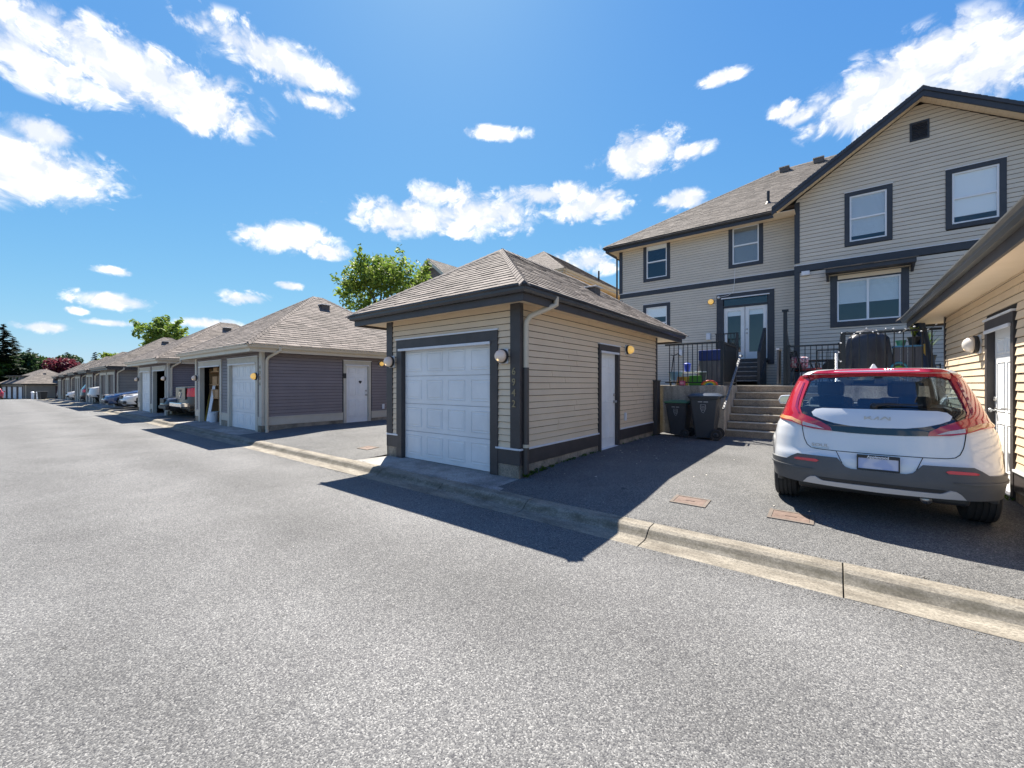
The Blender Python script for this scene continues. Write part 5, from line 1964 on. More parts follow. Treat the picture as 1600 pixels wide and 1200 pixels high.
    patch(S, sp, 0.013, 0.04, 0.03).build('rear_spoiler', CARRED, car, smooth=True, sharp=40, recalc=False)
    gl = full([(0, 1.452), (0.3, 1.444), (0.50, 1.42), (0.548, 1.39), (0.588, 1.27), (0.616, 1.163), (0.622, 1.108), (0, 1.108)])
    patch(S, gl, 0.004, 0.006).build('rear_window', CARGLASS, car, smooth=True, sharp=40, recalc=False)
    gn = full([(0, 1.108), (0.622, 1.108), (0.624, 1.085), (0.604, 1.037), (0.44, 0.963), (0.36, 0.91), (0.35, 0.876), (0.2, 0.866), (0, 0.863)])
    patch(S, gn, 0.006, 0.015).build('tailgate_trim', PIANO, car, smooth=True, sharp=40, recalc=False)
    wp = full([(0, 1.103), (0.43, 1.101), (0.49, 1.088), (0.522, 1.055), (0.505, 1.018), (0.44, 0.988), (0.33, 0.955), (0.2, 0.936), (0, 0.928)])
    panel = patch(S, wp, 0.014, 0.02).build('tailgate_panel', CARWHITE, car, smooth=True, sharp=40, recalc=False)
    # lower bumper, skid plate, grille strip, reflectors
    hb = [(0, 0.515), (0.20, 0.515), (0.245, 0.53), (0.275, 0.565), (0.31, 0.607), (0.64, 0.610), (0.69, 0.585), (0.735, 0.548), (str(A1 + 0.06), 0.545), (str(A1 + 0.06), 0.40), (str(A1 - 0.04), 0.345), (0.60, 0.32), (0, 0.315)]
    patch(S, full(hb), 0.022, 0.05).build('rear_bumper', GREYPL, car, smooth=True, sharp=40, recalc=False)
    both('bumper_crease', [q(0.50, 0.475), q(0.64, 0.48), (A1 - 0.06, 0.505), (A1 - 0.06, 0.49), q(0.64, 0.462)], 0.034, GREYPL, thick=0.02)
    sk = full([(0, 0.370), (0.42, 0.372), (0.455, 0.386), (0.485, 0.407), (0.525, 0.40), (0.555, 0.375), (0.585, 0.332), (0, 0.318)])
    patch(S, sk, 0.036, 0.04).build('skid_plate', SILVER, car, smooth=True, sharp=40, recalc=False)
    gs = full([(0, 0.405), (0.46, 0.405), (0.43, 0.368), (0, 0.366)])
    patch(S, gs, 0.027, 0.02).build('bumper_grille', BLACKPL, car, smooth=True, sharp=40, recalc=False)
    both('reflector', [q(0.455, 0.567), q(0.475, 0.549), q(0.655, 0.551), q(0.668, 0.562), q(0.64, 0.575), q(0.48, 0.579)], 0.03, CARRED2, thick=0.02)

    def seam(pts, name='panel_seam', r=0.0035):
        MB().tube([S.rear(*p) + S.normal(*p) * 0.001 for p in pts], r, 6).build(name, SEAM, car)

    def dens(pts, n=6):
        o = []
        for a, b in zip(pts, pts[1:]):
            o += [(a[0] + (b[0] - a[0]) * i / n, a[1] + (b[1] - a[1]) * i / n) for i in range(n)]
        return o + [pts[-1]]
    sL = [q(0.606, 0.905), q(0.598, 0.84), q(0.583, 0.77), q(0.562, 0.72), q(0.53, 0.692), q(0.48, 0.682), q(0.32, 0.677), q(0, 0.675)]
    seam(dens(sL + [(-a, z) for (a, z) in reversed(sL[:-1])]))
    seam(dens([q(0.318, 0.676), q(0.29, 0.61), q(0.27, 0.56)]), r=0.003)
    seam(dens([q(-0.318, 0.676), q(-0.29, 0.61), q(-0.27, 0.56)]), r=0.003)
    for sg in (1, -1):
        seam(dens([(sg * xi_to_A(0.607 / W(1.03)), 1.034), (sg * xi_to_A(0.609 / W(0.96)), 0.96), (sg * xi_to_A(0.606 / W(0.905)), 0.905)]), r=0.006)
    # plate
    yp = yr(0.59) - 0.012
    k = MB()
    for (a, b, c, d) in ((-0.157, 0.157, 0.519, 0.534), (-0.157, 0.157, 0.638, 0.666), (-0.157, -0.147, 0.534, 0.638), (0.147, 0.157, 0.534, 0.638)):
        k.box(a, b, yp - 0.012, yp + 0.02, c, d)
    pf = k.build('plate_frame', BLACKPL, car, bev=0.003)
    k = MB()
    k.box(-0.147, 0.147, yp - 0.003, yp + 0.01, 0.534, 0.638)
    k.build('number_plate', PLATE, pf)
    text_part('Applewood', 'frame_lettering', VINYL, pf, Matrix.Translation((0, yp - 0.013, 0.652)) @ plM('-Y', 0) @ Matrix.Shear('XY', 4, (0, 0)), 0.034, 0.001, 0.0008)
    # badges
    yb = S.rear(*q(0, 1.02)).y - 0.017
    k = MB()
    h0, h1 = 1.003, 1.041
    st = [((-0.092, h0), (-0.092, h1)), ((-0.085, h0 + 0.012), (-0.045, h1)), ((-0.062, h0 + 0.02), (-0.035, h0)), ((-0.015, h0), (-0.015, h1)), ((-0.012, h0), (0.04, h1)), ((0.04, h1), (0.062, h0)), ((0.062, h0), (0.092, h0 + 0.001)), ((0.092, h0), (0.092, h1))]
    st = [((-0.092, h0), (-0.092, h1)), ((-0.086, h0 + 0.014), (-0.046, h1)), ((-0.064, h0 + 0.022), (-0.028, h0)), ((-0.028, h0), (0.008, h1)), ((0.008, h0), (0.008, h1)), ((0.018, h0), (0.058, h1)), ((0.058, h1), (0.094, h0)), ((0.094, h0), (0.094, h1))]
    for (a, b) in st:
        k.bar((a[0], yb, a[1]), (b[0], yb, b[1]), 0.006, 0.010, up=(1, 0, 0.3))
    k.build('badge', METAL, panel)
    p = S.rear(*q(-0.45, 0.722)) + Vector((0, -0.004, 0))
    rot = math.atan2(*(lambda v: (v.y, v.x))(S.rear(*q(-0.38, 0.72)) - S.rear(*q(-0.52, 0.72))))
    text_part('SOUL', 'model_lettering', METAL, car, Matrix.Translation(p) @ Matrix.Rotation(rot, 4, 'Z') @ plM('-Y', 0) @ Matrix.Diagonal((1.35, 1, 1, 1)), 0.045, 0.002)
    patch(S, [q(-0.53, 0.688), q(-0.375, 0.692), q(-0.375, 0.700), q(-0.515, 0.698)], 0.004, 0.006).build('badge_strip', METAL, car, recalc=False)
    # wiper, fin, mirrors, lamps in front
    wpr = MB()
    p0, p1, p2 = S.rear(*q(-0.02, 1.135)), S.rear(*q(0.08, 1.15)), S.rear(*q(0.33, 1.145))
    of = Vector((0, -0.03, 0.015))
    wpr.tube([p0 + of, p1 + of, p2 + of], [0.017, 0.013, 0.006], 8)
    wpr.lathe(p0 + Vector((0, 0.0, 0)), (0, -1, 0.4), [(0.03, -0.01), (0.03, 0.03), (0.02, 0.045), (0, 0.047)], 12)
    wpr.build('rear_wiper', BLACKPL, car, smooth=True, sharp=40)
    MB().prism([(0.50, 1.52), (0.76, 1.53), (0.62, 1.575), (0.57, 1.578)], lambda p_, s_: ((-0.035 + 0.07 * s_) * (1 if p_[1] < 1.55 else 0.25), p_[0], p_[1])).build('antenna_fin', mat('grey_fin', (0.3, 0.3, 0.31), 0.3, coat=1), car, bev=0.006)
    for sg in (1, -1):
        mm = MB()
        mm.prism([(-0.10, 1.02), (0.10, 1.03), (0.11, 1.10), (0.06, 1.17), (-0.09, 1.16), (-0.12, 1.09)], lambda p_, s_: (sg * 0.93 + p_[0], 2.62 + 0.16 * s_, p_[1]))
        mm.bar((sg * 0.80, 2.74, 1.05), (sg * 0.86, 2.72, 1.06), 0.06, 0.05)
        mi = mm.build('door_mirror', CARWHITE, car, bev=0.02)
        MB().prism([(-0.08, 1.035), (0.08, 1.045), (0.09, 1.10), (0.05, 1.15), (-0.075, 1.145), (-0.1, 1.09)], lambda p_, s_: (sg * 0.93 + p_[0], 2.612 + 0.006 * s_, p_[1])).build('mirror_glass', mat('mirror', (0.5, 0.6, 0.65), 0.02, metal=1.0), mi)
        MB().box(*(sorted((sg * 0.45, sg * 0.78))), 4.0 - 0.05, 4.0, 0.80, 0.9).build('headlight', CLEAR, car, bev=0.01)
    # wheels, arches, underside
    for ay in AX:
        for sg in (1, -1):
            wheel(car, sg * 0.783, ay, RW, 0.225, SILVER)
            ar = MB()
            n = 24
            pts = []
            for i in range(n + 1):
                a = -0.15 + (PI + 0.3) * i / n
                pts.append((ay + math.cos(a) * 0.405, RW + math.sin(a) * 0.405))
            ar.tube([(sg * (W(max(z, 0.3)) + 0.003) if y > 0.55 else sg * (W(max(z, 0.3)) - 0.01 - 0.9 * (0.55 - y) ** 2), y, max(z, 0.27)) for (y, z) in pts], 0.036, 8)
            ar.build('wheel_arch', GREYPL, car, smooth=True)
    MB().box(-0.64, 0.64, 0.16, 3.95, 0.24, 0.44).build('underbody', BLACKPL, car, bev=0.03)
    for sg in (1, -1):
        MB().box(*sorted((sg * 0.64, sg * 0.875)), 1.17, 2.92, 0.245, 0.42).build('sill', GREYPL, car, bev=0.02)
    MB().tube([(0.35, 0.12, 0.27), (0.35, 0.9, 0.27)], 0.04, 12).build('exhaust', METAL, car, smooth=True)
    # cabin
    INT = mat('dark_cabin_fabric', (0.06, 0.066, 0.075), 0.85)
    MB().box(-0.74, 0.74, 0.5, 2.95, 0.5, 0.62).build('cabin_floor', INT, car)
    MB().box(-0.7, 0.7, 2.85, 3.12, 0.6, 1.06).build('dashboard', INT, car, bev=0.05)
    MB().box(-0.64, 0.64, 0.86, 1.02, 0.6, 1.10).build('rear_seat', INT, car, bev=0.05)
    for xx, z0, z1, w in ((-0.36, 1.10, 1.22, 0.13), (0.0, 1.09, 1.19, 0.12), (0.36, 1.10, 1.22, 0.13)):
        MB().box(xx - w, xx + w, 0.90, 0.99, z0, z1).build('headrest', INT, car, bev=0.03)
    for xx in (-0.37, 0.37):
        st_ = MB().box(xx - 0.25, xx + 0.25, 1.95, 2.1, 0.6, 1.17).build('front_seat', INT, car, bev=0.06)
        MB().box(xx - 0.15, xx + 0.15, 1.98, 2.07, 1.175, 1.385).build('headrest', INT, car, bev=0.045)
    MB().box(-0.12, 0.12, 2.36, 2.39, 1.345, 1.415).build('rear_view_mirror', BLACKPL, car, bev=0.01)
    return car


soul = soul_like_car()
soul.location = (0.335, 5.33, 0.185)
soul.rotation_euler = (math.atan(0.008), 0, 0)


def simple_vehicle(label, kind, m, cat='car', light_front=True, name=None):
    """smaller vehicles down the lane; rear at y=0, nose at y=L"""
    if kind == 'sedan':
        L_, Wd, belt, top = 4.7, 0.9, 0.95, 1.42
        yr = lerp_table([(0.2, 0.12), (0.5, 0.0), (0.95, 0.08), (0.98, 0.75), (1.38, 1.75), (1.42, 2.1)])
        yf = lerp_table([(0.2, L_ - 0.12), (0.45, L_), (0.65, L_ - 0.08), (0.78, L_ - 0.45), (0.95, L_ - 1.35), (0.98, L_ - 1.45), (1.38, L_ - 2.15), (1.42, L_ - 2.5)])
    elif kind == 'hatch':
        L_, Wd, belt, top = 4.1, 0.86, 0.95, 1.48
        yr = lerp_table([(0.2, 0.1), (0.5, 0.0), (0.95, 0.06), (1.4, 0.4), (1.48, 0.8)])
        yf = lerp_table([(0.2, L_ - 0.12), (0.45, L_), (0.65, L_ - 0.08), (0.80, L_ - 0.4), (0.95, L_ - 1.0), (0.98, L_ - 1.1), (1.42, L_ - 1.9), (1.48, L_ - 2.2)])
    elif kind == 'suv':
        L_, Wd, belt, top = 4.6, 0.93, 1.1, 1.7
        yr = lerp_table([(0.25, 0.1), (0.55, 0.0), (1.1, 0.08), (1.6, 0.38), (1.7, 0.8)])
        yf = lerp_table([(0.25, L_ - 0.12), (0.55, L_), (0.9, L_ - 0.08), (1.0, L_ - 0.3), (1.1, L_ - 1.15), (1.13, L_ - 1.25), (1.62, L_ - 1.95), (1.7, L_ - 2.3)])
    else:   # pickup
        L_, Wd, belt, top = 5.8, 0.95, 1.32, 1.92
        yr = lerp_table([(0.4, 0.12), (0.6, 0.05), (1.32, 0.08), (1.335, 1.95), (1.8, 2.1), (1.92, 2.4)])
        yf = lerp_table([(0.4, L_ - 0.15), (0.6, L_), (1.1, L_ - 0.06), (1.2, L_ - 0.35), (1.32, L_ - 1.5), (1.335, L_ - 1.55), (1.8, L_ - 2.2), (1.92, L_ - 2.5)])
    zb = 0.24 if kind != 'pickup' else 0.45
    W = lerp_table([(zb, Wd * 0.94), (0.55, Wd), (belt - 0.1, Wd * 0.985), (belt, Wd * 0.93), (top - 0.08, Wd * 0.72), (top - 0.02, Wd * 0.64), (top, Wd * 0.45)])
    Rr = lerp_table([(0.2, 0.3 if kind == 'pickup' else 0.45), (belt, 0.3), (top, 0.25)])
    Rf = lerp_table([(0.2, 0.6 if kind != 'pickup' else 0.35), (belt, 0.4), (top, 0.25)])
    S = Shell(W, yr, Rr, yf, Rf)
    car = thing(name or ('pickup_truck' if kind == 'pickup' else 'car'), label, cat)
    RW = 0.33 if kind in ('sedan', 'hatch') else 0.38 if kind == 'suv' else 0.42
    AX = (0.95 if kind != 'pickup' else 1.2, L_ - 0.9)
    cab0 = yr(belt + 0.05)

    def iswin(c):
        return belt + 0.04 < c.z < top - 0.1

    def keep(c, k):
        for ay in AX:
            if abs(c.x) > Wd * 0.6 and (c.y - ay) ** 2 + (c.z - RW) ** 2 < (RW + 0.06) ** 2:
                return None
        if iswin(c):
            side = abs(c.x) > W(c.z) * 0.98
            yy = (c.y - yr(c.z)) / (yf(c.z) - yr(c.z))
            if side and (abs(yy - 0.52) < 0.03 or yy < 0.14 or yy > 0.86):
                return 'body'
            if not side and abs(c.x) > W(c.z) * 0.88:
                return 'body'
            return 'glass'
        return 'body'
    n1 = 16
    zs = [zb + (belt - zb) * i / n1 for i in range(n1)] + [belt - 0.01, belt + 0.02, belt + 0.05] + [belt + 0.05 + (top - belt - 0.1) * i / 8 for i in range(1, 9)] + [top - 0.03, top - 0.012, top]
    g = S.grid(zs, keep, cap='body')
    g['body'].build('body', m, car, smooth=True, sharp=45, recalc=False)
    g['glass'].build('windows', mat('dark_auto_glass', (0.02, 0.026, 0.032), 0.04, coat=1.0), car, smooth=True, recalc=False)
    for ay in AX:
        for sg in (1, -1):
            wheel(car, sg * (Wd - 0.13), ay, RW, 0.22, SILVER, detail=False)
    MB().box(-Wd * 0.7, Wd * 0.7, 0.2, L_ - 0.2, zb - 0.06, zb + 0.3).build('underbody', BLACKPL, car)
    zl = 0.66 if kind in ('sedan', 'hatch') else 0.88
    for sg in (1, -1):
        # tail lights wrap the rear corner
        pz = 0.72 if kind in ('sedan', 'hatch') else 0.85 if kind == 'suv' else 0.92
        a0, a1 = xi_to_A(0.68), A1 - 0.02
        if kind == 'pickup':
            a0 = xi_to_A(0.72)
        hgt = 0.16 if kind in ('sedan', 'hatch') else 0.26 if kind == 'suv' else 0.36
        poly = [(a0, pz), (a1, pz), (a1, pz + hgt), (a0, pz + hgt * 0.9)]
        if sg < 0:
            poly = mirror_poly(poly)
        patch(S, poly, 0.012, 0.02, 0.06).build('tail_light', CARRED2, car, smooth=True, sharp=40, recalc=False)
        yl = S.yf(zl) - 0.02
        xx = Wd * 0.72
        MB().hexa([(sg * (xx - 0.2), yl - 0.12, zl - 0.07), (sg * (xx + 0.14), yl - 0.32, zl - 0.05), (sg * (xx + 0.14), yl - 0.22, zl - 0.05), (sg * (xx - 0.2), yl + 0.0, zl - 0.07), (sg * (xx - 0.2), yl - 0.12, zl + 0.07), (sg * (xx + 0.14), yl - 0.34, zl + 0.09), (sg * (xx + 0.14), yl - 0.24, zl + 0.09), (sg * (xx - 0.2), yl - 0.02, zl + 0.07)]).build('headlight', CLEAR, car, bev=0.02)
        MB().box(*sorted((sg * Wd, sg * (Wd + 0.18))), yf(belt + 0.05) - 0.75, yf(belt + 0.05) - 0.6, belt, belt + 0.16).build('door_mirror', m, car, bev=0.03)
    yg = S.yf(0.55)
    MB().box(-Wd * 0.42, Wd * 0.42, yg - 0.06, yg + 0.015, 0.5 if kind != 'pickup' else 0.7, 0.72 if kind != 'pickup' else 1.08).build('grille', BLACKPL, car, bev=0.02)
    MB().box(-Wd * 0.8, Wd * 0.8, S.yf(0.35) - 0.12, S.yf(0.35) + 0.02, zb + 0.02, zb + 0.17).build('front_bumper', CHROME if kind == 'pickup' else BLACKPL, car, bev=0.03)
    MB().box(-Wd * 0.85, Wd * 0.85, -0.14 if kind == 'pickup' else -0.02, 0.2, zb + 0.04, zb + 0.22).build('rear_bumper', CHROME if kind == 'pickup' else BLACKPL, car, bev=0.03)
    if kind == 'pickup':
        MB().box(-0.66, 0.66, 0.045, 0.075, 0.80, 1.30).build('tailgate', m, car, bev=0.015)
        MB().box(-0.14, 0.14, 0.03, 0.046, 1.12, 1.20).build('tailgate_handle', BLACKPL, car, bev=0.01)
        k = MB()
        for (a, b) in (((-0.14, 1.05), (0, 1.08)), ((0, 1.08), (0.14, 1.05)), ((-0.14, 1.05), (-0.09, 0.93)), ((0.14, 1.05), (0.09, 0.93)), ((-0.05, 1.03), (0, 0.86)), ((0.05, 1.03), (0, 0.86))):
            k.bar((a[0], 0.035, a[1]), (b[0], 0.035, b[1]), 0.02, 0.03, up=(1, 0, 0.2))
        k.build('tailgate_emblem', CHROME, car)
    return car


def park(car, x, y, rz, dz=0.0):
    car.location = (x, y, drive_z(x, max(y, 4.4)) + dz)
    car.rotation_euler = (0, 0, rz)


P_DARK = mat('dark_grey_car_paint', (0.02, 0.022, 0.026), 0.35, coat=0.5)
P_BLUE = mat('slate_blue_car_paint', (0.03, 0.07, 0.17), 0.3, coat=1.0)
P_RED = mat('red_car_paint', (0.42, 0.03, 0.04), 0.3, coat=1.0)
P_GREY = mat('charcoal_truck_paint', (0.05, 0.048, 0.046), 0.4, coat=0.4)
park(simple_vehicle('dark grey pickup truck with chrome bumper backed beside the grey garage', 'pickup', P_GREY, 'truck'), -21.2, 4.78, 0)
dk_ = simple_vehicle('dark car squeezed between the pickup truck and the second grey garage', 'hatch', P_DARK)
park(dk_, -22.92, 4.55 + 4.1, PI)
dk_.scale = (0.88, 1, 1)
park(simple_vehicle('white sedan with alloy wheels nosing out beyond the second grey garage', 'sedan', CARWHITE), -31.4, 4.45 + 4.7, PI)
park(simple_vehicle('slate blue sedan behind the white sedan down the lane', 'sedan', P_BLUE), -33.7, 4.0 + 4.7, PI)
park(simple_vehicle('white pickup truck nosing out between the far garages', 'pickup', CARWHITE, 'truck'), -43.9, 4.45 + 5.8, PI)
park(simple_vehicle('dark suv with red tail lights parked between far garages', 'suv', P_DARK), -51.4, 4.75, 0)
park(simple_vehicle('small white hatchback nosing out far down the lane', 'hatch', CARWHITE), -59.0, 4.5 + 4.1, PI)
park(simple_vehicle('dark suv parked at the far end of the garage row', 'suv', P_BLUE), -75.2, 5.0, 0)
redcar = simple_vehicle('red car at the left edge near the far building', 'suv', P_RED)
redcar.location = (-97.5, 0.25, gzc(-97))
redcar.rotation_euler = (0, 0, R(90))

# ================================================================== wheelie bins by the retaining wall


def wheelie_bin(label, lid_m, sc, loc, rz):
    """front towards -x, wheels and hinge towards +x"""
    t = thing('wheelie_bin', label, 'bin', (0, 0, 0), 0, 'wheelie bins by the retaining wall')
    BODY = mat('dark_slate_bin_plastic', (0.032, 0.036, 0.043), 0.45, (0.042, 0.046, 0.054), 3)
    b = MB()
    lv = [(0.06, -0.20, 0.20, 0.20), (0.45, -0.25, 0.245, 0.245), (0.92, -0.305, 0.29, 0.275), (0.93, -0.33, 0.31, 0.30), (0.975, -0.335, 0.315, 0.305)]
    vs, fs = [], []
    c = 0.035
    for (z, xf, xb, hy) in lv:
        vs += [(xf + c, -hy, z), (xb - c, -hy, z), (xb, -hy + c, z), (xb, hy - c, z), (xb - c, hy, z), (xf + c, hy, z), (xf, hy - c, z), (xf, -hy + c, z)]
    for i in range(len(lv) - 1):
        for k in range(8):
            l = (k + 1) % 8
            fs.append((i * 8 + k, i * 8 + l, (i + 1) * 8 + l, (i + 1) * 8 + k))
    fs.append(tuple(range(7, -1, -1)))
    b.add(vs, fs)
    body = b.build('body', BODY, t, smooth=True, sharp=35)
    # lid: domed, overhanging
    lv = [(0.976, -0.355, 0.33, 0.318, 0.03), (0.998, -0.36, 0.335, 0.322, 0.03), (1.03, -0.32, 0.30, 0.28, 0.06), (1.055, -0.22, 0.24, 0.19, 0.08)]
    vs, fs = [], []
    for (z, xf, xb, hy, c) in lv:
        vs += [(xf + c, -hy, z), (xb - c, -hy, z), (xb, -hy + c, z), (xb, hy - c, z), (xb - c, hy, z), (xf + c, hy, z), (xf, hy - c, z), (xf, -hy + c, z)]
    for i in range(len(lv) - 1):
        for k in range(8):
            l = (k + 1) % 8
            fs.append((i * 8 + k, i * 8 + l, (i + 1) * 8 + l, (i + 1) * 8 + k))
    fs += [tuple(range(7, -1, -1)), tuple((len(lv) - 1) * 8 + k for k in range(8))]
    MB().add(vs, fs).build('lid', lid_m, t, smooth=True, sharp=35)
    h = MB()
    h.tube([(0.40, -0.22, 0.985), (0.40, 0.22, 0.985)], 0.016, 10)
    for yy in (-0.2, 0.0, 0.2):
        h.bar((0.30, yy, 0.95), (0.40, yy, 0.985), 0.03, 0.05)
    h.build('handle', BODY, t)
    for sg in (-1, 1):
        w = MB().lathe((0.24, sg * 0.25, 0.125), (0, sg, 0), [(0.085, -0.03), (0.12, -0.028), (0.125, -0.02), (0.125, 0.02), (0.12, 0.028), (0.09, 0.03), (0.08, 0.015), (0.03, 0.012), (0.03, 0.03), (0, 0.03)], 26).build('wheel', RUBBER, t, smooth=True, sharp=30)
        MB().lathe((0.24, sg * 0.25, 0.125), (0, sg, 0), [(0.05, 0.0), (0.055, 0.022), (0.035, 0.03), (0, 0.03)], 18).build('hub', BODY, w, smooth=True)
    MB().tube([(0.24, -0.25, 0.125), (0.24, 0.25, 0.125)], 0.012, 8).build('axle', METAL, t)
    # printed mark on the side that faces the lane: shield outline, chevrons and a line of small print
    MK = mat('bin_print_white', (0.55, 0.56, 0.58), 0.6)

    def side(u, z):
        f = (z - 0.06) / 0.86
        return (u, -(0.20 + 0.075 * f) - 0.006, z)
    k = MB()
    sh = [(-0.07, 0.80), (0.03, 0.80), (0.035, 0.72), (0.01, 0.64), (-0.02, 0.61), (-0.05, 0.64), (-0.075, 0.72)]
    for a, q in zip(sh, sh[1:] + sh[:1]):
        k.bar(side(*a), side(*q), 0.004, 0.009, up=(0, -1, 0))
    for z in (0.77, 0.74, 0.71, 0.68):
        k.bar(side(-0.06, z), side(-0.02, z - 0.018), 0.004, 0.008, up=(0, -1, 0))
        k.bar(side(-0.02, z - 0.018), side(0.022, z), 0.004, 0.008, up=(0, -1, 0))
    k.build('crest', MK, t)
    k = MB()
    for i in range(9):
        if i == 4:
            continue
        k.bar(side(-0.125 + i * 0.024, 0.86), side(-0.109 + i * 0.024, 0.86), 0.004, 0.018, up=(0, 0, 1))
    k.build('small_print', MK, t)
    t.scale = (sc, sc, sc)
    t.location = loc
    t.rotation_euler = (0, 0, rz)
    return t


wheelie_bin('small wheelie bin with a green lid beside the garage corner', mat('green_bin_lid', (0.04, 0.17, 0.09), 0.4), 0.88, (-3.12, 10.93, drive_z(-3.1, 10.9)), R(-3))
wheelie_bin('large dark wheelie bin with a slate blue lid next to the stairs', mat('slate_bin_lid', (0.055, 0.07, 0.10), 0.3), 1.06, (-2.46, 10.78, drive_z(-2.4, 10.8)), R(5))

# ================================================================== things on the patio


def fabric_cover(name, label, cat, x0, x1, y0, y1, z0, hgt, m, seed=1, top_in=0.12):
    rnd = random.Random(seed)
    n = 56
    rows = 14
    vs, fs = [], []
    cx, cy = (x0 + x1) / 2, (y0 + y1) / 2
    ph = [rnd.random() * 6 for _ in range(6)]
    for r in range(rows + 1):
        f = r / rows
        z = z0 + hgt * f
        sc = 1.0 - top_in * f ** 2 - (0.10 if r >= rows - 1 else 0) - (0.25 if r == rows else 0)
        for k in range(n):
            a = 2 * PI * k / n
            c_, s_ = math.cos(a), math.sin(a)
            e = 0.35
            px = math.copysign(abs(c_) ** e, c_) * (x1 - x0) / 2
            py = math.copysign(abs(s_) ** e, s_) * (y1 - y0) / 2
            fold = 1 + (0.085 * math.sin(7 * a + ph[0] + 1.8 * f) + 0.06 * math.sin(13 * a + ph[1] - 2.6 * f) + 0.025 * math.sin(29 * a + ph[2])) * (1 - f * 0.7)
            vs.append((cx + px * sc * fold, cy + py * sc * fold, z + (0.02 * math.sin(4 * a + ph[3]) if r == 0 else 0) + (0.03 * math.sin(3 * a) if r >= rows - 1 else 0)))
    for r in range(rows):
        for k in range(n):
            l = (k + 1) % n
            fs.append((r * n + k, r * n + l, (r + 1) * n + l, (r + 1) * n + k))
    fs.append(tuple(rows * n + k for k in range(n)))
    fs.append(tuple(range(n - 1, -1, -1)))
    o = MB().add(vs, fs).build(name, m, smooth=True, sharp=60)
    return tag(o, label, cat)


BLKFAB = mat('black_cover_fabric', (0.028, 0.032, 0.042), 0.42, (0.045, 0.05, 0.06), 5)
GRYFAB = mat('grey_cover_fabric', (0.16, 0.145, 0.145), 0.7, (0.2, 0.185, 0.185), 4)
fabric_cover('barbecue', 'barbecue under a black fabric cover behind the railing', 'barbecue', 0.16, 1.0, 11.62, 12.22, PZ, 1.20, BLKFAB, 2, 0.26)
fabric_cover('covered_seat', 'garden seat under a grey fabric cover on the patio above the bins', 'seat', -3.25, -2.50, 13.1, 13.8, PZ + 0.02, 0.92, GRYFAB, 3, 0.25)
t = thing('storage_box', 'grey deck box with a blue lid beside the wooden porch steps', 'box', (-2.65, 12.9, PZ))
for i in range(4):
    MB().box(-2.95, -2.36, 12.2 + i * 0.28, 12.2 + i * 0.28 + 0.27, PZ, PZ + 0.68).build('board', GREYWOOD, t)
MB().box(-2.97, -2.34, 12.18, 13.32, PZ + 0.68, PZ + 0.98).build('lid', mat('blue_plastic', (0.02, 0.04, 0.17), 0.4), t, bev=0.03)


def plastic(name, c):
    return mat(name, c, 0.4)


t = thing('folding_table', 'white folding table covered in toys behind the railing', 'table', (-3.1, 12.4, PZ))
MB().box(-3.62, -2.75, 12.15, 12.75, PZ + 0.36, PZ + 0.39).build('tabletop', VINYL, t, bev=0.008)
for (a, b) in ((-3.58, 12.2), (-2.8, 12.2), (-3.58, 12.7), (-2.8, 12.7)):
    MB().tube([(a, b, PZ), (a + 0.04, b, PZ + 0.36)], 0.012, 8).build('leg', METAL, t)
# toys: each its own thing
def tub(name, label, x, y, z, r0, r1, hgt, m, cat='toy', seg=18, lid=None):
    t_ = thing(name, label, cat, (x, y, z))
    MB().lathe((x, y, z), (0, 0, 1), [(r0, 0), (r1, hgt * 0.9), (r1 * 1.06, hgt * 0.92), (r1 * 1.06, hgt), (r1 * 0.9, hgt), (r0 * 0.9, hgt * 0.1)], seg).build('body', m, t_, smooth=True, sharp=40)
    if lid:
        MB().lathe((x, y, z + hgt), (0, 0, 1), [(r1 * 1.1, 0), (r1 * 1.1, 0.02), (r1 * 0.5, 0.05), (0, 0.055)], seg).build('lid', lid, t_, smooth=True, sharp=40)
    return t_


tub('water_jug', 'blue toy jug with a rounded lid on the folding table', -3.28, 12.25, PZ + 0.39, 0.07, 0.09, 0.20, plastic('toy_blue', (0.02, 0.06, 0.45)), lid=plastic('toy_blue', (0, 0, 0)))
tub('toy_basin', 'pale blue toy basin near the garage post on the patio', -3.52, 11.95, PZ + 0.14, 0.13, 0.19, 0.24, plastic('toy_sky', (0.25, 0.45, 0.62)))
tub('toy_bucket', 'yellow toy bucket beside the pink box on the patio edge', -3.22, 11.86, PZ, 0.07, 0.09, 0.24, plastic('toy_yellow', (0.65, 0.42, 0.05)))
tub('toy_bucket', 'orange toy bucket left of the yellow one on the patio edge', -3.40, 11.90, PZ, 0.06, 0.08, 0.24, plastic('toy_orange', (0.6, 0.3, 0.12)))
t = thing('toy_crate', 'bright green plastic toy crate behind the balusters', 'crate', (-3.0, 12.0, PZ))
for (a, b, c, d) in ((-3.14, -2.86, 11.88, 11.9), (-3.14, -2.86, 12.14, 12.16), (-3.14, -3.12, 11.9, 12.14), (-2.88, -2.86, 11.9, 12.14)):
    MB().box(a, b, c, d, PZ, PZ + 0.27).build('side', plastic('toy_green', (0.08, 0.30, 0.03)), t, bev=0.005)
MB().box(-3.12, -2.88, 11.9, 12.14, PZ, PZ + 0.02).build('base', plastic('toy_green', (0, 0, 0)), t)
t = thing('toy_box', 'small pink toy box on the edge of the retaining wall', 'box', (-3.2, 11.56, PZ))
MB().box(-3.29, -3.15, 11.505, 11.60, PZ, PZ + 0.13).build('body', plastic('toy_pink', (0.55, 0.07, 0.15)), t, bev=0.012)
MB().box(-3.265, -3.175, 11.498, 11.505, PZ + 0.03, PZ + 0.10).build('label', plastic('toy_palepink', (0.7, 0.3, 0.38)), t)
t = thing('toy_rainbow', 'rainbow coloured arched toy lying on the wall by the corner post', 'toy', (-2.53, 11.56, PZ))
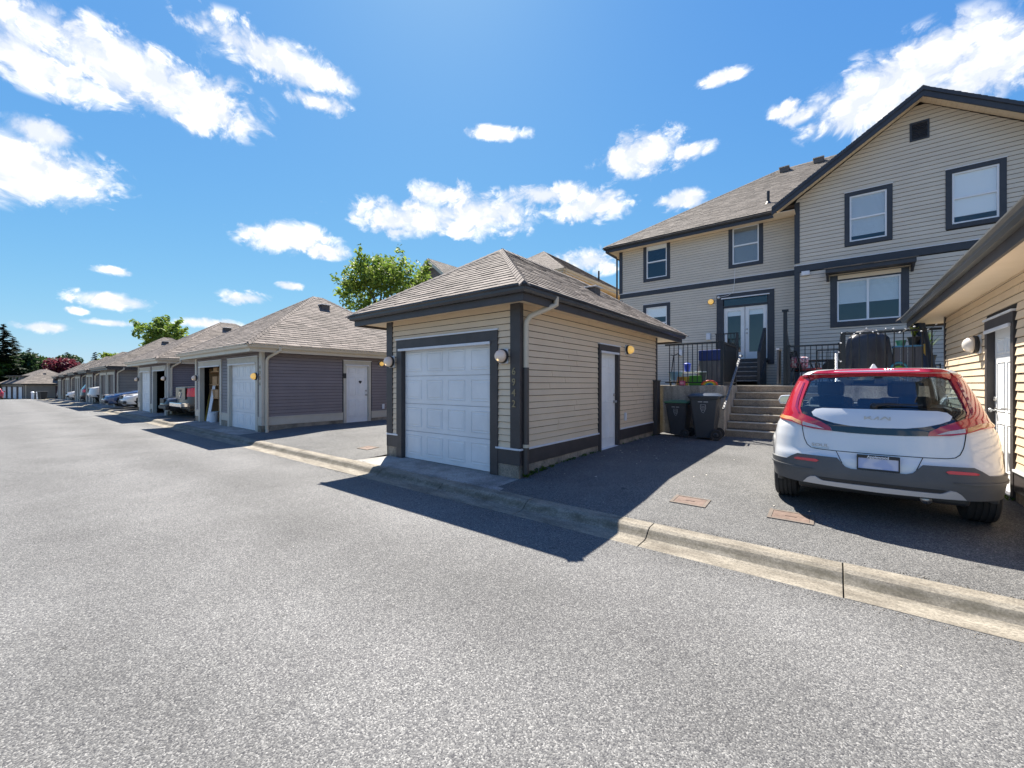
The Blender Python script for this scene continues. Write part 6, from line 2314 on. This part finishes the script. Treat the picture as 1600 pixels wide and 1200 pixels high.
for i, c in enumerate(((0.6, 0.06, 0.03), (0.65, 0.28, 0.02), (0.7, 0.5, 0.03), (0.06, 0.35, 0.2), (0.03, 0.2, 0.45))):
    r = 0.19 - i * 0.033
    MB().tube([(-2.55 + r * math.cos(a), 11.55 + i * 0.004, PZ + 0.012 + 0.6 * r * math.sin(a)) for a in [PI * j / 14 for j in range(15)]], 0.016, 8).build('arch', plastic('toy_r%d' % i, c), t, smooth=True)
t = thing('scooter', 'black child scooter leaning against the garage post on the patio', 'scooter', (-3.6, 12.1, PZ))
MB().tube([(-3.66, 11.95, PZ + 0.1), (-3.6, 12.05, PZ + 0.85)], 0.014, 8).build('stem', BLACKMETAL, t)
MB().tube([(-3.62, 11.88, PZ + 0.86), (-3.6, 12.05, PZ + 0.85), (-3.5, 12.1, PZ + 0.9), (-3.42, 12.05, PZ + 0.84)], 0.014, 8).build('handlebar', BLACKMETAL, t)
MB().box(-3.7, -3.6, 11.95, 12.5, PZ + 0.08, PZ + 0.1).build('deck', BLACKMETAL, t)
for yy in (11.95, 12.5):
    MB().lathe((-3.67, yy, PZ + 0.06), (1, 0, 0), [(0.03, 0), (0.06, 0.002), (0.06, 0.028), (0.03, 0.03)], 16).build('wheel', RUBBER, t)

# table and chairs beyond the middle railing
t = thing('patio_table', 'black patio table between the cushioned chairs', 'table', (-0.25, 15.0, PZ))
MB().lathe((-0.25, 15.0, PZ + 0.70), (0, 0, 1), [(0.50, 0), (0.52, 0.01), (0.52, 0.03), (0.5, 0.035), (0, 0.035)], 32).build('tabletop', BLACKMETAL, t)
for a in (0.5, 2.07, 3.64, 5.2):
    MB().tube([(-0.25 + 0.42 * math.cos(a), 15 + 0.42 * math.sin(a), PZ), (-0.25 + 0.2 * math.cos(a), 15 + 0.2 * math.sin(a), PZ + 0.35), (-0.25 + 0.35 * math.cos(a), 15 + 0.35 * math.sin(a), PZ + 0.7)], 0.015, 8).build('leg', BLACKMETAL, t)
CUSH = mat('faded_red_cushion', (0.34, 0.05, 0.05), 0.8, (0.4, 0.08, 0.07), 6)


def patio_chair(label, x, y, rz):
    t = thing('patio_chair', label, 'chair', (0, 0, 0), 0, 'cushioned patio chairs')
    for sx in (-0.24, 0.24):
        MB().tube([(sx, -0.22, 0), (sx, -0.22, 0.62), (sx, 0.2, 0.64), (sx, 0.28, 0.40)], 0.014, 8).build('arm', BLACKMETAL, t)
        MB().tube([(sx, 0.24, 0), (sx, 0.20, 0.42), (sx, 0.34, 0.95)], 0.014, 8).build('leg', BLACKMETAL, t)
    MB().box(-0.24, 0.24, -0.22, 0.22, 0.38, 0.41).build('seat', BLACKMETAL, t)
    MB().box(-0.23, 0.23, -0.21, 0.20, 0.412, 0.48).build('cushion', CUSH, t, bev=0.025)
    for i in range(6):
        xx = -0.2 + i * 0.08
        MB().bar((xx, 0.215, 0.44), (xx, 0.335, 0.92), 0.012, 0.02).build('back_slat', BLACKMETAL, t)
    MB().bar((-0.24, 0.34, 0.95), (0.24, 0.34, 0.95), 0.03, 0.03).build('back_rail', BLACKMETAL, t)
    t.location = (x, y, PZ)
    t.rotation_euler = (0, 0, rz)
    return t


patio_chair('black patio chair with red cushion at the left of the patio table', -0.62, 14.35, R(115))
patio_chair('black patio chair with red cushion in front of the patio table', -0.15, 14.2, R(185))
patio_chair('black patio chair with red cushion right of the table by the corner', 0.45, 14.9, R(-80))
k = MB().box(-0.22, 0.22, -0.07, 0.07, -0.16, 0.16)
o = k.build('pillow', mat('pink_white_print', (0.55, 0.16, 0.2), 0.8, (0.7, 0.68, 0.68), 22, nlo=0.48, nhi=0.52), bev=0.06)
o.location = (-0.78, 14.3, PZ + 0.66)
o.rotation_euler = (R(12), 0, R(25))
tag(o, 'pink and white patterned pillow on the left patio chair', 'pillow')
MB_t = thing('hose_reel', 'black round hose reel by the corner post of the railing', 'hose reel', (0.05, 13.7, PZ))
MB().lathe((0.02, 13.75, PZ + 0.42), (0.3, 1, 0), [(0.12, -0.08), (0.27, -0.08), (0.27, -0.06), (0.15, -0.05), (0.15, 0.05), (0.27, 0.06), (0.27, 0.08), (0.12, 0.08)], 28).build('drum', BLACKPL, MB_t, smooth=True, sharp=40)
for sg in (-0.12, 0.12):
    MB().bar((0.02 + sg * 0.3, 13.75 + sg, PZ), (0.02 + sg * 0.3, 13.75 + sg, PZ + 0.42), 0.03, 0.03).build('stand', BLACKMETAL, MB_t)

# right part of the patio: planter stand, pots, parasol, plants
t = thing('planter_stand', 'grey slatted planter stand with a blue top shelf behind the railing', 'stand', (1.2, 11.75, PZ))
SLATEW = mat('slate_painted_wood', (0.085, 0.095, 0.12), 0.7, (0.11, 0.12, 0.15), 5, stretch=(6, 6, 1))
for i in range(4):
    MB().box(0.985 + i * 0.105, 1.08 + i * 0.105, 11.62, 11.65, PZ + 0.02, PZ + 0.80).build('slat', SLATEW, t, bev=0.004)
MB().box(0.97, 1.42, 11.60, 11.95, PZ + 0.80, PZ + 0.83).build('shelf', mat('sky_blue_paint', (0.06, 0.22, 0.42), 0.5), t, bev=0.004)
for xx in (0.985, 1.37):
    MB().box(xx, xx + 0.04, 11.88, 11.92, PZ, PZ + 0.8).build('leg', SLATEW, t)
t = thing('toy_ring', 'green and yellow round garden ornament hung on the planter stand', 'ornament', (1.08, 11.6, PZ + 0.4))
MB().lathe((1.06, 11.605, PZ + 0.36), (0, -1, 0), [(0.12, 0), (0.14, 0.01), (0.12, 0.02), (0.10, 0.02), (0.10, 0.0)], 26, closed=True).build('ring', plastic('orn_blue', (0.05, 0.3, 0.4)), t, smooth=True)
MB().lathe((1.06, 11.605, PZ + 0.34), (0, -1, 0), [(0.08, 0), (0.085, 0.015), (0.05, 0.03), (0, 0.032)], 24).build('face', plastic('orn_green', (0.2, 0.4, 0.03)), t, smooth=True)
MB().lathe((1.08, 11.574, PZ + 0.36), (0, -1, 0), [(0.03, 0), (0.02, 0.012), (0, 0.014)], 16).build('centre', plastic('orn_orange', (0.55, 0.22, 0.02)), t, smooth=True)


def pot(name, label, x, y, z, r, hgt, m):
    t_ = thing(name, label, 'plant pot', (x, y, z))
    MB().lathe((x, y, z), (0, 0, 1), [(r * 0.75, 0), (r, hgt * 0.85), (r * 1.08, hgt * 0.86), (r * 1.08, hgt), (r * 0.95, hgt), (r * 0.9, hgt * 0.85)], 20).build('pot', m, t_, smooth=True, sharp=40)
    MB().lathe((x, y, z + hgt * 0.8), (0, 0, 1), [(r * 0.93, 0), (0, 0.005)], 20).build('soil', mat('soil', (0.04, 0.03, 0.02), 0.9), t_)
    return t_


def blades(t_, x, y, z, n, hgt, spread, m, w=0.02, seed=1, leaf=False):
    rnd = random.Random(seed)
    k = MB()
    for i in range(n):
        a = rnd.random() * 2 * PI
        L_ = hgt * (0.55 + 0.5 * rnd.random())
        s_ = spread * (0.3 + 0.7 * rnd.random())
        pv = None
        d = Vector((math.cos(a), math.sin(a), 0))
        sd = Vector((-math.sin(a), math.cos(a), 0))
        seg = 5
        pts = []
        for j in range(seg + 1):
            f = j / seg
            c = Vector((x, y, z)) + d * (s_ * f ** 1.6) + Vector((0, 0, L_ * (f - 0.25 * f * f)))
            ww = w * (1 - f) + 0.002 if not leaf else w * math.sin(PI * min(0.97, 0.08 + f * 0.92))
            pts += [c - sd * ww, c + sd * ww]
        k.add(pts, [(2 * j, 2 * j + 1, 2 * j + 3, 2 * j + 2) for j in range(seg)])
    return k.build('leaves', m, t_, recalc=False)


L_MID = mat_leaf('leaf_green', (0.035, 0.085, 0.018), (0.10, 0.17, 0.03))
L_YEL = mat_leaf('leaf_lime', (0.16, 0.24, 0.03), (0.28, 0.34, 0.06))
L_DARK = mat_leaf('leaf_dark', (0.02, 0.05, 0.018), (0.05, 0.09, 0.03))
L_RED = mat_leaf('leaf_maroon', (0.09, 0.016, 0.028), (0.22, 0.05, 0.07))
L_CON = mat_leaf('needle_green', (0.014, 0.032, 0.018), (0.03, 0.055, 0.028), 0.15)
p_ = pot('potted_plant', 'black pot of lime green leaves on the planter stand', 1.30, 11.78, PZ + 0.83, 0.10, 0.18, BLACKPL)
blades(p_, 1.30, 11.78, PZ + 1.0, 34, 0.30, 0.10, L_YEL, 0.035, 2, True)
pot('plant_pot', 'small green pot on the blue shelf of the planter stand', 1.10, 11.76, PZ + 0.83, 0.08, 0.12, plastic('pot_green', (0.06, 0.2, 0.12)))
p_ = pot('potted_plant', 'tall strappy potted plant at the end of the railing by the garage', 1.56, 12.25, PZ + 0.45, 0.13, 0.2, BLACKPL)
blades(p_, 1.56, 12.25, PZ + 0.62, 26, 0.75, 0.28, L_MID, 0.022, 5)
t = thing('shelf_rack', 'dark wire rack holding pots beside the garage wall', 'rack', (1.55, 12.2, PZ))
for z in (0.05, 0.42):
    MB().box(1.38, 1.72, 12.0, 12.5, PZ + z, PZ + z + 0.025).build('shelf', BLACKMETAL, t)
for (a, b) in ((1.38, 12.0), (1.70, 12.0), (1.38, 12.48), (1.70, 12.48)):
    MB().box(a, a + 0.02, b, b + 0.02, PZ, PZ + 0.46).build('leg', BLACKMETAL, t)
t = thing('garden_parasol', 'folded dark blue garden parasol leaning behind the railing', 'parasol', (1.45, 11.9, PZ))
MB().tube([(1.46, 11.7, PZ), (1.36, 12.0, PZ + 1.75)], 0.018, 8).build('pole', METAL, t)
k = MB()
n = 16
vs, fs = [], []
for j in range(9):
    f = j / 8
    c = Vector((1.455, 11.72, PZ + 0.3)).lerp(Vector((1.365, 11.98, PZ + 1.72)), f)
    r = 0.11 * (1 - f) ** 0.7 + 0.02
    for i in range(n):
        a = 2 * PI * i / n
        rr = r * (1 + 0.3 * math.cos(a * 4))
        vs.append(c + Vector((math.cos(a) * rr, math.sin(a) * rr, 0)))
for j in range(8):
    for i in range(n):
        l = (i + 1) % n
        fs.append((j * n + i, j * n + l, (j + 1) * n + l, (j + 1) * n + i))
k.add(vs, fs).build('canopy', mat('navy_fabric', (0.02, 0.04, 0.09), 0.7), t, smooth=True)
t = thing('broom', 'broom with a yellow wooden handle standing by the planter stand', 'broom', (1.43, 11.66, PZ))
MB().tube([(1.445, 11.64, PZ + 0.15), (1.435, 11.66, PZ + 0.85)], 0.014, 8).build('handle', YEL, t)
MB().hexa([(1.38, 11.62, PZ), (1.50, 11.62, PZ), (1.50, 11.67, PZ), (1.38, 11.67, PZ), (1.41, 11.63, PZ + 0.17), (1.47, 11.63, PZ + 0.17), (1.47, 11.66, PZ + 0.17), (1.41, 11.66, PZ + 0.17)]).build('brush', BLACKPL, t)
# string of small bulbs wound along the railing
t = thing('fairy_lights', 'string of small white bulbs wound along the barbecue railing', 'fairy lights', (0.15, 11.2, PZ + 1.1))
rnd = random.Random(8)
pts = [(0.10, 11.17, PZ + 0.1 + 0.1 * i) for i in range(10)] + [(0.12 + 0.1 * i, 11.18 + 0.03 * rnd.uniform(-1, 1), PZ + 1.10 + 0.06 * math.sin(i * 1.9)) for i in range(15)]
MB().tube(pts, 0.004, 5).build('wire', BLACKPL, t)
for i, p in enumerate(pts):
    if i % 2 == 0 or i > 12:
        MB().lathe(Vector(p) + Vector((0, -0.02, 0.01)), (rnd.uniform(-1, 1), -0.5, rnd.uniform(-0.2, 1)), [(0.006, 0), (0.012, 0.012), (0.012, 0.03), (0, 0.04)], 8).build('bulb', VINYL, t, smooth=True)

# ================================================================== trees and far things


def leaf_tree(name, label, x, y, z0, hgt, rad, base, nleaf, size, m, seed, cat='tree', squash=1.0, lobes=14, group=None, spiky=0.0):
    rnd = random.Random(seed)
    t = thing(name, label, cat, (x, y, z0), 0, group)
    tr = MB()
    top = Vector((x + rnd.uniform(-0.3, 0.3), y + rnd.uniform(-0.3, 0.3), z0 + hgt * 0.72))
    b0 = Vector((x, y, z0))
    tr.tube([b0, b0.lerp(top, 0.3) + Vector((0.1, 0.05, 0)), b0.lerp(top, 0.65), top], [hgt * 0.022 + 0.03, hgt * 0.017 + 0.02, hgt * 0.011 + 0.015, 0.02], 9)
    lob = []
    for i in range(lobes):
        a = rnd.random() * 2 * PI
        f = rnd.random()
        zz = z0 + base + (hgt - base) * (0.12 + 0.8 * f)
        env = math.sin(PI * (0.18 + 0.75 * f)) ** 0.8
        rr = rad * env * math.sqrt(rnd.random()) * 0.85
        c = Vector((x + rr * math.cos(a), y + rr * math.sin(a), zz))
        lob.append((c, rad * (0.26 + 0.22 * rnd.random())))
        s_ = b0.lerp(top, min(0.95, 0.3 + 0.6 * f))
        mid = s_.lerp(c, 0.5) + Vector((0, 0, 0.1 * rad))
        tr.tube([s_, mid, c], [0.012 * hgt * 0.6, 0.006 * hgt * 0.6, 0.008], 6)
    twigs = []
    if spiky:
        for i in range(int(lobes * 1.6)):
            c, r = rnd.choice(lob)
            d = Vector((rnd.uniform(-1, 1), rnd.uniform(-1, 1), rnd.uniform(0.0, 1.4))).normalized()
            e = c + d * (r + spiky * (0.4 + rnd.random()))
            tr.tube([c, c.lerp(e, 0.6) + Vector((0, 0, 0.05)), e], [0.015, 0.01, 0.005], 4, caps=False)
            twigs.append((c + d * r * 0.6, e))
    tr.build('trunk', BARK, t, smooth=True)
    k = MB()
    V, F = [], []
    for i in range(nleaf):
        if twigs and rnd.random() < 0.22:
            a_, b_ = rnd.choice(twigs)
            c = a_.lerp(b_, rnd.random()) + Vector((rnd.gauss(0, 0.12), rnd.gauss(0, 0.12), rnd.gauss(0, 0.12)))
        else:
            c, r = rnd.choice(lob)
            d = Vector((rnd.gauss(0, 1), rnd.gauss(0, 1), rnd.gauss(0, 1))).normalized()
            c = c + Vector((d.x, d.y, d.z * 0.75 * squash)) * (r * (0.45 + 0.75 * rnd.random() ** 0.6))
        s_ = size * (0.6 + 0.8 * rnd.random())
        n = Vector((rnd.uniform(-1, 1), rnd.uniform(-1, 1), rnd.uniform(0.1, 1.3))).normalized()
        u = n.cross(Vector((rnd.uniform(-1, 1), rnd.uniform(-1, 1), rnd.uniform(-1, 1)))).normalized()
        v = n.cross(u)
        o = len(V)
        V += [c - u * s_, c - v * s_ * 0.45 + n * s_ * 0.12, c + u * s_, c + v * s_ * 0.45 + n * s_ * 0.12]
        F += [(o, o + 1, o + 2), (o, o + 2, o + 3)]
    k.v = [tuple(p) for p in V]
    k.f = F
    k.m = [0] * len(F)
    k.build('crown', m, t, recalc=False)
    return t


def conifer(name, label, x, y, z0, hgt, rad, seed, m=None, sparse=1.0, group='dark conifers behind the far building'):
    rnd = random.Random(seed)
    t = thing(name, label, 'tree', (x, y, z0), 0, group)
    MB().tube([(x, y, z0), (x + 0.1, y, z0 + hgt * 0.5), (x, y, z0 + hgt)], [hgt * 0.018 + 0.05, hgt * 0.011, 0.02], 8).build('trunk', BARK, t, smooth=True)
    V, F = [], []
    nb = int(hgt * 13 * sparse)
    for i in range(nb):
        f = (i + rnd.random()) / nb
        z = z0 + hgt * (0.18 + 0.82 * f)
        L_ = rad * (1 - f) ** 0.75 * (0.55 + 0.6 * rnd.random()) + 0.15
        a = rnd.random() * 2 * PI
        d = Vector((math.cos(a), math.sin(a), 0))
        s_ = Vector((-d.y, d.x, 0))
        seg = 7
        for j in range(seg):
            g = j / seg
            c = Vector((x, y, z)) + d * (L_ * g) + Vector((0, 0, -0.25 * L_ * g * g + 0.12 * L_ * g))
            for q in range(4):
                w = (0.42 + 0.3 * rnd.random()) * (L_ * 0.5) * (1.1 - g * 0.7) + 0.25
                dd = (d * rnd.uniform(0.2, 1) + s_ * rnd.uniform(-1, 1)).normalized()
                ss = dd.cross(Vector((rnd.uniform(-0.3, 0.3), rnd.uniform(-0.3, 0.3), 1))).normalized()
                o = len(V)
                V += [c - ss * w * 0.3, c + dd * w + Vector((0, 0, rnd.uniform(-0.35, 0.1) * w)), c + ss * w * 0.3]
                F.append((o, o + 1, o + 2))
    k = MB()
    k.v = [tuple(p) for p in V]
    k.f = F
    k.m = [0] * len(F)
    k.build('crown', m or L_CON, t, recalc=False)
    return t


L_BIG = mat_leaf('leaf_bright_green', (0.085, 0.16, 0.022), (0.30, 0.38, 0.07), 0.42)
leaf_tree('leafy_tree', 'bright green leafy tree rising between the grey and beige garages', -21.2, 14.6, 0.2, 9.0, 3.1, 1.8, 15000, 0.13, L_BIG, 4, lobes=24, spiky=0.9)
leaf_tree('leafy_tree', 'thin branch tips of a tree showing behind the grey garage roof', -33.5, 13.6, 0.1, 7.2, 1.7, 2.5, 2600, 0.14, mat_leaf('leaf_bronze_green', (0.07, 0.09, 0.02), (0.18, 0.14, 0.04)), 6, lobes=9, spiky=0.7)
leaf_tree('leafy_tree', 'green tree rising behind the third garage down the lane', -66.5, 13.2, -0.2, 9.0, 3.6, 2.2, 8000, 0.24, L_BIG, 8, lobes=18, spiky=1.3)
leaf_tree('leafy_tree', 'small lime green tree above the far garage roofs', -86.0, 11.4, -0.6, 6.6, 2.7, 1.0, 4500, 0.26, L_YEL, 9, lobes=14, spiky=0.5)
leaf_tree('leafy_tree', 'low lime green tree right of the maroon tree', -100.0, 10.2, -0.8, 5.7, 2.6, 1.0, 3500, 0.3, L_YEL, 10, lobes=12)
leaf_tree('maroon_tree', 'round maroon leaved tree behind the far building', -131.0, 9.9, -1.4, 7.8, 4.3, 0.8, 7000, 0.34, L_RED, 12, lobes=22)
# the tree line that closes the lane on the left
TL = [(-136, 1.2, 8.6, 3.8, L_MID, 'rounded green tree at the left edge behind the far building', 21), (-139, 4.6, 9.4, 4.0, L_DARK, 'dark green tree second from the left edge behind the far building', 22), (-142, 8.0, 8.6, 3.8, L_MID, 'broad green tree directly behind the far building roof', 23),
      (-150, 12.0, 9.6, 4.2, L_DARK, 'dark green tree left of the maroon tree in the far tree line', 24), (-152, 17.0, 8.8, 4.2, L_MID, 'green tree behind the maroon tree in the far tree line', 25), (-130, -2.2, 7.6, 3.4, L_MID, 'bushy green tree partly outside the left edge', 26),
      (-156, 23.0, 8.6, 4.4, L_DARK, 'dark green tree behind the lime green trees', 27)]
for (x, y, hh_, rr, mm, lab, sd) in TL:
    leaf_tree('leafy_tree', lab, x, y, -1.45, hh_, rr, 0.4, 5200, 0.42, mm, sd, lobes=24, group='trees closing the far end of the lane')
conifer('conifer', 'tallest dark conifer at the left edge of the picture', -134, 1.6, -1.4, 15.3, 4.2, 31)
conifer('conifer', 'thin sparse conifer right of the tallest conifer', -150, 5.6, -1.4, 11.5, 2.6, 32, sparse=0.7)
conifer('conifer', 'broad flat topped conifer above the maroon tree', -158, 12.3, -1.4, 11.3, 4.0, 33, sparse=0.9)
conifer('conifer', 'small pointed conifer above the far garage roofs', -150, 16.6, -1.4, 11.2, 2.0, 34)
conifer('conifer', 'conifer second from the left edge beside the tallest one', -142, 3.0, -1.4, 13.5, 4.0, 35)

# brown roofs far behind the lime green tree
for i, (x, y, lab) in enumerate(((-122, 16.5, 'far brown roofed house left of the leafy tree behind the garages'), (-112, 16.2, 'far brown roofed house just left of the green tree behind the garages'))):
    t = thing('house', lab, 'house', (x, y, -0.6))
    zf = -0.8
    hip_roof(t, (x - 5.5, x + 5.5, y - 5.0, y + 5.0), 4.9 - i * 0.3, 0.6, SHIN_DARK, TRIM_BROWN, GUT_DARK, SOF_CREAM, (x - 5, x + 5, y - 4.5, y + 4.5), seed=40 + i, exposure=0.25, tab=0.6)
    k = MB()
    for (a, b, c, d) in ((x - 5, x + 5, y - 4.5, y - 4.3), (x - 5, x + 5, y + 4.3, y + 4.5), (x - 5, x - 4.8, y - 4.3, y + 4.3), (x + 4.8, x + 5, y - 4.3, y + 4.3)):
        k.box(a, b, c, d, zf, 4.4)
    k.build('wall', SID_TAUPE, t)
    for a in (-3, 0, 3):
        MB().box(x + a - 0.6, x + a + 0.6, y - 4.53, y - 4.5, 2.6, 3.8).build('window', mat('dark_auto_glass', (0, 0, 0)), t)

# the low building across the end of the lane, turned a little
t = thing('garage', 'low taupe garage block with white doors closing the end of the lane', 'building')
fz = 0.0
EW, ED = 11.0, 8.0
t_roof, zse = hip_roof(t, (-EW - 0.5, 0.5, -0.5, ED + 0.5), 2.78, 0.62, SHIN_DARK, TRIM_BROWN, GUT_DARK, SOF_CREAM, (-EW, 0, 0, ED), seed=51, exposure=0.25, tab=0.6, vents=((-2.6, 3.4),))
PFe, PRe = pl('-Y', 0.0), pl('+X', 0.0)
dr = [(-10.4 + 2.6 * i, -8.4 + 2.6 * i, -1, 2.15) for i in range(4)]
k = MB()
wall_cells(k, PFe, -EW, 0, -0.3, zse, dr, -0.15, -0.001)
we = k.build('wall', SID_TAUPE, t)
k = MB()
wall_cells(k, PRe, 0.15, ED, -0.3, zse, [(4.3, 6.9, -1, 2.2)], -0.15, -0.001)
we2 = k.build('wall', SHADE_CORE, t)
MB().box(-EW, -0.15, ED - 0.15, ED, -0.3, zse).build('wall', SID_TAUPE, t)
MB().box(-EW, -EW + 0.15, 0.15, ED - 0.15, -0.3, zse).build('wall', SID_TAUPE, t)
siding_joined('siding', SID_TAUPE, we2, PRe, 0, ED, 0.1, zse, 0.2, [(4.1, 7.1, -1, 2.4)])
for d in dr:
    MB().pbox(PFe, d[0], d[1], 0.0, 2.15, -0.12, -0.06).build('garage_door', WHITE, t)
    for (a, b) in ((d[0] - 0.25, d[0]), (d[1], d[1] + 0.25)):
        MB().pbox(PFe, a, b, 0.0, 2.3, 0.0, 0.05).build('door_trim', TRIM_PLUM, t)
MB().pbox(PRe, 4.3, 6.9, 0.0, 2.2, -0.12, -0.06).build('garage_door', WHITE, t)
for (a, b) in ((4.0, 4.3), (6.9, 7.2)):
    MB().pbox(PRe, a, b, 0.0, 2.35, 0.0, 0.05).build('door_trim', TRIM_PLUM, t)
MB().tube([(0.06, 0.25, 2.7), (0.06, 0.25, 0)], 0.06, 8).build('downpipe', GUT_BEIGE, t)
# small dormer on the side slope and two on the front
dm = MB()
dm.prism([(4.5, 3.0), (6.5, 3.0), (6.5, 3.9), (5.5, 4.45), (4.5, 3.9)], lambda p, s: (-2.3 + 1.9 * s, p[0], p[1])).build('dormer', SID_TAUPE, t)
for sg in (-1, 1):
    MB().prism([(5.5, 4.50), (5.5 + sg * 1.5, 3.72), (5.5 + sg * 1.5, 3.58), (5.5, 4.36)], lambda p, s: (-3.2 + 3.1 * s, p[0], p[1])).build('dormer_roof', BLACKPL, t)
for i, xx in enumerate((-5.6, -8.8)):
    MB().box(xx - 1.0, xx + 1.0, 0.7, 3.2, 3.0, 4.2).build('dormer', SID_TAUPE, t)
    MB().box(xx - 1.3, xx + 1.3, 0.4, 3.4, 4.2, 4.32).build('dormer_roof', SHIN_DARK, t)
    MB().box(xx - 0.5, xx + 0.5, 0.67, 0.7, 3.4, 4.0).build('window', mat('dark_auto_glass', (0, 0, 0)), t)
t.location = (-115, 3.65, -1.17)
t.rotation_euler = (0, 0, R(13))
for i, (px, lab) in enumerate(((-98.4, 'left of the two white bollards before the far building'), (-98.6, 'right of the two white bollards before the far building'))):
    b_ = thing('bollard', lab, 'bollard', (px, 4.02 + i * 0.55, gzc(px)), 0, 'white bollards at the end of the lane')
    MB().lathe((px, 4.02 + i * 0.55, gzc(px) - 0.05), (0, 0, 1), [(0.16, 0), (0.16, 1.0), (0.21, 1.02), (0.21, 1.12), (0.1, 1.2), (0, 1.22)], 14).build('post', VINYL, b_, smooth=True, sharp=40)
for i, (bx, by, lab) in enumerate(((-80.5, 4.0, 'dark wheelie bin farthest down the lane in a row of three'), (-79.4, 4.05, 'middle dark wheelie bin of three far down the lane'), (-78.3, 4.1, 'nearest dark wheelie bin of three far down the lane'))):
    b_ = thing('wheelie_bin', lab, 'bin', (bx, by, gzc(bx)), 0, 'dark bins at the end of the garage row')
    MB().hexa([(bx - 0.24, by - 0.24, gzc(bx) + 0.05), (bx + 0.24, by - 0.24, gzc(bx) + 0.05), (bx + 0.24, by + 0.24, gzc(bx) + 0.05), (bx - 0.24, by + 0.24, gzc(bx) + 0.05), (bx - 0.32, by - 0.32, gzc(bx) + 1.0), (bx + 0.32, by - 0.32, gzc(bx) + 1.0), (bx + 0.32, by + 0.32, gzc(bx) + 1.0), (bx - 0.32, by + 0.32, gzc(bx) + 1.0)]).build('body', BLACKPL, b_, bev=0.02)
    MB().box(bx - 0.36, bx + 0.36, by - 0.36, by + 0.36, gzc(bx) + 1.0, gzc(bx) + 1.07).build('lid', BLACKPL, b_, bev=0.03)
    for sg in (-1, 1):
        MB().lathe((bx + 0.2 * sg, by + 0.24, gzc(bx) + 0.1), (1, 0, 0), [(0.03, -0.03), (0.1, -0.03), (0.1, 0.03), (0.03, 0.03)], 14).build('wheel', RUBBER, b_)

# ================================================================== litter, weeds and stains along the wall foot
rnd = random.Random(17)
wd = MB()


def weed(mb, x, y, z, hgt, n, rnd):
    for i in range(n):
        a = rnd.random() * 2 * PI
        d = Vector((math.cos(a), math.sin(a), 0))
        sd = Vector((-d.y, d.x, 0))
        L_ = hgt * (0.4 + 0.6 * rnd.random())
        b = Vector((x + rnd.uniform(-0.03, 0.03), y + rnd.uniform(-0.03, 0.03), z))
        m_ = b + d * L_ * 0.3 + Vector((0, 0, L_ * 0.7))
        e = b + d * L_ * 0.75 + Vector((0, 0, L_ * 0.8))
        w = 0.008 + 0.006 * rnd.random()
        mb.add([b, m_ - sd * w, e, m_ + sd * w], [(0, 1, 2), (0, 2, 3)])


for i in range(46):
    y = 5.0 + abs(rnd.gauss(0, 1.0)) if i < 30 else rnd.uniform(5, 11)
    if 7.5 < y < 8.7 or y > 10.9:
        continue
    weed(wd, GX1 + 0.03 + abs(rnd.gauss(0, 0.03)), y, drive_z(-3.7, y) - 0.003, 0.10 if y < 5.6 else 0.05, 6, rnd)
for i in range(24):
    weed(wd, 1.62 - abs(rnd.gauss(0, 0.03)), rnd.uniform(5.2, 10.8), drive_z(1.6, 7) - 0.003, 0.06, 5, rnd)
wd.build('weeds', L_MID, kind='stuff', recalc=False)
lt = MB()
for i in range(70):
    if i < 45:
        x, y = rnd.uniform(-3.6, -2.4), rnd.uniform(7.0, 10.6)
    elif i < 60:
        x, y = rnd.uniform(-3.4, 1.0), rnd.uniform(4.5, 9)
    else:
        x, y = rnd.uniform(-6, 1.5), rnd.uniform(1.4, 3.9)
    z = (drive_z(x, y) if y > 4.3 else gzc(x)) + 0.006
    if 3.9 < y < 4.3:
        z += 0.1
    s_ = rnd.uniform(0.008, 0.028) if i < 60 else rnd.uniform(0.006, 0.014)
    a = rnd.random() * PI
    u, v = Vector((math.cos(a), math.sin(a), 0)) * s_, Vector((-math.sin(a), math.cos(a), 0)) * s_ * 0.4
    c = Vector((x, y, z))
    lt.add([c - u, c - v + Vector((0, 0, s_ * 0.3)), c + u, c + v + Vector((0, 0, s_ * 0.2))], [(0, 1, 2), (0, 2, 3)])
lt.build('litter', mat('dry_petals', (0.5, 0.47, 0.4), 0.8, (0.6, 0.58, 0.52), 4), kind='stuff', recalc=False)

# grit swept against the gutter edge and the back of the kerb
gr = MB()
rnd = random.Random(23)
for i in range(2600):
    x = 3.0 - abs(rnd.gauss(0, 1)) * 7 if i % 3 else rnd.uniform(-22, 3)
    if i % 2:
        y = 3.80 - abs(rnd.gauss(0, 0.05))
        z = gzc(x)
    else:
        y = 4.285 + abs(rnd.gauss(0, 0.035))
        z = gzc(x) + 0.099 + (y - 4.27) * 0.03
        if any(a < x < b for (a, b) in ((-7.2, -3.55), (-19.8, -13.2))):
            y = 4.285 + abs(rnd.gauss(0, 0.02))
            z += 0.004
    r = rnd.uniform(0.002, 0.0065)
    a = rnd.random() * PI
    c, s_ = math.cos(a) * r, math.sin(a) * r
    gr.add([(x + c, y + s_, z), (x - s_, y + c, z), (x - c, y - s_, z), (x + s_, y - c, z), (x, y, z + r * 1.1)], [(0, 1, 4), (1, 2, 4), (2, 3, 4), (3, 0, 4)])
gr.build('grit', mat('grit_stone', (0.16, 0.14, 0.11), 0.9, island=0.5), kind='stuff', recalc=False)
